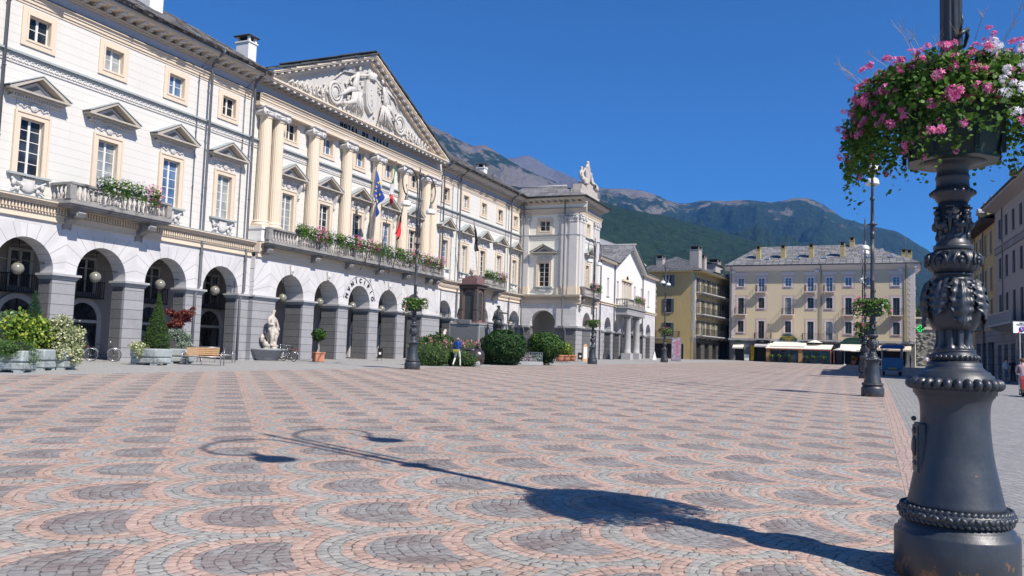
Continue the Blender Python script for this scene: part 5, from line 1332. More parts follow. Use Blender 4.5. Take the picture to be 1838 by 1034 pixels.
# stone gate ruin at the end of the street
ru = thing('stone_gate_ruin', (158,-9,zg(158,-9)), 'rough ancient stone gate wall with pale ledges at the end of the street', 'ruin')
mb = MB(); mb.box(-1.2,1.2,-9,4.5,-.5,6.2,0); mb.box(-1.4,1.4,-9,4.5,6.2,6.6,1); mb.box(-1.0,1.0,-9,4.5,6.6,8.0,0); mb.box(-1.3,1.3,-9,4.5,8.0,8.3,1)
random.seed(21)
for k in range(160): y = random.uniform(-8.8,4.3); z = random.uniform(.2,6.0); mb.ball((-1.2,y,z),(random.uniform(.1,.3),random.uniform(.25,.5),random.uniform(.15,.32)),6,4,0,False)
mb.build('wall', [plain('rough_rubble_stone',(.26,.25,.22),.9,.35,1.5,bmp=.8,bscale=5), M['creaml']], ru)
# ------------------------------------------------------------------ foliage helpers
def rdir():
    while True:
        v = Vector((random.uniform(-1,1), random.uniform(-1,1), random.uniform(-1,1)))
        if .05 < v.length < 1: return v.normalized()
def leaf(mb, p, n, size, asp=.7, mat=0, kind=6):
    """one small leaf-like face centred on p with normal n"""
    n = Vector(n)
    a = n.orthogonal().normalized(); a = Matrix.Rotation(random.uniform(0, 2*PI), 3, n) @ a; b = n.cross(a)
    s = size*random.uniform(.7, 1.25); p = Vector(p)
    if kind == 4: q = [(-.5,0),(0,-.5*asp),(.5,0),(0,.5*asp)]
    elif kind == 3: q = [(-.5,-.12),(.5,0),(-.5,.12)]
    else: q = [(-.5,0),(-.25,-.45*asp),(.2,-.5*asp),(.5,0),(.2,.5*asp),(-.25,.45*asp)]
    mb.add([p+a*(x*s)+b*(y*s)+n*(.12*s*abs(y)) for x, y in q], [tuple(range(len(q)))], mat, False)
def cloud(mb, c, r, n, size, shell=.55, asp=.7, mat=0, kind=6, noisy=.25, cut=None, outw=.5):
    c = Vector(c); r = Vector(r) if not isinstance(r, (int, float)) else Vector((r,)*3); k = 0
    off = rdir()*10
    while k < n:
        d = rdir(); t = shell + (1-shell)*random.random()**.6
        from mathutils import noise as NZ
        t *= 1 + noisy*NZ.noise(d*2.2+off) + noisy*.5*NZ.noise(d*5+off)
        p = Vector((c.x+d.x*r.x*t, c.y+d.y*r.y*t, c.z+d.z*r.z*t))
        if cut is not None and p.z < cut: continue
        nn = (d*outw + rdir()*(1-outw*.5)).normalized(); leaf(mb, p, nn, size, asp, mat, kind); k += 1
def blob(mb, c, r, mat=0, seg=14, rings=9, j=.08):
    q = MB(); q.ball(c, r, seg, rings); c = Vector(c)
    q.v = [tuple(c + (Vector(p)-c)*(1+random.uniform(-j, j))) for p in q.v]; mb.add(q.v, q.f, mat, False)
M['core'] = plain('dark_shade_filler', (.012,.022,.008), .95, .3)  # filler against see-through foliage, inner shade put into its dark colour

# ------------------------------------------------------------------ the ornate street lamps
def lamp_parts(root):
    P = lambda mb, n, m, par=None: mb.build(n, m, par or root)
    mb = MB()   # foot drum
    mb.lathe([(.43,-.25),(.43,.335),(.425,.35),(.405,.362),(.40,.385),(.385,.40),(.36,.425),(.35,.45)],(0,0,0),72)
    mb.lathe([(.32,.45),(.345,.455),(.345,.53),(.335,.535)],(0,0,0),72)
    P(mb,'foot',M['cast'])
    mb = MB()   # laurel ring
    mb.torus((0,0,.49),.350,.050,'z',72,12)
    for k in range(54):
        a = 2*PI*k/54
        for j, (zz, rr_) in enumerate(((.528,.378),(.49,.396),(.452,.380))):
            aa = a + j*.06; c = (rr_*math.cos(aa), rr_*math.sin(aa), zz)
            T = Matrix.Translation(c) @ Matrix.Rotation(aa,4,'Z') @ Matrix.Rotation(R(40 if j != 1 else (38 if k % 2 else -38))*(1 if j == 0 else -1),4,'X')
            q = MB(T); q.ball((0,0,0),(.016,.032,.017),7,5); mb.add(q.v,q.f,0,True)
    P(mb,'laurel_ring',M['cast'])
    mb = MB()   # bell shaped pedestal
    prof = [(.33,.53),(.335,.545),(.338,.56),(.333,.575),(.322,.62),(.312,.67),(.30,.73),(.285,.80),(.270,.88),(.257,.97),(.248,1.06),(.242,1.15),(.240,1.23),(.243,1.29),(.250,1.33),(.262,1.36),(.275,1.372),(.278,1.385),(.290,1.39),(.293,1.42),(.30,1.425)]
    mb.lathe(prof,(0,0,0),72); P(mb,'pedestal',M['cast'])
    mb = MB()   # plaque with crest on the pedestal
    for (aa) in (R(99),):
        T = Matrix.Rotation(aa,4,'Z'); q = MB(T)
        q.box(.22,.272,-.10,.10,.76,1.16,0,.01); q.box(.27,.285,-.085,.085,.78,1.14,0,.005); q.ball((.288,0,.98),(.02,.05,.08),10,8); q.ball((.288,0,1.1),(.016,.03,.03),8,6); q.ball((.29,0,1.19),(.02,.02,.02),7,5); q.ball((.288,0,.85),(.014,.05,.02),8,5)
        mb.add(q.v,q.f,0,False)
    P(mb,'plaque',M['cast'])
    mb = MB()   # big egg collar
    mb.lathe([(.20,1.425),(.30,1.427),(.305,1.45),(.29,1.47),(.29,1.50),(.275,1.515),(.272,1.535),(.25,1.545),(.245,1.562),(.235,1.565),(.215,1.575),(.197,1.595),(.192,1.605),(.190,1.63),(.175,1.635),(.168,1.645)],(0,0,0),72)
    for k in range(28):
        a = 2*PI*k/28; T = Matrix.Rotation(a,4,'Z'); q = MB(T); q.ball((.292,0,1.468),(.054,.0345,.047),14,10); mb.add(q.v,q.f,0,True)
    P(mb,'egg_collar',M['cast'])
    mb = MB()   # small bead ring and fluted shaft
    mb.lathe([(.15,1.645),(.165,1.65),(.163,1.695),(.15,1.70),(.146,1.715),(.150,1.72),(.148,1.73)],(0,0,0),60)
    for k in range(28):
        a = 2*PI*k/28; mb.ball((.165*math.cos(a),.165*math.sin(a),1.672),(.017,.017,.018),8,6)
    mb.lathe([(.147,1.73),(.138,1.745),(.130,1.77),(.127,1.80),(.130,1.9),(.136,2.0)],(0,0,0),96,rmod=lambda a,z: 1-.24*max(0,math.cos(a*10))**.6*(1 if z > 1.76 else .2))
    P(mb,'fluted_shaft',M['cast'])
    mb = MB()   # acanthus bulb
    rad = lambda z: .13+.075*math.sin(PI*min(1,max(0,(z-1.86)/.40)))**.55
    mb.lathe([(rad(1.88+k*.0365)-.012,1.88+k*.0365) for k in range(11)]+[(.13,2.262)],(0,0,0),60)
    def acanthus(a0, z0, z1, W, curl, radf, nl=5):
        NU, NV = 12, 22; v = []; f = []
        for j in range(NV+1):
            t = j/NV; z = z0+(z1-z0)*t
            w_ = W*(math.sin(PI*(.12+.80*t))**.6)*(.80+.20*abs(math.sin(PI*nl*t+.4)))
            if t > .93: w_ *= (1-t)/.07*.8+.2
            for i in range(NU+1):
                u = (i/NU-.5)*2; r0 = radf(z)
                rr_ = r0+.012+.017*abs(math.cos(u*PI*1.5+t*2.2))*(1-abs(u)*.3)+.02*(1-abs(u))**3+curl*max(0,t-.72)**1.5*4+.012*math.sin(t*nl*2*PI-abs(u)*2.5)*abs(u)
                zz = z + .04*abs(u)*(1 if z1 < z0 else -1)
                a = a0+u*w_/max(.1,r0); v.append((rr_*math.cos(a),rr_*math.sin(a),zz))
        for j in range(NV):
            for i in range(NU): k = j*(NU+1)+i; f.append((k,k+1,k+NU+2,k+NU+1))
        mb.add(v,f,0,True)
    for k in range(8): acanthus(2*PI*k/8+.2, 2.25, 1.885 if k % 2 == 0 else 1.96, .078, .045, rad)
    for k in range(8):
        a = 2*PI*(k+.5)/8+.2; r_ = .2
        for j in range(3): mb.ball((r_*math.cos(a),r_*math.sin(a),2.13-j*.05),(.022-.004*j,)*3,8,6)
        mb.torus((.195*math.cos(a-.1),.195*math.sin(a-.1),2.2),.02,.008,'z',10,6)
    P(mb,'acanthus_bulb',M['cast'])
    mb = MB()   # rings and gadrooned bulb
    mb.lathe([(.13,2.255),(.135,2.262),(.138,2.275),(.13,2.285),(.125,2.29),(.125,2.30),(.14,2.305),(.143,2.315),(.135,2.325)],(0,0,0),48)
    mb.lathe([(.13,2.325),(.155,2.335),(.178,2.355),(.19,2.385),(.193,2.415),(.187,2.445),(.172,2.475),(.15,2.495),(.13,2.50)],(0,0,0),96,rmod=lambda a,z: 1-.06*(1-abs(math.cos(a*8)))**2)
    for k in range(8):
        a = 2*PI*k/8+.2
        mb.ball((.185*math.cos(a),.185*math.sin(a),2.43),(.03,.03,.02),8,6); mb.ball((.192*math.cos(a),.192*math.sin(a),2.40),(.015,.015,.02),7,5)
        for s in (-1,1): mb.tube([(.17*math.cos(a+s*.1),.17*math.sin(a+s*.1),2.475),(.195*math.cos(a+s*.2),.195*math.sin(a+s*.2),2.45),(.198*math.cos(a+s*.28),.198*math.sin(a+s*.28),2.41),(.196*math.cos(a+s*.2),.196*math.sin(a+s*.2),2.375)],[.012,.013,.011,.007],6)
    mb.lathe([(.13,2.50),(.14,2.51),(.143,2.53),(.135,2.545),(.122,2.55),(.118,2.57),(.112,2.58),(.108,2.60),(.105,2.9)],(0,0,0),48)
    P(mb,'gadrooned_bulb',M['cast'])
    mb = MB(); random.seed(31)   # fruit garlands
    for k in range(6):
        a = 2*PI*k/6+.3
        for j in range(9):
            aa = a+(j/8-.5)*.9; z = 2.80-.11*math.cos((j/8-.5)*PI); r_ = .118
            s_ = random.uniform(.015,.026)*(1.35 if j in (3,4,5) else 1); mb.ball((r_*math.cos(aa),r_*math.sin(aa),z),(s_,s_,s_),8,6)
        mb.torus((.118*math.cos(a+.5),.118*math.sin(a+.5),2.84),.022,.009,'z',10,6)
        for j in range(5): aa = a+random.uniform(-.3,.3); z = random.uniform(2.60,2.70); s_ = random.uniform(.01,.022); mb.ball((.11*math.cos(aa),.11*math.sin(aa),z),(s_,s_,s_*1.6),7,5)
        mb.tube([(.11*math.cos(a+.5),.11*math.sin(a+.5),2.84),(.125*math.cos(a+.52),.125*math.sin(a+.52),2.74),(.113*math.cos(a+.48),.113*math.sin(a+.48),2.63)],[.014,.018,.006],7)
    mb.lathe([(.105,2.88),(.12,2.90),(.128,2.92),(.15,2.935),(.158,2.95),(.155,2.97),(.14,2.985),(.122,2.995),(.118,3.02),(.116,3.06),(.122,3.07),(.122,3.09),(.114,3.10),(.112,3.14),(.125,3.165),(.16,3.185),(.24,3.20)],(0,0,0),48)
    for k in range(20): a = 2*PI*k/20; mb.ball((.155*math.cos(a),.155*math.sin(a),2.955),(.014,.014,.016),7,5)
    P(mb,'fruit_section',M['cast'])
    mb = MB()   # octagonal planter box
    oc = lambda r_: [(r_*math.cos(PI/8+k*PI/4), r_*math.sin(PI/8+k*PI/4)) for k in range(8)]
    mb.prism(oc(.34),3.20,3.225,'z'); 
    v = [(x,y,3.225) for x,y in oc(.33)]+[(x,y,3.60) for x,y in oc(.40)]+[(x,y,3.60) for x,y in oc(.37)]+[(x,y,3.5) for x,y in oc(.36)]
    f = []
    for k in range(8):
        j = (k+1)%8
        for q in range(3): f.append((q*8+k,q*8+j,(q+1)*8+j,(q+1)*8+k))
    f.append(tuple(range(24,32))); mb.add(v,f,0,False); mb.prism(oc(.415),3.58,3.61,'z',0)
    for x, y in oc(.365): mb.box(x*1.0-.015,x+.015,y-.015,y+.015,3.23,3.6)
    P(mb,'planter_box',M['box'])
    mb = MB()   # upper post: cluster of rods
    mb.lathe([(.088,3.4),(.082,3.7),(.080,4.6),(.092,4.62),(.094,4.66),(.082,4.68),(.074,5.6),(.072,6.35)],(0,0,0),96,rmod=lambda a,z: 1-.13*max(0,math.cos(a*10))**.6)
    mb.lathe([(.08,6.35),(.10,6.4),(.11,6.5),(.10,6.58),(.075,6.62),(.08,6.7),(.105,6.76),(.11,6.80),(.09,6.84),(.10,6.87),(.18,6.90),(.205,6.925),(.16,6.95),(.09,6.98),(.075,7.05),(.07,7.2),(.06,7.9),(.095,7.94),(.10,7.99),(.07,8.03),(.055,8.1),(.045,10.3),(.04,10.75),(.075,10.80),(.08,10.83),(.045,10.86),(.03,10.95),(.05,11.02),(.04,11.08),(.004,11.3)],(0,0,0),24)
    mb.tube([(-.085,-.02,4.18),(-.10,-.06,4.21),(-.06,-.10,4.25),(.0,-.115,4.22),(.06,-.10,4.16),(.10,-.04,4.12)],[.012,.016,.014,.016,.012,.01],6)
    mb.tube([(-.10,-.05,4.22),(-.13,-.07,4.30),(-.12,-.06,4.38)],[.012,.008,.004],6); mb.tube([(-.09,-.06,4.2),(-.02,-.12,4.27),(.08,-.1,4.2)],[.01,.012,.01],6)
    P(mb,'post',M['cast'])
    for s in (-1,1):
        mb = MB()
        mb.tube([(s*.20,0,7.35),(s*.20,0,9.95)],[.036,.034],8); mb.ball((s*.20,0,7.33),(.035,.035,.06),8,6)
        pts = [(s*.20,0,9.95)]
        c = (s*1.02, 10.12); rad_ = .80
        for k in range(0, 21): a = R(185-k*12.6); pts.append((c[0]+s*rad_*math.cos(a), 0, c[1]+rad_*math.sin(a)))
        pts += [(s*1.42,0,9.46),(s*1.36,0,9.50)]
        mb.tube(pts,.036,8)
        mb.tube([(s*1.36,0,9.50),(s*1.30,0,9.60),(s*1.33,0,9.75),(s*1.42,0,9.86),(s*1.45,0,9.98),(s*1.37,0,9.99),(s*1.38,0,9.92)],.016,7)
        mb.tube([(0,0,9.3),(s*.20,0,9.3)],.018,6); mb.tube([(0,0,7.95),(s*.20,0,7.95)],.018,6)
        P(mb,'arm',M['cast'])
        mb = MB(); mb.lathe([(.02,9.52),(.06,9.50),(.075,9.46),(.04,9.43),(.05,9.40),(.075,9.36),(.09,9.25),(.115,9.14),(.135,9.10)],(s*1.36,0,0),20); ho = P(mb,'lantern_cap',M['pipe'])
        mb = MB(); mb.lathe([(.13,9.12),(.18,9.10),(.23,9.05),(.262,8.97),(.275,8.88),(.278,8.83),(.265,8.83),(.25,8.9),(.20,9.03),(.12,9.09)],(s*1.36,0,0),28,cap=False); P(mb,'lamp_shade',M['whitemet'],ho)
        mb = MB(); mb.ball((s*1.36,0,8.93),(.09,.09,.09),12,8); P(mb,'bulb_glass',M['globe'],ho)
LAMPS = [((7.30,-.58), 'nearest and largest ornate iron street lamp, at the right, with rusty foot'),
         ((36.4,0.0), 'second iron street lamp of the right hand row, left of the tourist wagon'),
         ((62.9,.47), 'third iron street lamp of the right hand row, half hidden behind the second'),
         ((89.5,.9), 'farthest iron street lamp of the right hand row, seen through the third'),
         ((39.9,23.15), 'iron street lamp standing before the hedge and central balcony of the town hall'),
         ((70.2,22.6), 'iron street lamp standing before the white corner pavilion'),
         ((93.5,21.6), 'iron street lamp standing before the ochre house beside the red banner')]
lamp0 = thing('street_lamp', (LAMPS[0][0][0],LAMPS[0][0][1],zg(*LAMPS[0][0])), LAMPS[0][1], 'street lamp', 'ornate two armed street lamps round the square')
lamp_parts(lamp0)
for (x, y), lab in LAMPS[1:]:
    c = copy_tree(lamp0); c.location = (x,y,zg(x,y)+(.0)); c['label'] = lab
# ---- geraniums in the boxes
def floret(mb, p, n, s, mat=0):
    n = Vector(n); a = n.orthogonal().normalized(); a = Matrix.Rotation(random.uniform(0,6.3),3,n) @ a; b = n.cross(a); p = Vector(p)
    for k in range(5):
        t = 2*PI*k/5+random.uniform(-.15,.15); d = a*math.cos(t)+b*math.sin(t); e = n.cross(d)
        l_ = s*random.uniform(.85,1.15)
        mb.add([p, p+d*l_*.5-e*l_*.24+n*.1*l_, p+d*l_+n*random.uniform(-.1,.25)*l_, p+d*l_*.5+e*l_*.24+n*.1*l_], [(0,1,2,3)], mat, False)
def umbel(mb, c, up, s, n=9):
    c = Vector(c)
    for k in range(n):
        d = (rdir()+Vector(up)*.9).normalized(); floret(mb, c+d*s*random.uniform(.45,1), d, s*.55)
def geranium(root, hero, seed):
    random.seed(seed)
    lf, pk, wh, gs = MB(), MB(), MB(), MB()
    nl, ls = (24000, .031) if hero else (1500, .085)
    VS = -CR; SC = Vector((VS.x, VS.y, 0)).normalized()      # screen-left direction on the ground
    def mass():
        a = random.uniform(0, 2*PI); d = Vector((math.cos(a), math.sin(a), 0))
        left = max(0, d.dot(SC)); back = max(0, -d.dot(Vector((CF.x,CF.y,0))))
        t = random.random()
        R1 = .80 if hero else .72
        rr_ = .12+(R1-.12)*t**.65*(1+.10*math.sin(3*a+seed))
        top = 3.62+.34*math.sin(min(1, t*1.1)*PI*.75)*1.0 - .10*t
        drop_ = (.20+.27*left)*max(0, t-.45)/.55 + .02
        if random.random() < .08 and t > .6: drop_ += .12+.15*left
        z = top - random.random()**.85*(.16+drop_) - (.12 if t > .9 else 0)
        return d, t, rr_, z, left
    k = 0
    while k < nl:
        d, t, rr_, z, left = mass()
        if z < 3.45 and rr_ < .44: continue
        if z < 3.28 and left < .2 and rr_ < .62 and random.random() < .6: continue
        p = d*rr_ + Vector((0,0,z)) + rdir()*.03
        leaf(lf, p, (d*.5+Vector((0,0,.7))+rdir()*.9).normalized(), ls*(1.7 if hero and random.random() < .12 else 1), .95, 0, 6); k += 1
    for k in range(420 if hero else 60):     # stems
        d, t, rr_, z, left = mass()
        p = d*rr_+Vector((0,0,z)); q = p + (d*.6+rdir()*.7)*random.uniform(.05,.16) + Vector((0,0,random.uniform(-.02,.06)))
        lf.tube([p, (p+q)/2+rdir()*.01, q], .0022 if hero else .004, 3, 0, False)
    if hero:   # trailing strands on the screen-left side
        for k in range(26):
            a = random.uniform(-1.2,1.2); d = (Matrix.Rotation(a,3,'Z') @ SC); r0 = random.uniform(.5,.74); z0 = random.uniform(3.25,3.6)
            if k > 20: d = -d
            p = d*r0+Vector((0,0,z0)); L_ = random.uniform(.08,.2); pts = [p]; n = 8
            for j in range(n): p = p+Vector((d.x*.2,d.y*.2,-1))*L_/n+rdir()*.018; pts.append(p)
            lf.tube(pts,.0025,3,0,False)
            for q in pts[1:]:
                for _ in range(3): leaf(lf, q+rdir()*.025, rdir(), .034, .95)
            if random.random() < .6: umbel(pk, pts[-1], (0,0,-.2), .03, 7)
    np_, nw = (330, 120) if hero else (34, 18); TC = -Vector(root.location); TC.z = 0; TC.normalize()
    us = .042 if hero else .07
    for k in range(np_):
        for _ in range(30):
            d, t, rr_, z, left = mass()
            if hero and (d.dot(SC)*rr_ < -.05 and random.random() < .5 or d.dot(TC) < -.2 and random.random() < .85): continue
            break
        up = Vector((0,0,1)) if z > 3.7 else d
        p = d*(rr_+.05)+Vector((0,0,z+.05*(z > 3.75)))
        if random.random() < .35: p += Vector((0,0,.07))
        umbel(pk, p, (up.x,up.y,up.z), us*random.uniform(.7,1.2), 9)
    for k in range(nw):
        for _ in range(400):
            d, t, rr_, z, left = mass()
            if hero and (not -.62 < d.dot(SC)*rr_ < .10 or d.dot(TC) < .05 or z < 3.22): continue
            break
        p = d*(rr_+.05)+Vector((0,0,z+.02)); umbel(wh, p, (d.x*.8,d.y*.8,.4), us*random.uniform(.75,1.15), 10)
    if hero:   # dry grass stalks
        for k in range(26):
            a = random.uniform(0,2*PI); d = Vector((math.cos(a),math.sin(a),0)); p = d*random.uniform(.1,.7)+Vector((0,0,3.8)); L_ = random.uniform(.15,.42); sd = (d*random.uniform(.1,.9)+Vector((0,0,1))).normalized()
            pts = [p+sd*L_*j/6+d*.10*(j/6)**2 for j in range(7)]; gs.tube(pts,.0022,3,0,False)
            for j in range(9): q = pts[-1]+rdir()*.01; e = q+(sd+rdir()*.8)*random.uniform(.03,.08); gs.tube([q,e],.001,3,0,False)
    lf.build('foliage', M['lf_ger'], root); pk.build('pink_flowers', M['fl_pink'], root); wh.build('white_flowers', M['fl_white'], root)
    if hero: tag(gs.build('dry_stalks', M['grass_t'], root), kind='stuff')
gnames = ['large geranium with pink and white flowers trailing from the box of the nearest lamp','pink and white geranium in the box of the second right hand lamp','small geranium in the box of the third right hand lamp','small geranium in the box of the farthest right hand lamp','round pink geranium in the box of the lamp before the hedge','geranium in the box of the lamp before the pavilion','pink geranium in the box of the lamp beside the red banner']
gcopy = None
for i, ((x, y), lab) in enumerate(LAMPS):
    g = thing('geranium', (x,y,zg(x,y)), gnames[i], 'flowers', 'geraniums in the lamp boxes')
    if i == 0: geranium(g, True, 5)
    elif gcopy is None: geranium(g, False, 9); gcopy = g
    else:
        for ch in gcopy.children: c = ch.copy(); col.objects.link(c); c.parent = g
        g.rotation_euler = (0,0,i*1.3)
RC = math.atan2(CR.y, CR.x)      # rotation that turns an object's local x to the screen-right direction
def G3(px, py): return tuple(gnd(px, py))
# ------------------------------------------------------------------ hanging globe lamps
def globe(x, y, zt_, lab, grp):
    t = thing('globe_lamp', (x, y, 3.15), lab, 'hanging lamp', grp)
    if not globe.src:
        mb = MB(); mb.ball((0,0,0),.28,24,16); mb.build('globe', M['globe'], t)
        mb = MB(); mb.lathe([(.10,.25),(.11,.29),(.06,.33),(.02,.36)],(0,0,0),12); mb.tube([(0,0,.35),(0,0,1.35)],.018,6); mb.build('stem', M['iron'], t); globe.src.append(t)
    else:
        for ch in globe.src[0].children: c = ch.copy(); col.objects.link(c); c.parent = t
    return t
globe.src = []
for x, lab in zip(lw, ['glass globe lamp hanging in the arch just left of the clustered downpipes','glass globe lamp hanging in the arch behind the red maple and conifer','glass globe lamp hanging in the arch under the small balcony','glass globe lamp hanging in the leftmost arch in view','glass globe lamp in the arch beyond the left edge']): globe(x, 36.2, 0, lab, 'globe lamps in the arcade')
for x, lab in zip(cw, ['glass globe lamp in the arch right of the standing fountain statue','glass globe lamp in the second central arch above the potted ball tree','glass globe lamp in the arch lettered MVNICIPIO','glass globe lamp in the fourth central arch above the litter bin','glass globe lamp in the last central arch behind the hedge lamp']): globe(x, 36.0, 0, lab, 'globe lamps in the arcade')
for x, lab in zip(ra, ['glass globe lamp in the arch behind the monument','glass globe lamp in the arch hidden behind the monument','glass globe lamp in the arch above the soldier statue','glass globe lamp in the arch beside the downpipe near the pavilion','glass globe lamp in the last arch before the pavilion']): globe(x, 36.2, 0, lab, 'globe lamps in the arcade')
# ------------------------------------------------------------------ balcony flowers
def flowerbox(p0, p1, seq, lab, seed, name='balcony_flowers'):
    random.seed(seed); p0 = Vector(p0); p1 = Vector(p1); L_ = (p1-p0).length
    t = thing(name, tuple(p0), lab, 'flowers', 'flower boxes on the balconies'); d = p1-p0
    bx = MB(); e = d.normalized(); n_ = Vector((e.y,-e.x,0))
    q = [Vector((0,0,0))-n_*.12, d-n_*.12, d+n_*.12, n_*.12]
    bx.prism([(a.x,a.y) for a in q], -.02, .18, 'z'); bx.build('planter', M['box'], t)
    lf, mg, pk, wh = MB(), MB(), MB(), MB(); n = len(seq)
    for i, ch in enumerate(seq):
        c = d*((i+.5)/n) + Vector((0,0,.30)) + n_*.08; r_ = Vector((L_/n*.62,.34,.33))
        cloud(lf, c, r_, 330, .075, .3, .9); cloud(lf, c+Vector((0,0,-.42))+n_*.16, (L_/n*.5,.16,.34), 150, .07, .2, .9)
        if ch == 'g': cloud(lf, c+Vector((0,0,.1)), r_*1.1, 300, .09, .4, .3, 0, 3)
        for k in range(0 if ch == 'g' else 75):
            dd = rdir(); 
            if (dd.dot(n_) < -.2 and dd.z < .2): continue
            p = c+Vector((dd.x*r_.x,dd.y*r_.y,dd.z*r_.z*1.15)) + n_*.08 + Vector((0,0,-.38*random.random() if random.random() < .5 else .06))
            (umbel(pk, p, dd, .075, 5) if ch == 'p' else umbel(wh, p, dd, .075, 5))
    lf.build('foliage', M['lf_ger'], t)
    if pk.v: pk.build('pink_flowers', M['fl_pink'], t)
    if wh.v: wh.build('white_flowers', M['fl_white'], t)
YB = 34.62
for i, (a, b, seq) in enumerate([(528,592,'gwpw'),(598,653,'gwpw'),(656,703,'pgw'),(708,752,'gwpw'),(755,792,'pwp')]):
    xa, xb = onY(a,445,YB).x, onY(b,450,YB).x
    flowerbox((xa,YB-.12,7.38),(min(xb,64.3),YB-.12,7.38),seq,['first flower box from the left on the long central balcony, starting with green trailing grass','second flower box from the left on the long central balcony, under the blue flag','third flower box on the long central balcony, between the flagpoles','fourth flower box on the long central balcony, just left of the lamp post','last flower box on the long central balcony at its right end'][i],60+i)
flowerbox((onY(172,345,34.6).x,34.45,7.36),(onY(232,350,34.6).x,34.45,7.36),'wg','white and green flower box on the small left balcony',71)
flowerbox((onY(232,352,34.6).x,34.45,7.36),(onY(280,360,34.6).x,34.45,7.36),'wp','white and pink flower box at the right half of the small left balcony',72)
flowerbox((onY(868,495,34.7).x,34.5,7.4),(onY(903,498,34.7).x,34.5,7.4),'gwp','green white and pink flower box on the balcony behind the monument',73)
flowerbox((87.0,28.4,7.36),(88.4,28.4,7.36),'p','pink flower box on the pavilion balcony',74); flowerbox((89.0,28.4,7.36),(90.5,28.4,7.36),'g','green plant box at the right end of the pavilion balcony',75)
flowerbox((103.6,27.85,7.15),(107.9,27.85,7.15),'gp','green and pink flower box on the porch balcony of the gabled house',76)
# ------------------------------------------------------------------ flags
def flag(bpx, tpx, Yb, Yt, lab, bands, Lh, Lf, seed, cat='flag', width=.3, stars=False):
    b = onY(*bpx, Yb); t_ = onY(*tpx, Yt); r = thing('flag', tuple(b), lab, cat, 'flags on the balcony poles')
    d = t_-b; mb = MB(); mb.tube([(0,0,0), tuple(d)], [.035,.025], 8); mb.ball(tuple(d*1.01),.06,8,6); mb.tube([(0,0,0),(0,.25,-.1),(0,.45,-.3)],.03,6); mb.build('flagpole', M['pipe'], r)
    e = d.normalized(); sd = Vector((1,0,0)); mb = MB(); NU, NV = 26, 16; pts = []
    for j in range(NV+1):
        for i in range(NU+1):
            u = i/NU; v = j/NV
            h = d - e*(v*Lh)
            wv = math.sin(v*9+u*3+seed)*.16*u + math.sin(u*7+seed*2)*.06
            p = h + Vector((sd.x*(width*u*(1-.5*v)+.10*math.sin(v*7+seed)*u), wv, -Lf*u*(1-.18*v)))
            pts.append(tuple(p))
    for j in range(NV):
        for i in range(NU):
            k = j*(NU+1)+i; u = (((i+.5)/NU)*Lf + (j/NV)*Lh)/(Lf+Lh) if len(bands) > 1 else .5; m = 0
            for q, (lim, _) in enumerate(bands):
                if u < lim: m = q; break
            mb.add([pts[k],pts[k+1],pts[k+NU+2],pts[k+NU+1]],[(0,1,2,3)],m,True)
    mb.build('cloth', [M[x] for _, x in bands], r)
    if stars:
        st = MB()
        for k in range(12):
            a = 2*PI*k/12; u = .5+.26*math.cos(a); v = .5+.34*math.sin(a); i = int(u*NU); j = int(v*NV); p = Vector(pts[j*(NU+1)+i])
            for s in (-.035,.035):
                c = p+Vector((0,s,0)); poly = []
                for q in range(10): rr_ = .13 if q % 2 == 0 else .052; aa = PI/2+q*PI/5; poly.append((c.x+rr_*math.cos(aa), c.y, c.z+rr_*math.sin(aa)))
                st.add(poly,[tuple(range(10))])
        st.build('stars', M['fl_star'], r)
flag((655,478),(676,300),34.45,33.6,'blue flag with yellow stars hanging from the left balcony pole',[(1.1,'fl_eu')],2.0,2.0,1.0,width=1.05,stars=True)
flag((680,482),(711,292),34.45,33.3,'green white and red flag hanging from the middle balcony pole',[(.44,'fl_green'),(.70,'fl_wh'),(1.1,'fl_red')],1.5,2.3,2.0,width=-.55)
flag((705,484),(724,368),34.45,33.8,'black and red flag on the right balcony pole behind the lamp shade',[(.42,'fl_blk'),(1.1,'fl_red')],1.2,2.2,3.0,width=-.7)
flag((862,590),(851,396),34.2,33.7,'furled dark flag on a tall pole behind the monument',[(1.1,'fl_blk')],.7,2.6,4.0,width=1.1)

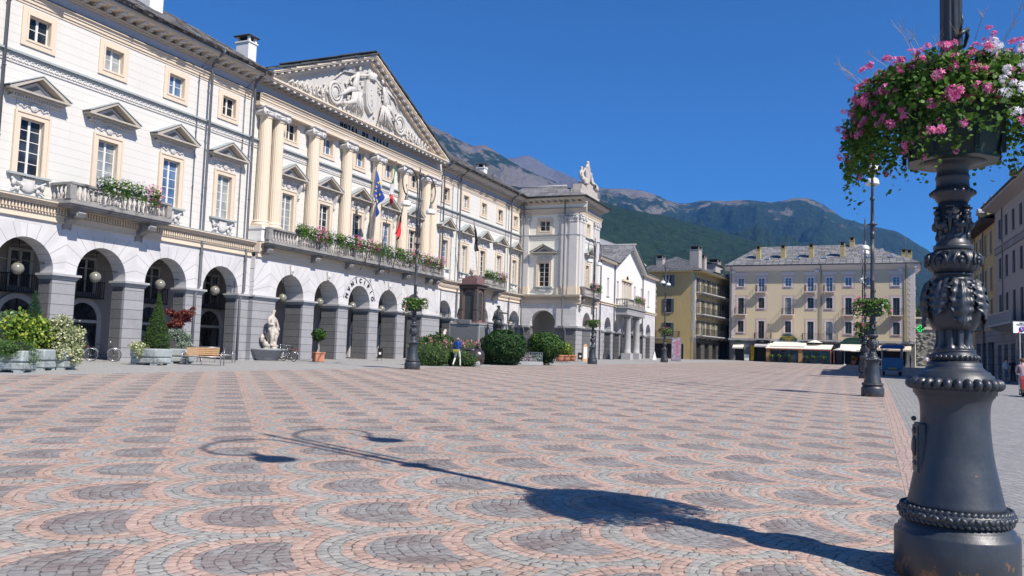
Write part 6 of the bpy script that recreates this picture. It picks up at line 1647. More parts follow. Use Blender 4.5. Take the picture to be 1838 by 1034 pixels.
# ------------------------------------------------------------------ figures
def human_joints(H=1.75, pose='stand', bw=1.0):
    s = H/1.75; m = lambda x,y,z: (x*s,y*s,z*s)
    J = {'pel':(m(0,0,.95),.115*s*bw),'sp':(m(0,.0,1.12),.105*s*bw),'ch':(m(0,-.01,1.33),.13*s*bw),'nk':(m(0,.0,1.50),.05*s),'hd':(m(0,-.02,1.60),.082*s),'ht':(m(0,-.01,1.70),.07*s),'ns':(m(0,-.105,1.60),.014*s)}
    def L_(n, hip, knee, ank, toe):
        J['h'+n]=(m(*hip),.085*s*bw); J['k'+n]=(m(*knee),.058*s); J['a'+n]=(m(*ank),.042*s); J['t'+n]=(m(*toe),.038*s)
    def A_(n, sh, el, wr, hd, fd=(0,-.01,-.07)):
        J['s'+n]=(m(*sh),.058*s); J['e'+n]=(m(*el),.043*s); J['w'+n]=(m(*wr),.030*s); J['p'+n]=(m(*hd),.034*s)
        sg = -1 if n == 'l' else 1
        for i, (dx, ln) in enumerate(((-.028,.9),(-.010,1.05),(.010,1.0),(.027,.8))):
            J['f%d%s'%(i,n)]=(m(hd[0]+dx*.5*sg*.3+dx*fd[2]*-6*.5, hd[1]+dx+fd[1]*ln, hd[2]+fd[2]*ln),.0095*s)
        J['th'+n]=(m(hd[0]-sg*.03,hd[1]-.04,hd[2]-.01),.011*s)
    if pose == 'walk':
        L_('l',(-.09,0,.90),(-.11,-.16,.52),(-.12,-.20,.09),(-.13,-.36,.04)); L_('r',(.09,0,.90),(.11,.06,.49),(.12,.32,.14),(.13,.26,.04))
        A_('l',(-.19,0,1.43),(-.25,.07,1.16),(-.22,-.10,.98),(-.19,-.16,.95)); A_('r',(.19,0,1.43),(.26,-.02,1.14),(.20,-.18,1.00),(.15,-.24,1.02))
    elif pose == 'stand2':
        L_('l',(-.09,0,.90),(-.12,-.01,.48),(-.15,.0,.08),(-.19,-.14,.04)); L_('r',(.09,0,.90),(.11,-.02,.48),(.12,.02,.08),(.16,-.12,.04))
        A_('l',(-.19,0,1.43),(-.27,.02,1.15),(-.12,-.17,1.15),(-.05,-.2,1.2),(0.0,-.03,.05)); A_('r',(.19,0,1.43),(.27,.02,1.15),(.12,-.17,1.12),(.05,-.21,1.16),(0,-.03,.05))
    else:
        L_('l',(-.09,0,.90),(-.11,-.02,.48),(-.12,.02,.08),(-.15,-.13,.04)); L_('r',(.09,0,.90),(.12,-.03,.48),(.15,.0,.08),(.2,-.14,.04))
        A_('l',(-.19,0,1.43),(-.26,.03,1.14),(-.25,-.06,.89),(-.25,-.08,.82)); A_('r',(.19,0,1.43),(.26,.02,1.14),(.27,-.08,.90),(.27,-.1,.83))
    return J
def person(px, py, H, label, rz, top, bottom, pose='stand', hair=(.05,.035,.025), shoes=(.05,.04,.035), short=False, sleeves=False, bald=False, bw=1.0, loc=None, grp=None, skin=(.50,.31,.23)):
    loc = loc or G3(px, py); t = thing('person', loc, label, 'person', grp, rz=rz)
    J = human_joints(H, pose, bw)
    mt = [cloth('top_cloth', top), cloth('trouser_cloth', bottom), plain('skin', skin, .6, .05), plain('shoe', shoes, .6, .05)]
    B = [('pel','sp',0),('sp','ch',0),('ch','nk',0),('nk','hd',2),('hd','ht',2),('hd','ns',2)]
    for n in 'lr':
        B += [('pel','h'+n,1),('h'+n,'k'+n,1),('k'+n,'a'+n,2 if short else 1),('a'+n,'t'+n,3),('ch','s'+n,0),('s'+n,'e'+n,0),('e'+n,'w'+n,0 if sleeves else 2),('w'+n,'p'+n,2),('p'+n,'th'+n,2)]
        B += [('p'+n,'f%d%s'%(i,n),2) for i in range(4)]
    skin_mesh('body', J, B, mt, t, 2)
    s = H/1.75; mb = MB(); c = (0,.005*s,1.655*s)
    if bald:
        for sg in (-1,1): mb.ball((sg*.082*s,.02*s,1.60*s),(.015,.045,.05),8,6)
        mb.ball((0,.075*s,1.585*s),(.06*s,.03*s,.05*s),8,6); mb.build('hair', plain('grey_hair',(.22,.2,.19),.8), t)
    else:
        q = MB(); q.ball(c,(.098*s,.108*s,.10*s),14,10)
        q.v = [(x,y,z) for x,y,z in q.v]; fs = [f for f in q.f if sum(q.v[i][1]-c[1] for i in f)/len(f) > -.045*s or sum(q.v[i][2] for i in f)/len(f) > c[2]+.045*s]
        mb.add(q.v, fs, 0, True); mb.build('hair', plain('hair', hair, .7), t)
    e = MB()
    for sg in (-1,1): e.ball((sg*.032*s,-.098*s,1.625*s),(.011,.008,.008),6,4,0); e.ball((sg*.088*s,.0,1.60*s),(.012*s,.022*s,.032*s),6,4,1)
    e.box(-.022*s,.022*s,-.102*s,-.088*s,1.557*s,1.563*s,2)
    e.build('face', [M['dark'], mt[2], M['red']], t)
    return t
away = RC          # local x to the right of the picture: local -y looks at the camera
man = person(820, 658, 1.92, 'bald man in blue shirt and white trousers walking away with a green shoulder bag', RC+R(180-18), (.02,.07,.30), (.62,.60,.58), 'walk', bald=True, sleeves=True, bw=1.08, shoes=(.12,.06,.05))
bag = thing('shoulder_bag', tuple(Vector(man.location)+Vector((0,0,.95))), 'green patterned shoulder bag carried by the man in blue', 'bag', rz=RC+R(180-18))
mb = MB(); mb.box(-.2,.2,.15,.27,-.12,.14,0,.03); mb.prism([(-.19,.0),(.19,.0),(.17,.15),(-.17,.15)],.272,.285,'y',1); mb.tube([(-.17,.2,.12),(-.19,.16,.35),(-.05,.14,.52),(.12,.06,.62),(.14,-.06,.58),(.0,-.16,.4),(-.19,-.06,.15),(-.2,.15,.1)],.014,6,2)
mb.build('bag', [plain('green_patterned_cloth',(.16,.26,.12),.8,.5,18), plain('yellow_green_patch',(.45,.42,.08),.8,.5,20), M['dark']], bag)
person(1806, 688, 1.72, 'man in white sleeveless top and grey shorts standing in the street shade', RC+R(20), (.60,.60,.66), (.16,.18,.24), short=True)
person(1818, 686, 1.70, 'person in dark clothes standing beside the man in the white top', RC+R(-30), (.03,.03,.035), (.05,.045,.045), 'stand')
person(1836, 711, 1.74, 'woman in pale top and light trousers at the right edge of the picture', RC+R(150), (.62,.40,.40), (.58,.55,.60), 'walk', hair=(.12,.05,.02))
person(1767, 676, 1.75, 'person in blue shirt and dark trousers right behind the lamp pedestal', RC, (.03,.10,.40), (.02,.02,.025), 'stand2')
person(1664, 660, 1.78, 'person in white shirt standing under the green cross', RC+R(170), (.62,.58,.70), (.20,.17,.16), 'stand')
person(1672, 659, 1.70, 'person in black in the far group by the stone gate', RC+R(10), (.02,.02,.025), (.02,.02,.025), 'stand')
person(1679, 661, 1.65, 'person in dark red with arms folded in the far group', RC-R(40), (.06,.02,.02), (.03,.03,.035), 'stand2')
person(1634, 661, 1.76, 'person in dark shirt and blue trousers waiting behind the tourist wagon', RC+R(60), (.02,.02,.022), (.05,.09,.16), 'stand2')
# red scooter at the right edge
sp = G3(1845, 713); sct = thing('motor_scooter', sp, 'dark red motor scooter parked at the right edge of the picture', 'scooter', rz=RC+R(75))
mb = MB(); mb.torus((-.6,0,.25),.2,.07,'y',20,8,0); mb.torus((.6,0,.25),.2,.07,'y',20,8,0); mb.build('wheels', M['rubber'], sct)
mb = MB(); mb.prism([(-.85,.35),(-.8,.72),(-.2,.75),(-.1,.35),(.25,.33),(.42,.8),(.5,.95),(.6,.92),(.62,.4),(.3,.2),(-.2,.2)],-.14,.14,'y'); mb.build('body', plain('dark_red_paint',(.25,.02,.025),.3), sct)
mb = MB(); mb.box(-.8,-.15,-.13,.13,.75,.84,0,.03); mb.build('saddle', M['rubber'], sct); mb = MB(); mb.tube([(.5,-.32,1.0),(.48,0,1.02),(.5,.32,1.0)],.018,6); mb.build('handlebar', M['chrome'], sct)

# ------------------------------------------------------------------ white statues with basins
def basin(t, w_, d_, h, base=True):
    mb = MB(); n = 24
    def ring(sx, sy, z): return [(sx*math.cos(PI+PI*k/n), sy*math.sin(PI+PI*k/n), z) for k in range(n+1)]
    sec = [(.62,.55,0),(.66,.6,.12),(.82,.8,.45),(.96,.95,h-.14),(1.0,1.0,h-.1),(1.0,1.0,h),(.90,.88,h),(.86,.84,h-.08)]
    v = []; f = []
    for a, b, z in sec: v += ring(w_*a, d_*b, z)
    for i in range(len(sec)-1):
        for k in range(n): q = i*(n+1)+k; f.append((q,q+1,q+n+2,q+n+1))
    f.append(tuple(range((len(sec)-1)*(n+1), len(sec)*(n+1)))); f.append(tuple(range(n,-1,-1)))
    mb.add(v,f,0,True); mb.build('basin', M['greygran'], t)
x1 = onY(474,640,35.4).x
st = thing('fountain_statue', (x1,35.35,zg(x1,35.3)), 'white marble woman standing on rocks above a grey half round basin', 'statue fountain')
basin(st, 1.3, 1.3, .75)
J = {'pel':((0,-.45,2.05),.24),'sp':((0.02,-.45,2.35),.19),'ch':((.02,-.42,2.62),.23),'nk':((.05,-.44,2.86),.08),'hd':((.07,-.46,3.03),.12),'ht':((.07,-.46,3.14),.10),
     'hl':((-.16,-.5,1.95),.18),'kl':((-.22,-.72,1.55),.15),'al':((-.22,-.65,.98),.10),'tl':((-.3,-.8,.9),.09),'hr':((.17,-.45,1.95),.18),'kr':((.16,-.62,1.5),.14),'ar':((.28,-.55,.95),.09),'tr':((.36,-.75,.88),.08),
     'sl':((-.28,-.42,2.66),.12),'el':((-.38,-.5,2.3),.09),'wl':((-.1,-.68,2.25),.07),'sr':((.3,-.42,2.64),.12),'er':((.46,-.5,2.25),.09),'wr':((.5,-.62,1.9),.07),'dr':((.0,-.35,1.5),.2),'d2':((.02,-.3,1.1),.16)}
B = [('pel','sp',0),('sp','ch',0),('ch','nk',0),('nk','hd',0),('hd','ht',0),('pel','hl',0),('hl','kl',0),('kl','al',0),('al','tl',0),('pel','hr',0),('hr','kr',0),('kr','ar',0),('ar','tr',0),('ch','sl',0),('sl','el',0),('el','wl',0),('ch','sr',0),('sr','er',0),('er','wr',0),('pel','dr',0),('dr','d2',0)]
skin_mesh('figure', J, B, [M['marble']], st, 2)
random.seed(17); mb = MB()
for k in range(26): a = random.uniform(PI,2*PI); mb.ball((.5*math.cos(a)*random.random(),-.35+.35*math.sin(a)*random.random(),random.uniform(.6,1.0)),(random.uniform(.12,.26),.2,random.uniform(.1,.25)),7,5)
for k in range(10): mb.ball((random.uniform(-.5,.5),-.12,random.uniform(.8,1.9)),(.17,.12,.25),7,5)
for k in range(12): mb.tube([(-.2+.04*k,-.66+.01*k,2.05),(-.25+.045*k+random.uniform(-.03,.03),-.72,1.75),(-.2+.04*k,-.6,1.45)],[.05,.05,.02],6)
for k in range(6): mb.tube([(.42+.02*k,-.5,2.2-.05*k),(.5,-.55,1.7),(.46-.03*k,-.4,1.1)],[.05,.08,.05],6)
mb.ball((.1,-.46,3.12),(.13,.14,.09),8,6); mb.build('rocks_and_drapery', M['marble'], st)
x2 = onY(781,640,35.4).x
st = thing('seated_statue', (x2,34.9,zg(x2,34.9)), 'white marble old man seated on dark rocks at the last central pier behind the hedge', 'statue')
basin(st, 1.45, 1.3, .75)
J = {'pel':((-.35,-.3,1.55),.25),'sp':((-.35,-.3,1.85),.2),'ch':((-.22,-.32,2.15),.24),'nk':((-.02,-.36,2.38),.09),'hd':((.08,-.4,2.55),.12),'ht':((.1,-.38,2.66),.1),
     'kl':((.25,-.6,1.5),.18),'al':((.55,-.65,.95),.1),'kr':((.3,-.3,1.35),.18),'ar':((.75,-.35,.9),.1),'sl':((-.35,-.5,2.2),.12),'el':((-.5,-.6,1.8),.09),'wl':((-.1,-.65,1.65),.07),'sr':((-.15,-.15,2.2),.12),'er':((.05,-.2,1.85),.09),'wr':((.1,-.42,2.3),.06),'b':((.12,-.46,2.42),.06)}
B = [('pel','sp',0),('sp','ch',0),('ch','nk',0),('nk','hd',0),('hd','ht',0),('pel','kl',0),('kl','al',0),('pel','kr',0),('kr','ar',0),('ch','sl',0),('sl','el',0),('el','wl',0),('ch','sr',0),('sr','er',0),('er','wr',0),('hd','b',0)]
skin_mesh('figure', J, B, [M['marble']], st, 2)
mb = MB()
for k in range(22): mb.ball((random.uniform(-.7,.4),random.uniform(-.5,-.05),random.uniform(.7,1.35)),(random.uniform(.15,.3),.2,random.uniform(.12,.25)),7,5)
mb.build('rock_seat', plain('dark_brown_rock',(.12,.09,.07),.9,.3,3), st)

# ------------------------------------------------------------------ war monument
mc = atd(858,650,62); mx, my = mc.x+1.23, mc.y+1.23; mz = zg(mx,my)
mon = thing('monument', (mx,my,mz), 'dark red granite monument with bronze panels on a grey block, stone lion on top', 'monument')
Z = lambda z: z-mz
q_a, q_b = 1.23, 1.12
mb = MB(); mb.box(-1.5,1.5,-1.5,1.5,0,.5,0,.03); mb.box(-q_a,q_a,-q_a,q_a,.5,Z(2.0),0,.02); mb.box(-q_b,q_b,-q_a-.015,-q_a-.002,.9,Z(1.88),1); mb.box(-q_a-.015,-q_a-.002,-q_b,q_b,.9,Z(1.88),1)
mb.box(-1.28,1.28,-1.28,1.28,Z(2.0),Z(2.14),0,.03); mb.box(-.95,.95,-.95,.95,Z(2.14),Z(2.26),2,.02); mb.box(-1.34,-1.06,-.5,.5,Z(2.05),Z(2.38),1,.03)
mb.build('base', [M['greygran'], plain('dark_grey_slab',(.16,.17,.18),.7,.2,14), M['redgranl']], mon)
mb = MB(); zt0, zt1 = Z(2.26), Z(5.13)
mb.box(-.60,.60,-.60,.60,zt0,zt1,0)
for sx in (-1,1):
    for sy in (-1,1): mb.box(sx*.62-.14,sx*.62+.14,sy*.62-.14,sy*.62+.14,zt0,zt1-.32,1,.02); mb.box(sx*.62-.18,sx*.62+.18,sy*.62-.18,sy*.62+.18,zt0,zt0+.75,1,.02); mb.box(sx*.62-.165,sx*.62+.165,sy*.62-.165,sy*.62+.165,zt0+.9,zt0+1.0,0,.01)
mb.box(-.80,.80,-.80,.80,zt1-.32,zt1-.1,0,.02); mb.box(-.92,.92,-.92,.92,zt1-.1,zt1,0,.02)
for T in (Matrix.Identity(4), Matrix.Rotation(R(-90),4,'Z')):
    q = MB(T)
    for k in range(10):
        a0, a1 = PI*k/10, PI*(k+1)/10; z = zt0+1.95
        q.prism([(.36*math.cos(a0),z+.36*math.sin(a0)),(.48*math.cos(a0),z+.48*math.sin(a0)),(.48*math.cos(a1),z+.48*math.sin(a1)),(.36*math.cos(a1),z+.36*math.sin(a1))],-.65,-.60,'y')
    for s in (-1,1): q.box(s*.42-.06,s*.42+.06,-.65,-.60,zt0+.15,zt0+1.95)
    q.box(-.48,.48,-.67,-.60,zt0,zt0+.15); mb.add(q.v,q.f,2,False)
mb.build('pedestal', [M['redgran'], plain('brown_grey_granite',(.085,.075,.07),.6,.3,4), M['redgranl']], mon)
mb = MB(); mb.box(-.66,.66,-.66,.66,zt1,zt1+.46,0,.02); mb.box(-.5,.5,-.5,.5,zt1+.46,zt1+.6,0,.02); mb.build('attic_block', M['redgranl'], mon)
for i, T in enumerate((Matrix.Identity(4), Matrix.Rotation(R(-90),4,'Z'))):
    q = MB(T); z = zt0+1.95
    q.prism([(-.355,zt0+.16),(.355,zt0+.16)]+[(.355*math.cos(PI*k/12),z+.355*math.sin(PI*k/12)) for k in range(13)],-.62,-.603,'y',0)
    if i == 0:
        random.seed(3)
        for k in range(18): q.ball((random.uniform(-.18,.24),-.63,zt0+random.uniform(.35,1.3)),(.05,.03,.09),6,4,0)
        for k in range(5): q.ball((-.2+.1*k,-.63,zt0+.3),(.07,.04,.08),6,4,0)
    q.build('bronze_panel', M['bronze'], mon)
mb = MB(MB and Matrix.Translation((0,0,zt1+.6)) @ Matrix.Scale(.82,4)); q = 0   # lion
mb.ball((.15,0,q+.28),(.5,.26,.28),12,8); mb.ball((-.25,0,q+.5),(.3,.3,.34),12,8); mb.ball((-.42,0,q+.62),(.2,.18,.19),10,8); mb.ball((-.58,0,q+.56),(.1,.1,.09),8,6)
for s in (-1,1): mb.tube([(-.3,s*.2,q+.35),(-.45,s*.22,q+.15),(-.65,s*.22,q+.06)],[.12,.09,.07],8); mb.ball((.45,s*.2,q+.18),(.2,.14,.18),8,6); mb.ball((-.36,s*.15,q+.8),(.05,.04,.06),6,4)
mb.tube([(.6,0,q+.2),(.75,.1,q+.1),(.6,.25,q+.06)],.05,6); mb.build('lion', M['marble'], mon)
# bronze soldier on the right
sp = atd(893,609,62.5); sd = thing('soldier_statue', (sp.x,sp.y,zg(sp.x,sp.y)), 'dark bronze soldier with outstretched arm standing at the right side of the monument', 'statue', rz=RC+R(100))
hb_ = sp.z+.95-zg(sp.x,sp.y)
hb_ = 2.05
mb = MB(); mb.box(-.6,.6,-.6,.6,0,hb_,0,.03); mb.build('plinth', M['greygran'], sd)
J = human_joints(2.35,'walk',1.15); J = {k: ((p[0],p[1],p[2]+hb_), r_*1.12) for k, (p, r_) in J.items()}
for k in ('er','wr','pr','thr','f0r','f1r','f2r','f3r'): del J[k]
z = hb_
J['er'] = ((.30,-.30,z+1.84),.075); J['wr'] = ((.22,-.66,z+1.78),.055); J['pr'] = ((.2,-.82,z+1.76),.05)
B = [('pel','sp',0),('sp','ch',0),('ch','nk',0),('nk','hd',0),('hd','ht',0),('hd','ns',0)]
for n in 'lr': B += [('pel','h'+n,0),('h'+n,'k'+n,0),('k'+n,'a'+n,0),('a'+n,'t'+n,0),('ch','s'+n,0),('s'+n,'e'+n,0),('e'+n,'w'+n,0),('w'+n,'p'+n,0)]
B += [('pl','thl',0)]+[('pl','f%dl'%i,0) for i in range(4)]
skin_mesh('figure', J, B, [M['bronze']], sd, 2)
mb = MB(); mb.lathe([(.40,z+.8),(.30,z+1.15),(.24,z+1.3)],(0,0,0),16); mb.ball((0,0,z+2.27),(.14,.15,.09),10,6); mb.tube([(.2,-.9,z+.1),(.2,-.75,z+1.95)],.03,6); mb.tube([(-.2,.25,z+1.9),(.05,.4,z+1.2)],.07,6); mb.build('coat_and_rifle', M['bronze'], sd)

# ------------------------------------------------------------------ plants around the monument
def bush(name, loc, parts, label, cat, mat, trunk=None, grp=None, rz=0):
    """parts: list of (centre, radii, n, size, kwargs); one foliage mesh plus dark filler standing in for the shaded inside"""
    t = thing(name, loc, label, cat, grp, rz=rz); lf = MB(); co = MB()
    for c, r_, n, sz, kw in parts:
        core = kw.pop('core', .78) if isinstance(kw, dict) else .78
        cloud(lf, c, r_, n, sz, **kw)
        if core: rr_ = r_ if not isinstance(r_, (int, float)) else (r_,)*3; blob(co, c, tuple(q*core for q in rr_))
    lf.build('foliage', mat, t)
    if co.v: co.build('shade_filler', M['core'], t)
    if trunk:
        mb = MB()
        for pts, r_ in trunk: mb.tube(pts, r_, 8)
        mb.build('trunk', M['trunk'], t)
    return t
random.seed(41)
b1 = gnd(903,656); bush('round_bush', (b1.x+1.2,b1.y+.5,zg(b1.x,b1.y)), [((0,0,1.35),(1.72,1.72,1.22),7500,.13,dict(shell=.8,noisy=.14,outw=.9)),((0,0,.4),(1.35,1.35,.5),900,.12,dict(shell=.7))], 'large dark green clipped round bush nearer the monument', 'bush', M['lf_bush'])
b2 = gnd(980,656); bush('round_bush', (b2.x+.6,b2.y+.3,zg(b2.x,b2.y)), [((0,0,1.5),(1.5,1.5,1.05),6500,.12,dict(shell=.8,noisy=.15,outw=.9)),((.0,0,.55),(.75,.75,.55),500,.12,dict(shell=.6))], 'dark green round bush with narrow foot, second from the monument', 'bush', M['lf_bush2'])
hg = gnd(778,657)
bush('hedge', (hg.x+.6,hg.y+.3,zg(hg.x,hg.y)), [((0,.0,.55),(1.35,1.1,.78),2600,.16,dict(shell=.6,kind=3,asp=.4,noisy=.4)),((1.3,-.9,.5),(1.0,.9,.66),1700,.16,dict(shell=.6,kind=3,noisy=.4)),((-.7,.6,.75),(.9,.9,.8),1600,.15,dict(shell=.6,kind=3,noisy=.4)),((1.5,-1.6,.45),(.8,.8,.55),1100,.15,dict(shell=.6,kind=3,noisy=.4))], 'spreading feathery green juniper hedge beside the lamp', 'hedge', M['lf_jun'], rz=0)
hg2 = gnd(765,652)
bush('shrub', (hg2.x+3.5,hg2.y+1.2,zg(hg2.x,hg2.y)), [((0,0,1.1),(2.0,1.4,1.1),3200,.13,dict(shell=.6,noisy=.3))], 'darker green shrub behind the juniper hedge and the lamp foot', 'shrub', M['lf_bush2'])
def roses(px, py, n, lab, w_=1.6, h=1.45, dx=3.0):
    g = gnd(px,py); t = thing('rose_bush', (g.x+dx,g.y+1.0,zg(g.x+dx,g.y+1)), lab, 'rose bush', 'pink roses before the monument')
    lf, fl, st_ = MB(), MB(), MB(); D = Vector((CR.x,CR.y,0)).normalized()
    for k in range(46):
        b = D*random.uniform(-w_,w_)+Vector((random.uniform(-.3,.3),random.uniform(-.3,.3),0)); e = b+Vector((random.uniform(-.2,.2),random.uniform(-.2,.2),h*random.uniform(.7,1.05))); st_.tube([b,(b+e)/2+rdir()*.05,e],.012,4)
        for j in range(26): p = b+(e-b)*random.uniform(.25,1)+rdir()*.22; leaf(lf,p,rdir(),.09,.8)
        if k < n:
            for j in range(7): leaf(fl,e+rdir()*.05,rdir(),.075,1.0)
    lf.build('foliage',M['lf_jun'],t); tag(fl.build('rose_flowers',M['fl_rose'],t),kind='stuff'); st_.build('stems',M['trunk'],t)
roses(790,655,34,'pink rose bush at the left foot of the monument behind the hedge',1.5,1.7); roses(846,655,30,'pink rose bush between the walking man and the round bush',1.3,1.65)
# ------------------------------------------------------------------ bronze log sculpture
lg = gnd(834,657.5); t = thing('bronze_sculpture', (lg.x+.2,lg.y+.1,zg(lg.x,lg.y)), 'rounded brown bronze trunk sculpture lying on two grey discs behind the walking man', 'sculpture', rz=RC)
mb = MB(); random.seed(6)
q = MB(); q.lathe([(.02,-1.25),(.30,-1.22),(.45,-1.05),(.50,-.7),(.47,-.2),(.52,.3),(.56,.7),(.52,1.0),(.38,1.22),(.05,1.3)],(0,0,.62),36,ax=(1,0,0)); q.v = [(a,b+.03*math.sin(a*7+c*5),c+.04*math.sin(a*5+b*8)) for a,b,c in q.v]; mb.add(q.v,q.f,0,True)
mb.ball((.35,-.1,1.08),(.5,.25,.12),12,8); mb.tube([(.8,0,1.1),(.88,0,1.35),(.8,0,1.5)],[.1,.07,.03],8); mb.ball((.85,-.02,1.48),(.09,.08,.1),8,6); mb.tube([(.85,0,1.3),(.98,-.05,1.2),(.95,0,1.05)],[.05,.04,.04],7)
mb.build('trunk_form', M['bronzeb'], t)
for x in (-.35,.75): mb = MB(); mb.lathe([(.26,-.12),(.28,-.08),(.28,.08),(.26,.12)],(x,-.32,.18),20,ax=(0,1,0)); mb.build('disc_foot', M['greygran'], t)
mb = MB(); mb.lathe([(.0,-.1),(.5,-.08),(.52,.1),(.0,.12)],(-1.35,.1,.58),28,ax=(1,.3,0)); mb.build('dark_disc', M['dark'], t)
# flower cage between the bushes
cg = gnd(950,656); t = thing('flower_cage', (cg.x,cg.y,zg(cg.x,cg.y)), 'grey wire cage of small white and pink flowers between the round bushes', 'flower bed', rz=RC)
mb = MB(); mb.box(-2.6,1.0,-.3,.5,0,.28,0,.03); mb.build('plinth', M['cap'], t)
mb = MB()
for y in (-.15,.35):
    for k in range(15): x = -.95+k*.135; mb.box(x-.01,x+.01,y-.01,y+.01,.28,.98)
    for z in (.3,.52,.75,.97): mb.box(-.95,.95,y-.012,y+.012,z,z+.02)
mb.build('wire_mesh', M['steel'], t)
lf, a, b = MB(), MB(), MB(); random.seed(2)
for k in range(500): leaf(lf,(random.uniform(-1.2,.9),random.uniform(-.1,.3),random.uniform(.3,.85)),rdir(),.09,.8)
for k in range(60): umbel(a if k % 3 else b,(random.uniform(-1.3,.9),random.uniform(-.2,.0),random.uniform(.35,.85)),(0,-.5,.5),.07,4)
lf.build('foliage',M['lf_jun'],t); a.build('white_flowers',M['fl_white'],t); b.build('pink_flowers',M['fl_pink'],t)
# ------------------------------------------------------------------ planters on the left
def planter(px, py, w_, d_, h, lab, rz=None, off=(0,0)):
    g = gnd(px,py); g = Vector((g.x+off[0], g.y+off[1], 0)); t = thing('planter', (g.x,g.y,zg(g.x,g.y)), lab, 'planter', 'grey concrete planters', rz=RC if rz is None else rz)
    mb = MB(); b = .05
    mb.box(-w_/2+.03,w_/2-.03,-d_/2+.03,d_/2-.03,.09,.36,0,b); mb.box(-w_/2,w_/2,-d_/2,d_/2,.372,h,0,b)
    for x in (-w_/2+.2,w_/2-.2):
        for y in (-d_/2+.15,d_/2-.15): mb.box(x-.12,x+.12,y-.1,y+.1,-.02,.09,0)
    mb.box(-w_/2+.06,w_/2-.06,-d_/2+.055,d_/2-.055,.362,.371,0)
    mb.build('box', M['conc'], t); q = MB(); q.box(-w_/2+.1,w_/2-.1,-d_/2+.1,d_/2-.1,h-.01,h+.025); q.build('soil', M['soil'], t)
    return t, Vector((g.x,g.y,zg(g.x,g.y)+h))
def on(c, dx, dy, dz=0):   # offset in screen-facing frame
    return tuple(c + Vector((CR.x,CR.y,0)).normalized()*dx + Vector((CF.x,CF.y,0)).normalized()*dy + Vector((0,0,dz)))
_, c1 = planter(22,668,1.25,1.0,.78,'grey concrete planter at the left edge under the hanging juniper')
_, c2 = planter(60,665,.9,1.0,.80,'grey concrete planter below the yellow green shrub', off=(.3,.1))
_, c3 = planter(97,664,.9,1.0,.80,'grey concrete planter under the pale variegated shrub', off=(.3,.1))
_, c4 = planter(267,655.5,1.45,1.25,.78,'grey concrete planter holding the cone shaped conifer', rz=RC+R(-14), off=(.3,.2))
_, c5 = planter(308,654,1.1,1.0,.76,'smaller grey concrete planter behind, holding the red maple', off=(1.2,.6))
_, c0 = planter(-8,660,1.3,1.0,.8,'concrete planter cut by the left edge, set behind the others', off=(1.0,.6))
random.seed(51)
bush('juniper', on(c1,.1,-.1,-.1), [((0,0,.12),(.72,.62,.36),1900,.10,dict(shell=.5,kind=3,noisy=.4)),((.25,-.3,-.15),(.45,.35,.35),900,.10,dict(shell=.3,kind=3,core=0)),((-.5,-.1,.1),(.5,.5,.4),900,.1,dict(shell=.5,kind=3,core=0))], 'dense low green juniper spilling over the leftmost planter', 'shrub', M['lf_jun'])
bush('conifer', on(c0,.55,.5), [((0,0,.5),(.42,.42,.7),1700,.12,dict(shell=.5,kind=3,core=.7)),((0,0,1.2),(.30,.30,.75),1400,.11,dict(shell=.5,kind=3,core=.7)),((0,0,1.85),(.15,.15,.5),500,.1,dict(shell=.3,kind=3,core=.6))], 'dark blue green pointed conifer at the left edge', 'tree', M['lf_condk'])
bush('yellow_green_shrub', on(c2,-.45,.3), [((0,0,.55),(.95,.7,.72),1700,.13,dict(shell=.35,noisy=.5,core=.5)),((.65,.0,.35),(.75,.6,.55),1200,.13,dict(shell=.35,noisy=.5,core=.5)),((-.7,0,.8),(.6,.5,.6),900,.13,dict(shell=.35,noisy=.5,core=.5)),((1.2,0,.75),(.45,.35,.45),420,.12,dict(shell=.2,noisy=.5,core=0)),((.4,0,.9),(.4,.35,.3),300,.12,dict(shell=.2,noisy=.5,core=0))], 'loose yellow green shrub filling the left planters', 'shrub', M['lf_yel'])
bush('pale_shrub', on(c0,-.1,.1), [((0,0,.95),(.75,.6,.5),1100,.15,dict(shell=.3,noisy=.4,core=.4))], 'pale green leafy shrub at the left edge above the juniper', 'shrub', M['lf_pale'])
bush('variegated_shrub', on(c3,.05,.0), [((0,0,.5),(.68,.5,.56),1400,.10,dict(shell=.3,noisy=.5,core=.35)),((.38,-.1,.35),(.42,.36,.45),800,.09,dict(shell=.2,noisy=.6,core=0)),((-.3,-.45,-.1),(.35,.2,.35),350,.09,dict(shell=.1,core=0)),((.3,-.48,-.2),(.28,.18,.45),420,.09,dict(shell=.1,core=0)),((.72,0,.7),(.26,.22,.22),260,.09,dict(shell=.1,core=0)),((-.1,0,1.05),(.5,.4,.3),420,.1,dict(shell=.1,core=0)),((.6,-.2,.05),(.25,.2,.3),260,.09,dict(shell=.1,core=0))], 'pale cream and green variegated shrub trailing over its planter', 'shrub', M['lf_var'], trunk=[([(0,0,0),(.1,0,.4),(.4,0,.7)],.02),([(0,0,0),(-.1,0,.5),(-.05,0,1.0)],.02)])
con = [((0,0,.25+k*.26),((.66-.072*k),(.66-.072*k),.36),int(1500-150*k),.10,dict(shell=.72,kind=3,noisy=.25,core=.8)) for k in range(9)] + [((0,0,2.5),(.06,.06,.25),90,.09,dict(shell=.2,kind=3,core=0))]
bush('cone_conifer', on(c4,.12,.2,-.05), con, 'dense green cone shaped conifer in the middle planter', 'tree', M['lf_con'])
bush('golden_creeper', on(c4,-.45,-.35), [((0,0,.08),(.5,.42,.25),800,.08,dict(shell=.3,core=.5)),((-.25,-.3,-.15),(.3,.22,.35),420,.07,dict(shell=.1,core=0)),((.5,-.2,.05),(.5,.25,.16),350,.07,dict(shell=.2,core=0))], 'golden yellow creeping plant spilling from the corner of the conifer planter', 'plant', M['lf_var'])
rm = []
random.seed(13)
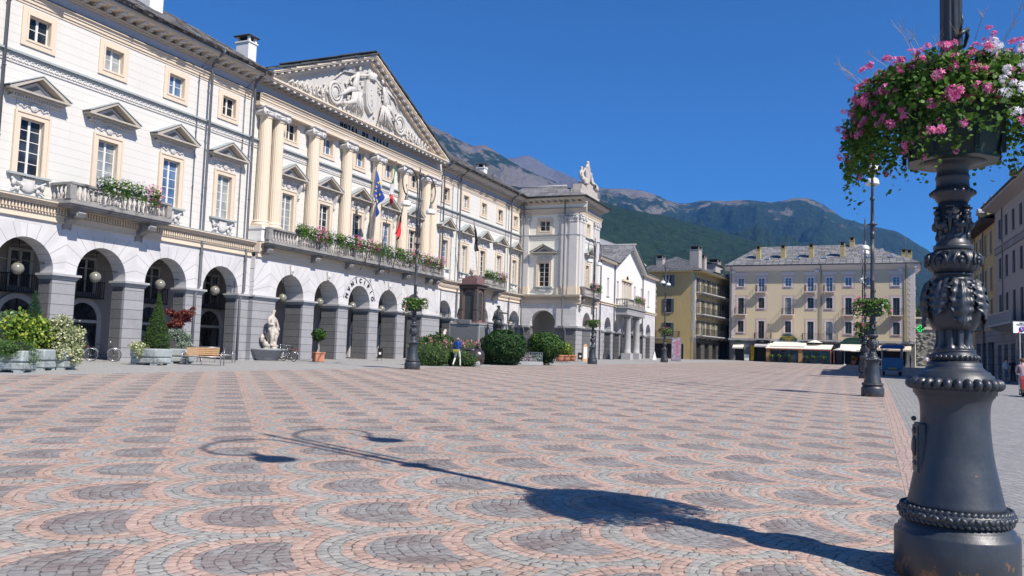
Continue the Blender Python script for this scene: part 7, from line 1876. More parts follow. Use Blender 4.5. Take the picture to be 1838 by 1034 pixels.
for k in range(24): a = random.uniform(0,6.3); rr_ = random.uniform(.1,.66); rm.append(((rr_*math.cos(a)+.1,rr_*math.sin(a)*.7,random.uniform(1.15,1.95)),(random.uniform(.2,.34),.25,random.uniform(.13,.22)),210,.10,dict(shell=.2,core=0,noisy=.5)))
rm.append(((.95,0,2.1),(.2,.15,.1),90,.09,dict(shell=.1,core=0)))
bush('red_maple', on(c5,-.25,0), rm, 'small dark red leaved maple beside the conifer', 'tree', M['lf_map'], trunk=[([(0,0,0),(.05,0,.6),(.0,0,1.1),(.15,0,1.7)],[.035,.03,.025,.012]),([(.03,0,.7),(.3,.05,1.2),(.5,0,1.6)],[.025,.02,.01]),([(.02,0,.8),(-.25,0,1.2),(-.4,0,1.6)],[.025,.02,.01]),([(.15,0,1.3),(.6,0,1.8),(.95,0,2.1)],[.018,.012,.006])])
bush('grey_green_shrub', on(c5,-.1,-.15), [((-.2,0,.75),(.5,.4,.32),800,.09,dict(shell=.2,core=.4,noisy=.5)),((.35,0,.55),(.4,.35,.28),520,.09,dict(shell=.2,core=0,noisy=.5)),((0,-.2,.15),(.3,.25,.3),380,.08,dict(shell=.1,core=0)),((.5,-.2,.15),(.2,.2,.22),160,.08,dict(shell=.1,core=0))], 'grey green drooping shrub under the red maple', 'shrub', M['lf_silver'], trunk=[([(0,0,0),(.03,0,.5),(-.1,0,.8)],.02)])
# potted ball tree
g = gnd(571,649.5); tt = thing('potted_tree', (g.x,g.y,zg(g.x,g.y)), 'small clipped ball tree in a square terracotta pot before the second central pier', 'potted tree')
mb = MB(Matrix.Rotation(RC+R(35),4,'Z')); mb.box(-.30,.30,-.30,.30,0,.52,0,.03); mb.box(-.34,.34,-.34,.34,.52,.62,0,.02); mb.build('pot', M['terra'], tt)
mb = MB(); mb.tube([(0,0,.55),(-.02,0,1.0),(-.03,0,1.5)],.025,7); mb.build('trunk', M['marble'], tt)
random.seed(4); lf = MB(); cloud(lf,(-.04,0,1.72),(.46,.46,.40),1700,.10,.55,.6,noisy=.2,outw=.7); lf.build('crown', M['lf_bush2'], tt); mb = MB(); blob(mb,(-.04,0,1.72),(.3,.3,.26)); mb.build('shade_filler', M['core'], tt)
# terracotta pots by the pavilion
for k, (px, py, s_) in enumerate(((1004,649,.42),(1014,649,.5),(1026,648.5,.45))):
    g = gnd(px,py); t = thing('terracotta_pot', (g.x,g.y,zg(g.x,g.y)), ['left terracotta pot by the pavilion corner','middle terracotta pot with yellow green plant by the pavilion corner','right terracotta pot by the pavilion corner'][k], 'pot', 'terracotta pots at the pavilion corner')
    mb = MB(); mb.lathe([(s_*.7,0),(s_*.95,.3),(s_,.5),(s_*1.08,.52),(s_*1.08,.62),(s_*.9,.62),(s_*.85,.5)],(0,0,0),16); mb.build('pot', M['terra'], t); q = MB(); q.lathe([(0,.52),(s_*.86,.52)],(0,0,0),16,cap=False); q.build('soil', M['soil'], t)
g = gnd(1015,649); bush('potted_shrub', (g.x,g.y,zg(g.x,g.y)+.5), [((0,0,.6),(.75,.7,.75),1300,.15,dict(shell=.3,core=.5,noisy=.4))], 'yellow green shrub growing in the middle terracotta pot', 'shrub', M['lf_yel'])
# ------------------------------------------------------------------ benches
def bench(px, py, lab, kind, rz, off=(0,0)):
    g = gnd(px,py); g = Vector((g.x+off[0],g.y+off[1],0)); t = thing('bench', (g.x,g.y,zg(g.x,g.y)), lab, 'bench', rz=rz)
    W = 1.9
    for s in (-1,1):
        mb = MB(); x = s*(W/2)
        mb.tube([(x,-.30,0),(x,-.31,.45),(x,-.26,.60),(x,-.10,.66),(x,.12,.63),(x,.24,.52),(x,.26,0)],.028,8); mb.tube([(x,.16,.42),(x,.30,.85)],.022,8) if kind == 'w' else None
        mb.tube([(x,-.28,.42),(x,.22,.42)],.02,6); mb.build('leg', M['steel'], t)
    mb = MB(); mb.tube([(0,-.25,0),(0,-.25,.4)],.02,6); mb.tube([(-W/2,-.28,.42),(W/2,-.28,.42)],.022,8); mb.tube([(-W/2,.22,.42),(W/2,.22,.42)],.022,8); mb.build('frame', M['steel'], t)
    if kind == 'w':
        mb = MB()
        for k in range(5): y = -.24+k*.105; mb.box(-W/2+.03,W/2-.03,y-.045,y+.045,.435,.46,0,.006)
        mb.build('seat', M['wood'], t); mb = MB()
        for k in range(4): z = .50+k*.095; y = .20+k*.03; mb.box(-W/2+.03,W/2-.25,y,y+.022,z,z+.082,0,.006)
        mb.build('backrest', M['wood'], t); mb = MB(); mb.tube([(-W/2,.31,.90),(W/2-.25,.31,.90)],.022,8); mb.build('top_rail', M['steel'], t)
    else:
        mb = MB()
        for k in range(34): x = -W/2+.05+k*(W-.1)/33; mb.box(x-.008,x+.008,-.26,.2,.43,.445)
        for k in range(6): y = -.24+k*.088; mb.box(-W/2,W/2,y-.008,y+.008,.415,.43)
        mb.build('seat', M['steel'], t)
bench(364,655.5,'bench with orange brown wooden slats and curved grey steel arms','w',RC+R(3))
bench(386,650.5,'low all steel mesh bench behind the wooden bench','m',RC+R(3),(.3,.2))
# ------------------------------------------------------------------ bicycles
def bicycle(px, py, lab, rz, frame, off=(0,0), lean=.06):
    g = gnd(px,py); g = Vector((g.x+off[0],g.y+off[1],0)); t = thing('bicycle', (g.x,g.y,zg(g.x,g.y)), lab, 'bicycle', 'bicycles', rz=rz); t.rotation_euler = (lean,0,rz)
    for x in (-.52,.52):
        mb = MB(); mb.torus((x,0,.34),.325,.02,'y',28,6,0); w_ = mb.build('wheel', M['rubber'], t)
        q = MB(); q.torus((x,0,.34),.298,.011,'y',28,5,0)
        for k in range(16): a = 2*PI*k/16; q.tube([(x,0,.34),(x+.295*math.cos(a),.0,.34+.295*math.sin(a))],.0025,3,0)
        q.build('rim', M['chrome'], w_); q = MB(); q.tube([(x+.345*math.cos(a),0,.34+.345*math.sin(a)) for a in [R(d) for d in range(20,175,12)]],.022,6); q.build('mudguard', M['chrome'], w_)
    mb = MB(); c = M[frame]
    mb.tube([(-.12,0,.30),(-.22,0,.80)],.017,7); mb.tube([(-.12,0,.30),(.36,0,.72)],.018,7); mb.tube([(-.17,0,.58),(.34,0,.80)],.015,7); mb.tube([(-.12,0,.30),(-.52,0,.34)],.012,6); mb.tube([(-.19,0,.66),(-.52,0,.34)],.01,6); mb.tube([(.33,0,.92),(.38,0,.68),(.52,0,.34)],.015,7)
    mb.torus((-.12,.03,.30),.09,.008,'y',16,4); mb.tube([(-.12,.05,.30),(-.05,.08,.17)],.01,5); mb.tube([(-.62,0,.72),(-.25,0,.72)],.01,5); mb.box(-.66,-.3,-.06,.06,.715,.73); mb.build('frame', c, t)
    mb = MB(); mb.ball((-.23,0,.88),(.13,.07,.035),10,6); mb.build('saddle', M['rubber'], t)
    mb = MB(); mb.tube([(.26,-.27,.99),(.36,-.2,1.02),(.33,0,1.0),(.36,.2,1.02),(.26,.27,.99)],.012,6); mb.tube([(.33,0,.9),(.33,0,1.0)],.014,6); mb.build('handlebar', M['chrome'], t)
    mb = MB(); mb.box(-.70,-.66,-.03,.03,.70,.76); mb.build('rear_light', M['red'], t)
bicycle(176,649.5,'black and silver bicycle leaning in the arch between the planters',RC+R(28),'dark',(.5,.3))
bicycle(516,649,'dark bicycle with white mudguard parked against the basin rim',RC+R(180-38),'dark',(.2,.1))
bicycle(506,647,'second bicycle with silver frame half hidden behind the basin',RC+R(160),'chrome',(.9,.6),.1)
bicycle(1516,652.5,'red and blue bicycle standing before the far cafe terrace',RC+R(170),'fl_red',(-1,.0))
# bollard, bins, boards
g = gnd(142,649); t = thing('bollard', (g.x,g.y,zg(g.x,g.y)), 'thin dark purple bollard post beside the bicycle', 'bollard'); mb = MB(); mb.tube([(0,0,-.05),(-.02,0,1.0)],.055,12); mb.tube([(-.02,0,1.0),(-.02,0,1.04)],.04,12); mb.build('post', M['pipe'], t)
def bin_(px, py, lab):
    g = gnd(px,py); t = thing('litter_bin', (g.x,g.y,zg(g.x,g.y)), lab, 'litter bin', rz=RC)
    mb = MB(); mb.box(-.17,.17,-.14,.14,.22,.85,0,.03); mb.box(-.19,.19,-.16,.16,.85,.90,0,.02); mb.build('bin', M['dark'], t); mb = MB(); mb.tube([(-.2,.05,0),(-.2,.05,1.0)],.025,6); mb.tube([(.12,.05,0),(.12,.05,.3)],.02,6); mb.build('post', M['pipe'], t); mb = MB(); mb.box(-.08,.08,-.152,-.141,.45,.62); mb.build('sticker', M['whitemet'], t)
bin_(682,647.5,'dark litter bin with white sticker before the fourth central pier'); bin_(1041,649.5,'dark litter bin at the pavilion corner')
g = gnd(1047,649); t = thing('menu_board', (g.x+.5,g.y,zg(g.x,g.y)), 'wooden framed menu board leaning at the pavilion corner', 'board', rz=RC+R(40))
mb = MB(); mb.prism([(-.32,0),(.32,0),(.28,1.55),(.1,1.75),(-.1,1.75),(-.28,1.55)],-.03,.03,'y',0); mb.box(-.22,.22,-.036,-.031,.3,1.45,1); mb.tube([(0,.03,1.5),(0,.5,0)],.02,5); mb.build('board', [M['wood'], M['whitemet']], t)
# red banner stand
g = gnd(1213.5,648.5); t = thing('banner_stand', (g.x,g.y,zg(g.x,g.y)), 'tall narrow dark banner with pink red vertical lettering', 'banner', rz=RC)
mb = MB(); mb.box(-.62,.62,-.04,.04,.02,2.9,0,.01); mb.build('frame', M['pipe'], t)
mb = MB(); mb.box(-.56,.56,-.05,-.041,.08,2.84); mb.build('printed_sheet', plain('dark_marbled_print',(.17,.14,.19),.6,.9,7,dirt=((.45,.42,.50),3)), t)
mb = MB(); random.seed(5)
for k in range(8): z = .75+k*.23; mb.box(-.08,.22,-.06,-.051,z,z+.06); mb.box(-.08,-.02,-.06,-.051,z+.06,z+.15); mb.box(.10+random.uniform(-.05,.05),.2,-.06,-.051,z+.07,z+.17)
mb.build('vertical_lettering', plain('pink_red_print',(.60,.06,.12),.6), t)
g = gnd(1174,646); t = thing('pavement_board', (g.x,g.y,zg(g.x,g.y)), 'white folding board at the end of the gabled house arcade', 'board', rz=RC); mb = MB(); mb.prism([(-.3,0),(.3,0),(.03,1.1),(-.03,1.1)],-.3,.3,'y'); mb.build('board', M['whitemet'], t)
# ------------------------------------------------------------------ cafe at the far end (local frame of the far house)
FM = Matrix.Translation((138,21.3,0)) @ Matrix.Rotation(fa,4,'Z')
def FP(u, v, z): return FM @ Vector((u, v, z))
def fthing(name, u, v, lab, cat, grp=None):
    p = FP(u,v,0); z = zg(p.x,p.y); return thing(name, (p.x,p.y,z), lab, cat, grp, rz=fa), z
t, z0 = fthing('cafe_pavilion', 11.2, -2.4, 'glazed cafe terrace with cream awnings, red gutter and brick pillars', 'cafe terrace')
Zc = lambda z: z - z0
W2 = 4.65
for x in (-W2+.25, .35, ):
    mb = MB(); mb.box(x-.28,x+.28,-2.05,-1.6,0,2.0); mb.build('pillar', plain('orange_brick_pillar',(.40,.24,.10),.85,.35,6), t)
for i, (a, b) in enumerate(((-W2+.6,.0),(.7,W2-.1))):
    mb = MB(); mb.box(a,b,-1.95,-1.92,.05,1.85); mb.build('glass_panel', M['glass'], t); mb = MB()
    for k in range(4): x = a+(b-a)*k/3; mb.box(x-.04,x+.04,-1.99,-1.90,.0,1.9)
    mb.box(a,b,-1.99,-1.9,1.86,1.93); mb.box(a,b,-1.99,-1.9,0,.06); mb.build('window_frame', M['pipe'], t)
mb = MB(); mb.box(-W2,W2,-2.2,-2.0,1.98,2.12); mb.build('gutter', plain('red_brown_gutter',(.35,.09,.05),.5), t)
for x in (W2+.0,W2+.45): mb = MB(); mb.box(x-.06,x+.06,-2.1,-1.98,0,2.0); mb.build('painted_post', plain('red_white_post',(.62,.20,.12),.6,.6,6), t)
mb = MB(); mb.prism([(-2.2,2.1),(2.2,2.95),(2.2,3.02),(-2.2,2.2)],-W2-.1,W2,'x'); mb.prism([(-1.2,2.45),(2.2,3.2),(2.2,3.27),(-1.2,2.55)],-W2+.5,.9,'x'); mb.build('awning', M['awn'], t)
mb = MB(); mb.box(-W2,W2,2.0,2.2,0,2.9); mb.box(-W2,-W2+.1,-1.9,2,0,2); mb.build('inner_wall', M['dark'], t)
random.seed(9)
for k, u in enumerate((-3.9,-2.75,-1.2,.95+.3,2.2,3.6)):
    p = FM @ Vector((11.2+u,-2.4-1.75+.35,0)); c = MB(); tt = thing('cafe_plant', (p.x,p.y,zg(p.x,p.y)+.0), ['first','second','third','fourth','fifth','sixth'][k]+' green plant from the left behind the cafe terrace glass', 'plant', 'plants in the cafe terrace')
    tt.location = (FM @ Vector((11.2+u,-2.4-2.15,0))); tt.location.z = zg(p.x,p.y)
    cloud(c,(0,0,.98),(.5,.3,.24),260,.16,.2); c.build('foliage',M['lf_jun'],tt); q = MB(); q.box(-.15,.15,-.15,.15,0,.8); q.build('pot',M['dark'],tt)
def awning(u0, u1, z, d_, drop_, lab, mat='awn', scal=False, v0=-.05):
    t, z0 = fthing('awning', (u0+u1)/2, v0, lab, 'awning'); w_ = (u1-u0)/2; Zz = z-z0
    mb = MB(); mb.prism([(0,Zz),(0,Zz-.05),(-d_,Zz-drop_-.05),(-d_,Zz-drop_)],-w_,w_,'x'); 
    n = int(w_*2/.3)
    for k in range(n): x = -w_+2*w_*k/n; mb.prism([(x,Zz-drop_),(x+2*w_/n,Zz-drop_),(x+2*w_/n,Zz-drop_-.18),(x+w_/n,Zz-drop_-.27),(x,Zz-drop_-.18)],-d_-.02,-d_,'y')
    mb.build('cloth', M[mat], t); mb = MB()
    for s in (-1,1): mb.tube([(s*w_,0,Zz-.4),(s*w_,-d_,Zz-drop_)],.02,5)
    mb.build('arm', M['pipe'], t)
awning(.7,2.4,2.55,1.0,.45,'small cream awning over the leftmost shop door')
awning(4.2,6.3,2.9,1.4,.5,'grey awning above the shop between the yellow sign and the terrace','fascia')
awning(16.9,20.6,3.05,2.6,1.0,'wide cream awning right of the glazed terrace'); awning(20.75,21.7,3.05,2.6,1.2,'narrow cream awning section beside the third lamp'); awning(22.0,26.6,2.9,1.4,.6,'long grey awning at the right end of the far house','creaml')
t, _ = fthing('cafe_parasol', 17.7, -4.0, 'white cafe parasol standing right of the glazed terrace', 'parasol'); mb = MB(); mb.lathe([(.02,2.75),(.5,2.6),(1.0,2.42),(1.6,2.2),(1.62,2.1),(1.5,2.2),(.5,2.5)],(0,0,0),8,smooth=False); mb.build('canopy', M['awn'], t); mb = MB(); mb.tube([(0,0,0),(0,0,2.7)],.03,6); mb.lathe([(.3,0),(.3,.08),(.05,.1)],(0,0,0),12); mb.build('pole', M['whitemet'], t)
t, _ = fthing('cafe_parasol', 13.2, .0-1.0, 'white parasol tip showing above the terrace awning', 'parasol'); mb = MB(); mb.lathe([(.02,3.65),(.5,3.45),(1.2,3.2)],(0,0,0),8,smooth=False,cap=False); mb.build('canopy', M['awn'], t); mb = MB(); mb.tube([(0,0,0),(0,0,3.6)],.03,6); mb.build('pole', M['whitemet'], t)
def signboard(u, z, w_, h, rise, mat, lab, texts, tm, v=-.32):
    t, z0 = fthing('shop_sign', u, v, lab, 'sign'); Zz = z-z0; mb = MB(); n = 12
    pts = [(-w_/2,Zz),(w_/2,Zz),(w_/2,Zz+h)] + [(w_/2*.86*math.cos(PI*k/n),Zz+h+rise*math.sin(PI*k/n)) for k in range(n+1)] + [(-w_/2,Zz+h)]
    mb.prism(pts,-.04,.04,'y'); mb.build('board', mat, t)
    for s, dz, sz in texts:
        me = text_mesh(s, sz, .01, tm, 'sign_lettering'); o = bpy.data.objects.new('sign_lettering', me); col.objects.link(o); o.parent = t; o.location = (0,-.055,Zz+dz); o.rotation_euler = (R(90),0,0)
gold = plain('gold_lettering',(.55,.42,.06),.5); dgreen = plain('dark_green_signboard',(.012,.05,.04),.5)
signboard(9.2,3.3,2.6,.4,.55,dgreen,'dark green arched sign with gold lettering above the cafe terrace',[('BAR & CAFFE',.62,.34),('RISTORANTE',.33,.30),('PIZZERIA',.12,.22)],gold)
signboard(18.6,3.0,3.4,.35,.65,dgreen,'dark green arched sign above the wide cream awning',[('RISTORANTE',.35,.34)],plain('faint_lettering',(.10,.14,.12),.6))
signboard(1.5,2.85,1.5,.1,.3,dgreen,'small dark arched sign over the leftmost shop',[],gold); signboard(5.2,2.75,1.9,.4,.2,M['dark'],'black sign with white script under the small iron balcony',[('Caffe',.32,.32)],M['whitemet'])
t, z0 = fthing('vertical_sign', 3.75, -.45, 'tall yellow vertical sign with black letters beside the shop door', 'sign'); mb = MB(); mb.box(-.27,.27,-.05,.05,.1,2.5,0,.02); mb.build('board', plain('yellow_sign',(.75,.48,.01),.4), t)
for k, ch in enumerate('KODAK'):
    me = text_mesh(ch, .40, .01, M['letter'], 'sign_lettering'); o = bpy.data.objects.new('sign_lettering', me); col.objects.link(o); o.parent = t; o.location = (0,-.065,2.25-k*.33); o.rotation_euler = (R(90),0,0)
t, z0 = fthing('menu_board', 2.95, -.9, 'plain white rectangular board standing left of the yellow sign', 'board'); mb = MB(); mb.box(-.36,.36,-.03,.03,.05,1.0); mb.tube([(-.3,.0,.9),(-.3,.4,0)],.015,4); mb.build('board', M['whitemet'], t)
t, z0 = fthing('menu_board', 20.0, -2.2, 'tall black menu board with white lines under the wide awning', 'board'); mb = MB(); mb.box(-.5,.5,-.03,.03,.0,2.1,0); 
for k in range(4): mb.box(-.25,.25,-.035,-.031,.45+k*.33,.52+k*.33,1)
mb.build('board', [M['dark'],M['whitemet']], t)
t, z0 = fthing('flower_tub', 18.9, -3.0, 'tub with orange and green flowers beside the parasol', 'flowers'); mb = MB(); cloud(mb,(0,0,1.0),(.4,.3,.35),160,.16); mb.build('foliage',M['lf_jun'],t); mb = MB(); cloud(mb,(.25,-.1,.95),(.3,.25,.25),90,.14); mb.build('flowers', plain('orange_petals',(.65,.10,.02),.7), t); mb = MB(); mb.lathe([(.25,0),(.35,.7)],(0,0,0),12); mb.build('tub',M['terra'],t)
# green cross
p = FP(27.75,-.9,5.45); t = thing('pharmacy_cross', tuple(p), 'glowing green pharmacy cross on the corner of the far house', 'sign', rz=RC)
gm, b_ = newmat('green_neon', .5, (.01,.2,.05)); b_.inputs['Emission Color'].default_value = (.0,1,.18,1); b_.inputs['Emission Strength'].default_value = 1.1
pts = [(-.16,-.45),(.16,-.45),(.16,-.16),(.45,-.16),(.45,.16),(.16,.16),(.16,.45),(-.16,.45),(-.16,.16),(-.45,.16),(-.45,-.16),(-.16,-.16)]
mb = MB(); mb.prism([(x*1.15,z*1.15) for x,z in pts],-.06,.06,'y'); mb.tube([(-.3,0,0),(-1.0,.3,0)],.03,5); mb.build('box', M['dark'], t)
mb = MB(); mb.tube([(x,-.08,z) for x,z in pts],.045,5,closed=True); mb.tube([(-.1,-.08,0),(.1,-.08,0)],.02,4); mb.build('neon_tube', gm, t)
# traffic sign at the right edge
p = atd(1833,588,47); t = thing('traffic_sign', (p.x,p.y,zg(p.x,p.y)), 'white rectangular sign ending a pedestrian area, blue disc crossed by a red bar', 'traffic sign', rz=RC+R(6)); z = p.z-t.location.z
mb = MB(); mb.tube([(-.05,.06,0),(-.05,.06,z+.3)],.03,8); mb.build('post', M['cap'], t); mb = MB(); mb.box(-.5,.5,-.02,.02,z-.32,z+.32,0,.01); mb.build('panel', M['whitemet'], t)
mb = MB(); mb.lathe([(0,-.005),(.165,-.005),(.165,.005),(0,.005)],(0,-.03,z-.10),28,ax=(0,1,0)); mb.build('blue_disc', plain('sign_blue',(.01,.06,.45),.5), t)
mb = MB(); mb.prism([(-.24,z-.30),(-.16,z-.30),(.24,z+.10),(.16,z+.10)],-.05,-.037,'y'); mb.build('red_bar', plain('sign_red',(.45,.01,.02),.5), t)
mb = MB(); mb.tube([(-.05,-.036,z-.05),(.03,-.036,z-.12),(.02,-.036,z-.2)],.022,5); mb.ball((-.06,-.036,z-.0),.025,6,4); mb.build('walker_symbol', M['whitemet'], t)
for s, dz in (('AREA',.24),('PEDONALE',.14)):
    me = text_mesh(s, .12, .004, M['letter'], 'sign_lettering'); o = bpy.data.objects.new('sign_lettering', me); col.objects.link(o); o.parent = t; o.location = (0,-.03,z+dz); o.rotation_euler = (R(90),0,0)
p = atd(1834,625,60); t = thing('white_notice_board', (p.x,p.y,zg(p.x,p.y)), 'pale notice board on a post below the traffic sign', 'board', rz=RC); mb = MB(); mb.box(-.35,.35,-.03,.03,p.z-t.location.z-.1,p.z-t.location.z+.7); mb.tube([(0,.05,0),(0,.05,p.z-t.location.z+.5)],.04,6); mb.build('board', M['creaml'], t)
# ------------------------------------------------------------------ tourist wagon
g = gnd(1604,675); t = thing('tourist_wagon', (g.x+1.6,g.y+.1,zg(g.x+1.6,g.y)), 'blue canopied open tourist train wagon seen from behind with yellow licence plate', 'vehicle', rz=0)
bl = plain('blue_wagon_paint',(.04,.14,.27),.4,.1,2); blc = plain('bright_blue_canopy',(.01,.09,.36),.5,.05)
mb = MB()   # rear panel (facing -x), rounded corners
def RX(pts, x0, x1, mb, mat=0): mb.prism(pts, x0, x1, 'x', mat)
rr_ = .18; pp = []
for cx0, cz0, a0 in ((.78-rr_,.50+rr_,-90),(.78-rr_,1.45-rr_,0),(-.78+rr_,1.45-rr_,90),(-.78+rr_,.50+rr_,180)):
    for k in range(5): a = R(a0+k*22.5); pp.append((cx0+rr_*math.cos(a), cz0+rr_*math.sin(a)))
RX(pp,-2.25,-2.15,mb); mb.build('rear_panel', bl, t)
mb = MB(); mb.box(-2.2,2.2,-.74,.74,.42,.56); mb.build('floor', M['pipe'], t)
for s in (-1,1):
    mb = MB(); mb.box(-2.15,2.2,s*.74-.03,s*.74+.03,.5,1.25,0)
    for k in range(7): mb.box(-2.0+k*.6,-1.96+k*.6,s*.78-.01,s*.78+.01,.52,1.22,1)
    mb.box(-2.1,2.2,s*.79-.012,s*.79+.012,1.2,1.26,1); mb.box(-2.1,2.2,s*.79-.012,s*.79+.012,.85,.9,1); mb.build('side_panel', [plain('grey_white_panel',(.42,.44,.46),.5), M['whitemet']], t)
for x in (-2.1,-.7,.7,2.1):
    for s in (-1,1): mb = MB(); mb.tube([(x,s*.74,1.2),(x,s*.74,2.28)],.03,6); mb.build('roof_post', M['cap'], t)
mb = MB(); RX([(-.92,2.24)]+[(.92*math.cos(PI-PI*k/10),2.26+.26*math.sin(PI*k/10)) for k in range(11)]+[(.92,2.24)],-2.35,2.3,mb); mb.build('canopy', blc, t)
mb = MB(); mb.box(-2.3,-2.1,-.3,.55,2.50,2.62,0,.02); mb.build('roof_board', plain('yellow_roof_board',(.60,.36,.06),.5), t)
mb = MB(); mb.box(-2.28,-2.255,-.3,.3,.55,.66); mb.build('licence_plate', plain('yellow_plate',(.50,.36,.04),.5), t)
for s in (-1,1):
    mb = MB(); mb.box(-2.27,-2.2,s*.6-.12,s*.6+.12,.33,.44,0,.02); mb.build('tail_light', M['red'], t)
    for x in (-1.5,1.5): mb = MB(); mb.torus((x,s*.62,.24),.16,.08,'y',20,8); mb.ball((x,s*.62,.24),(.12,.06,.12),10,6); mb.build('wheel', M['rubber'], t)
mb = MB(); mb.box(-2.4,-2.2,-.7,.7,.36,.42,0,.02); mb.tube([(-2.2,0,.3),(-2.55,0,.3)],.04,6); mb.build('bumper', M['cap'], t)
for x in (-1.6,-.5,.6,1.7): mb = MB(); mb.box(x-.2,x+.2,-.68,.68,.8,.88); mb.box(x+.16,x+.22,-.68,.68,.88,1.4); mb.build('seat', blc, t)
# trees beyond the street
def tree(px, dep, h, r_, lab, seed, mat='lf_tree'):
    random.seed(seed); p = atd(px,650,dep); z = zg(p.x,p.y); t = thing('tree', (p.x,p.y,z), lab, 'tree', 'trees beyond the street'); mb = MB(); mb.tube([(0,0,0),(.1,0,h*.4),(0,.1,h*.75)],[.28,.2,.1],8)
    for k in range(5): a = k*1.25; mb.tube([(0,0,h*(.35+.07*k)),(r_*.5*math.cos(a),r_*.5*math.sin(a),h*(.55+.06*k))],[.1,.04],6)
    mb.build('trunk', M['trunk'], t); lf = MB()
    for k in range(16): a = random.uniform(0,6.3); q = random.uniform(0,r_*.7); cloud(lf,(q*math.cos(a),q*math.sin(a),h*random.uniform(.5,.9)),(r_*.45,r_*.45,h*.16),260,.42,.3,.8)
    lf.build('crown', M[mat], t)
tree(1668,185,13.5,4.5,'broad green tree rising behind the stone gate',3); tree(1690,200,15,5,'second green tree behind the stone gate, hidden partly by the lamp',4)
# ------------------------------------------------------------------ mountains
from mathutils import noise as NZ
def mat_hill(name, rock, forest, grass, rock_lo, rock_hi, fs=.012, ridge=0.0):
    m, b = newmat(name, .95, forest, .1); p, x, y, z = geopos()
    big = noise(p, .0022, 6, .62); med = noise(p, .011, 5, .6)
    v = N('ShaderNodeTexVoronoi'); v.inputs['Scale'].default_value = fs*4; L(p, v.inputs['Vector']); crowns = X(v.outputs['Distance'])
    ft = mixc(crowns, tuple(q*1.5 for q in forest), tuple(q*.4 for q in forest)); ft = mixc(med, ft, tuple(q*.75 for q in forest))
    gully_shade = noise(comb(x*1.0, y*1.0, z*.25), .006, 6, .7)  # grass in the rock, its darkening also stands in for relief shade
    rk = mixc(noise(p, .03, 5, .7), tuple(q*.7 for q in rock), tuple(min(1,q*1.3) for q in rock)); rk = mixc(ramp(gully_shade, [(.45,(0,0,0)),(.6,(.6,)*3)]), rk, grass)
    hgt = (z-rock_lo)/(rock_hi-rock_lo)
    msk = ramp(hgt*.5 + (big-.5)*1.5 + (med-.5)*.8 + .1, [(.36,(0,0,0)),(.44,(1,1,1))])
    cc = mixc(msk, ft, rk); L(cc, b.inputs['Base Color'])
    bump(b, noise(p, .012, 7, .72)*60 + crowns*-4, 1.0, 1.2); return m
def mountain(name, pts, D0, D1, mat, seed, spur=.34, nrow=90, z0=0, rough=.05, back=.2, colstep=3, power=1.45):
    xs = [p[0] for p in pts]; c0, c1 = xs[0], xs[-1]
    def yat(px):
        for i in range(len(pts)-1):
            if pts[i][0] <= px <= pts[i+1][0]:
                t = (px-pts[i][0])/(pts[i+1][0]-pts[i][0]); return pts[i][1]+(pts[i+1][1]-pts[i][1])*t
        return pts[-1][1]
    cols = []; px = c0
    while px <= c1: cols.append(px); px += colstep
    v = []; f = []; nb = 8
    for px in cols:
        d = ray(px, yat(px)+1.5*NZ.noise(Vector((px*.05,seed,0)))+.9*NZ.noise(Vector((px*.21,seed,3)))); hz = math.hypot(d.x, d.y); tan = d.z/hz; ux, uy = d.x/hz, d.y/hz
        Dr = D1*(1+.05*NZ.noise(Vector((px*.01,seed,0))))
        zr = tan*Dr
        for j in range(nrow+nb+1):
            if j <= nrow:
                t = j/nrow; D = D0+(Dr-D0)*t; base = z0+(zr-z0)*t**power
            else:
                t2 = (j-nrow)/nb; t = 1; D = Dr*(1+back*t2); base = zr*(1-t2*.9)
            x, y = ux*D, uy*D; q = Vector((x/700, y/700, seed))
            rg = 0; amp = 1; fr_ = 1
            for o in range(6):
                rg += amp*(1-abs(NZ.noise(q*fr_+Vector((0,0,o*7.1))))*2); amp *= .5; fr_ *= 2.05
            env = math.sin(PI*min(1, t))**.8 if j <= nrow else .3
            zz = base + (rg-1.0)*spur*zr*env*.5
            if j <= nrow:
                lim = tan*D*.985 if t < .985 else tan*D     # keep nearer spurs below the skyline
                zz = min(zz, lim)
            v.append((x, y, zz))
    n = nrow+nb+1
    for i in range(len(cols)-1):
        for j in range(n-1): a = i*n+j; f.append((a, a+n, a+n+1, a+1))
    mb = MB(); mb.add(v, f, 0, True); o = mb.build(name, mat); tag(o, kind='structure'); return o
rockb = (.25,.215,.195); forest = (.035,.062,.024); grassb = (.15,.145,.075)
m1 = mat_hill('bare_summit_rock', (.19,.17,.155), forest, (.17,.14,.11), -900, 600)
m2 = mat_hill('left_mountain_slope', rockb, forest, grassb, 0, 1350)
m3 = mat_hill('main_mountain_slope', (.25,.215,.17), forest, grassb, 720, 1300)
m4 = mat_hill('front_forest_slope', rockb, (.036,.068,.024), (.15,.16,.07), 180, 1300)
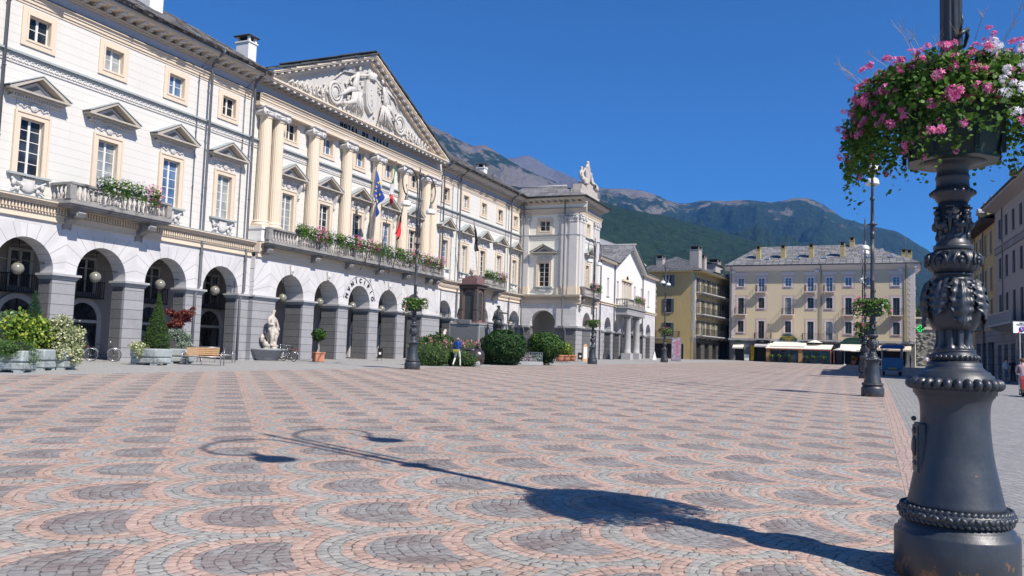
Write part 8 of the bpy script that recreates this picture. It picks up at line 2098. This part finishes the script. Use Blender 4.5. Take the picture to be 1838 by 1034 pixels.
mountain('hills', [(300,420),(860,330),(900,288),(915,284),(927,283),(937,279),(947,279),(957,283),(966,288),(980,296),(996,305),(1015,312),(1040,325),(1100,360),(1200,420)], 5200, 7600, m1, 3.3)
mountain('hills', [(100,90),(500,140),(700,195),(765,222),(783,230),(800,237),(825,252),(850,262),(870,260),(890,272),(915,288),(935,300),(960,312),(985,322),(1005,330),(1040,352),(1100,392),(1200,450),(1300,500)], 1500, 4600, m2, 8.8, .42)
mountain('hills', [(960,345),(1010,338),(1040,332),(1064,335),(1090,339),(1115,338),(1145,341),(1160,345),(1185,353),(1200,360),(1220,365),(1240,364),(1262,360),(1280,360),(1305,361),(1330,359),(1360,361),(1385,363),(1400,361),(1425,356),(1447,355),(1460,359),(1478,368),(1495,379),(1510,390),(1530,396),(1550,402),(1575,408),(1600,413),(1618,420),(1632,428),(1650,440),(1675,455),(1700,474),(1740,500),(1790,532),(1900,575),(2300,620)], 1600, 6000, m3, 1.7, .40, colstep=2.5)
mountain('hills', [(900,330),(1000,350),(1040,352),(1072,358),(1100,368),(1120,375),(1150,380),(1190,386),(1230,398),(1265,406),(1300,418),(1330,425),(1360,434),(1388,442),(1450,468),(1530,498),(1600,525),(1700,560),(1900,600)], 700, 2600, m4, 5.1, .36)
# valley floor behind the town
mb = MB(); mb.add([(-3000,-9000,-6),(12000,-9000,-6),(12000,9000,-6),(-3000,9000,-6)],[(0,1,2,3)]); o = mb.build('ground', m4); tag(o, kind='structure')
for o in list(WIN.values()) + list(WC.values()) + list(SW.values()) + [BAL]: drop(o)
# air between the town and the mountains
HAZE = 6e-5
if HAZE:
    mb = MB(); mb.box(-300, 9500, -7500, 8500, -8.5, 2000); hz = mb.build('haze', bpy.data.materials.new('haze_air')); tag(hz, kind='stuff')
    m = hz.data.materials[0]; m.use_nodes = True; nt = m.node_tree; nt.nodes.clear(); o_ = nt.nodes.new('ShaderNodeOutputMaterial'); pv = nt.nodes.new('ShaderNodeVolumePrincipled')
    pv.inputs['Color'].default_value = (.11,.38,1.0,1); pv.inputs['Density'].default_value = HAZE; pv.inputs['Anisotropy'].default_value = .1; nt.links.new(pv.outputs[0], o_.inputs['Volume'])
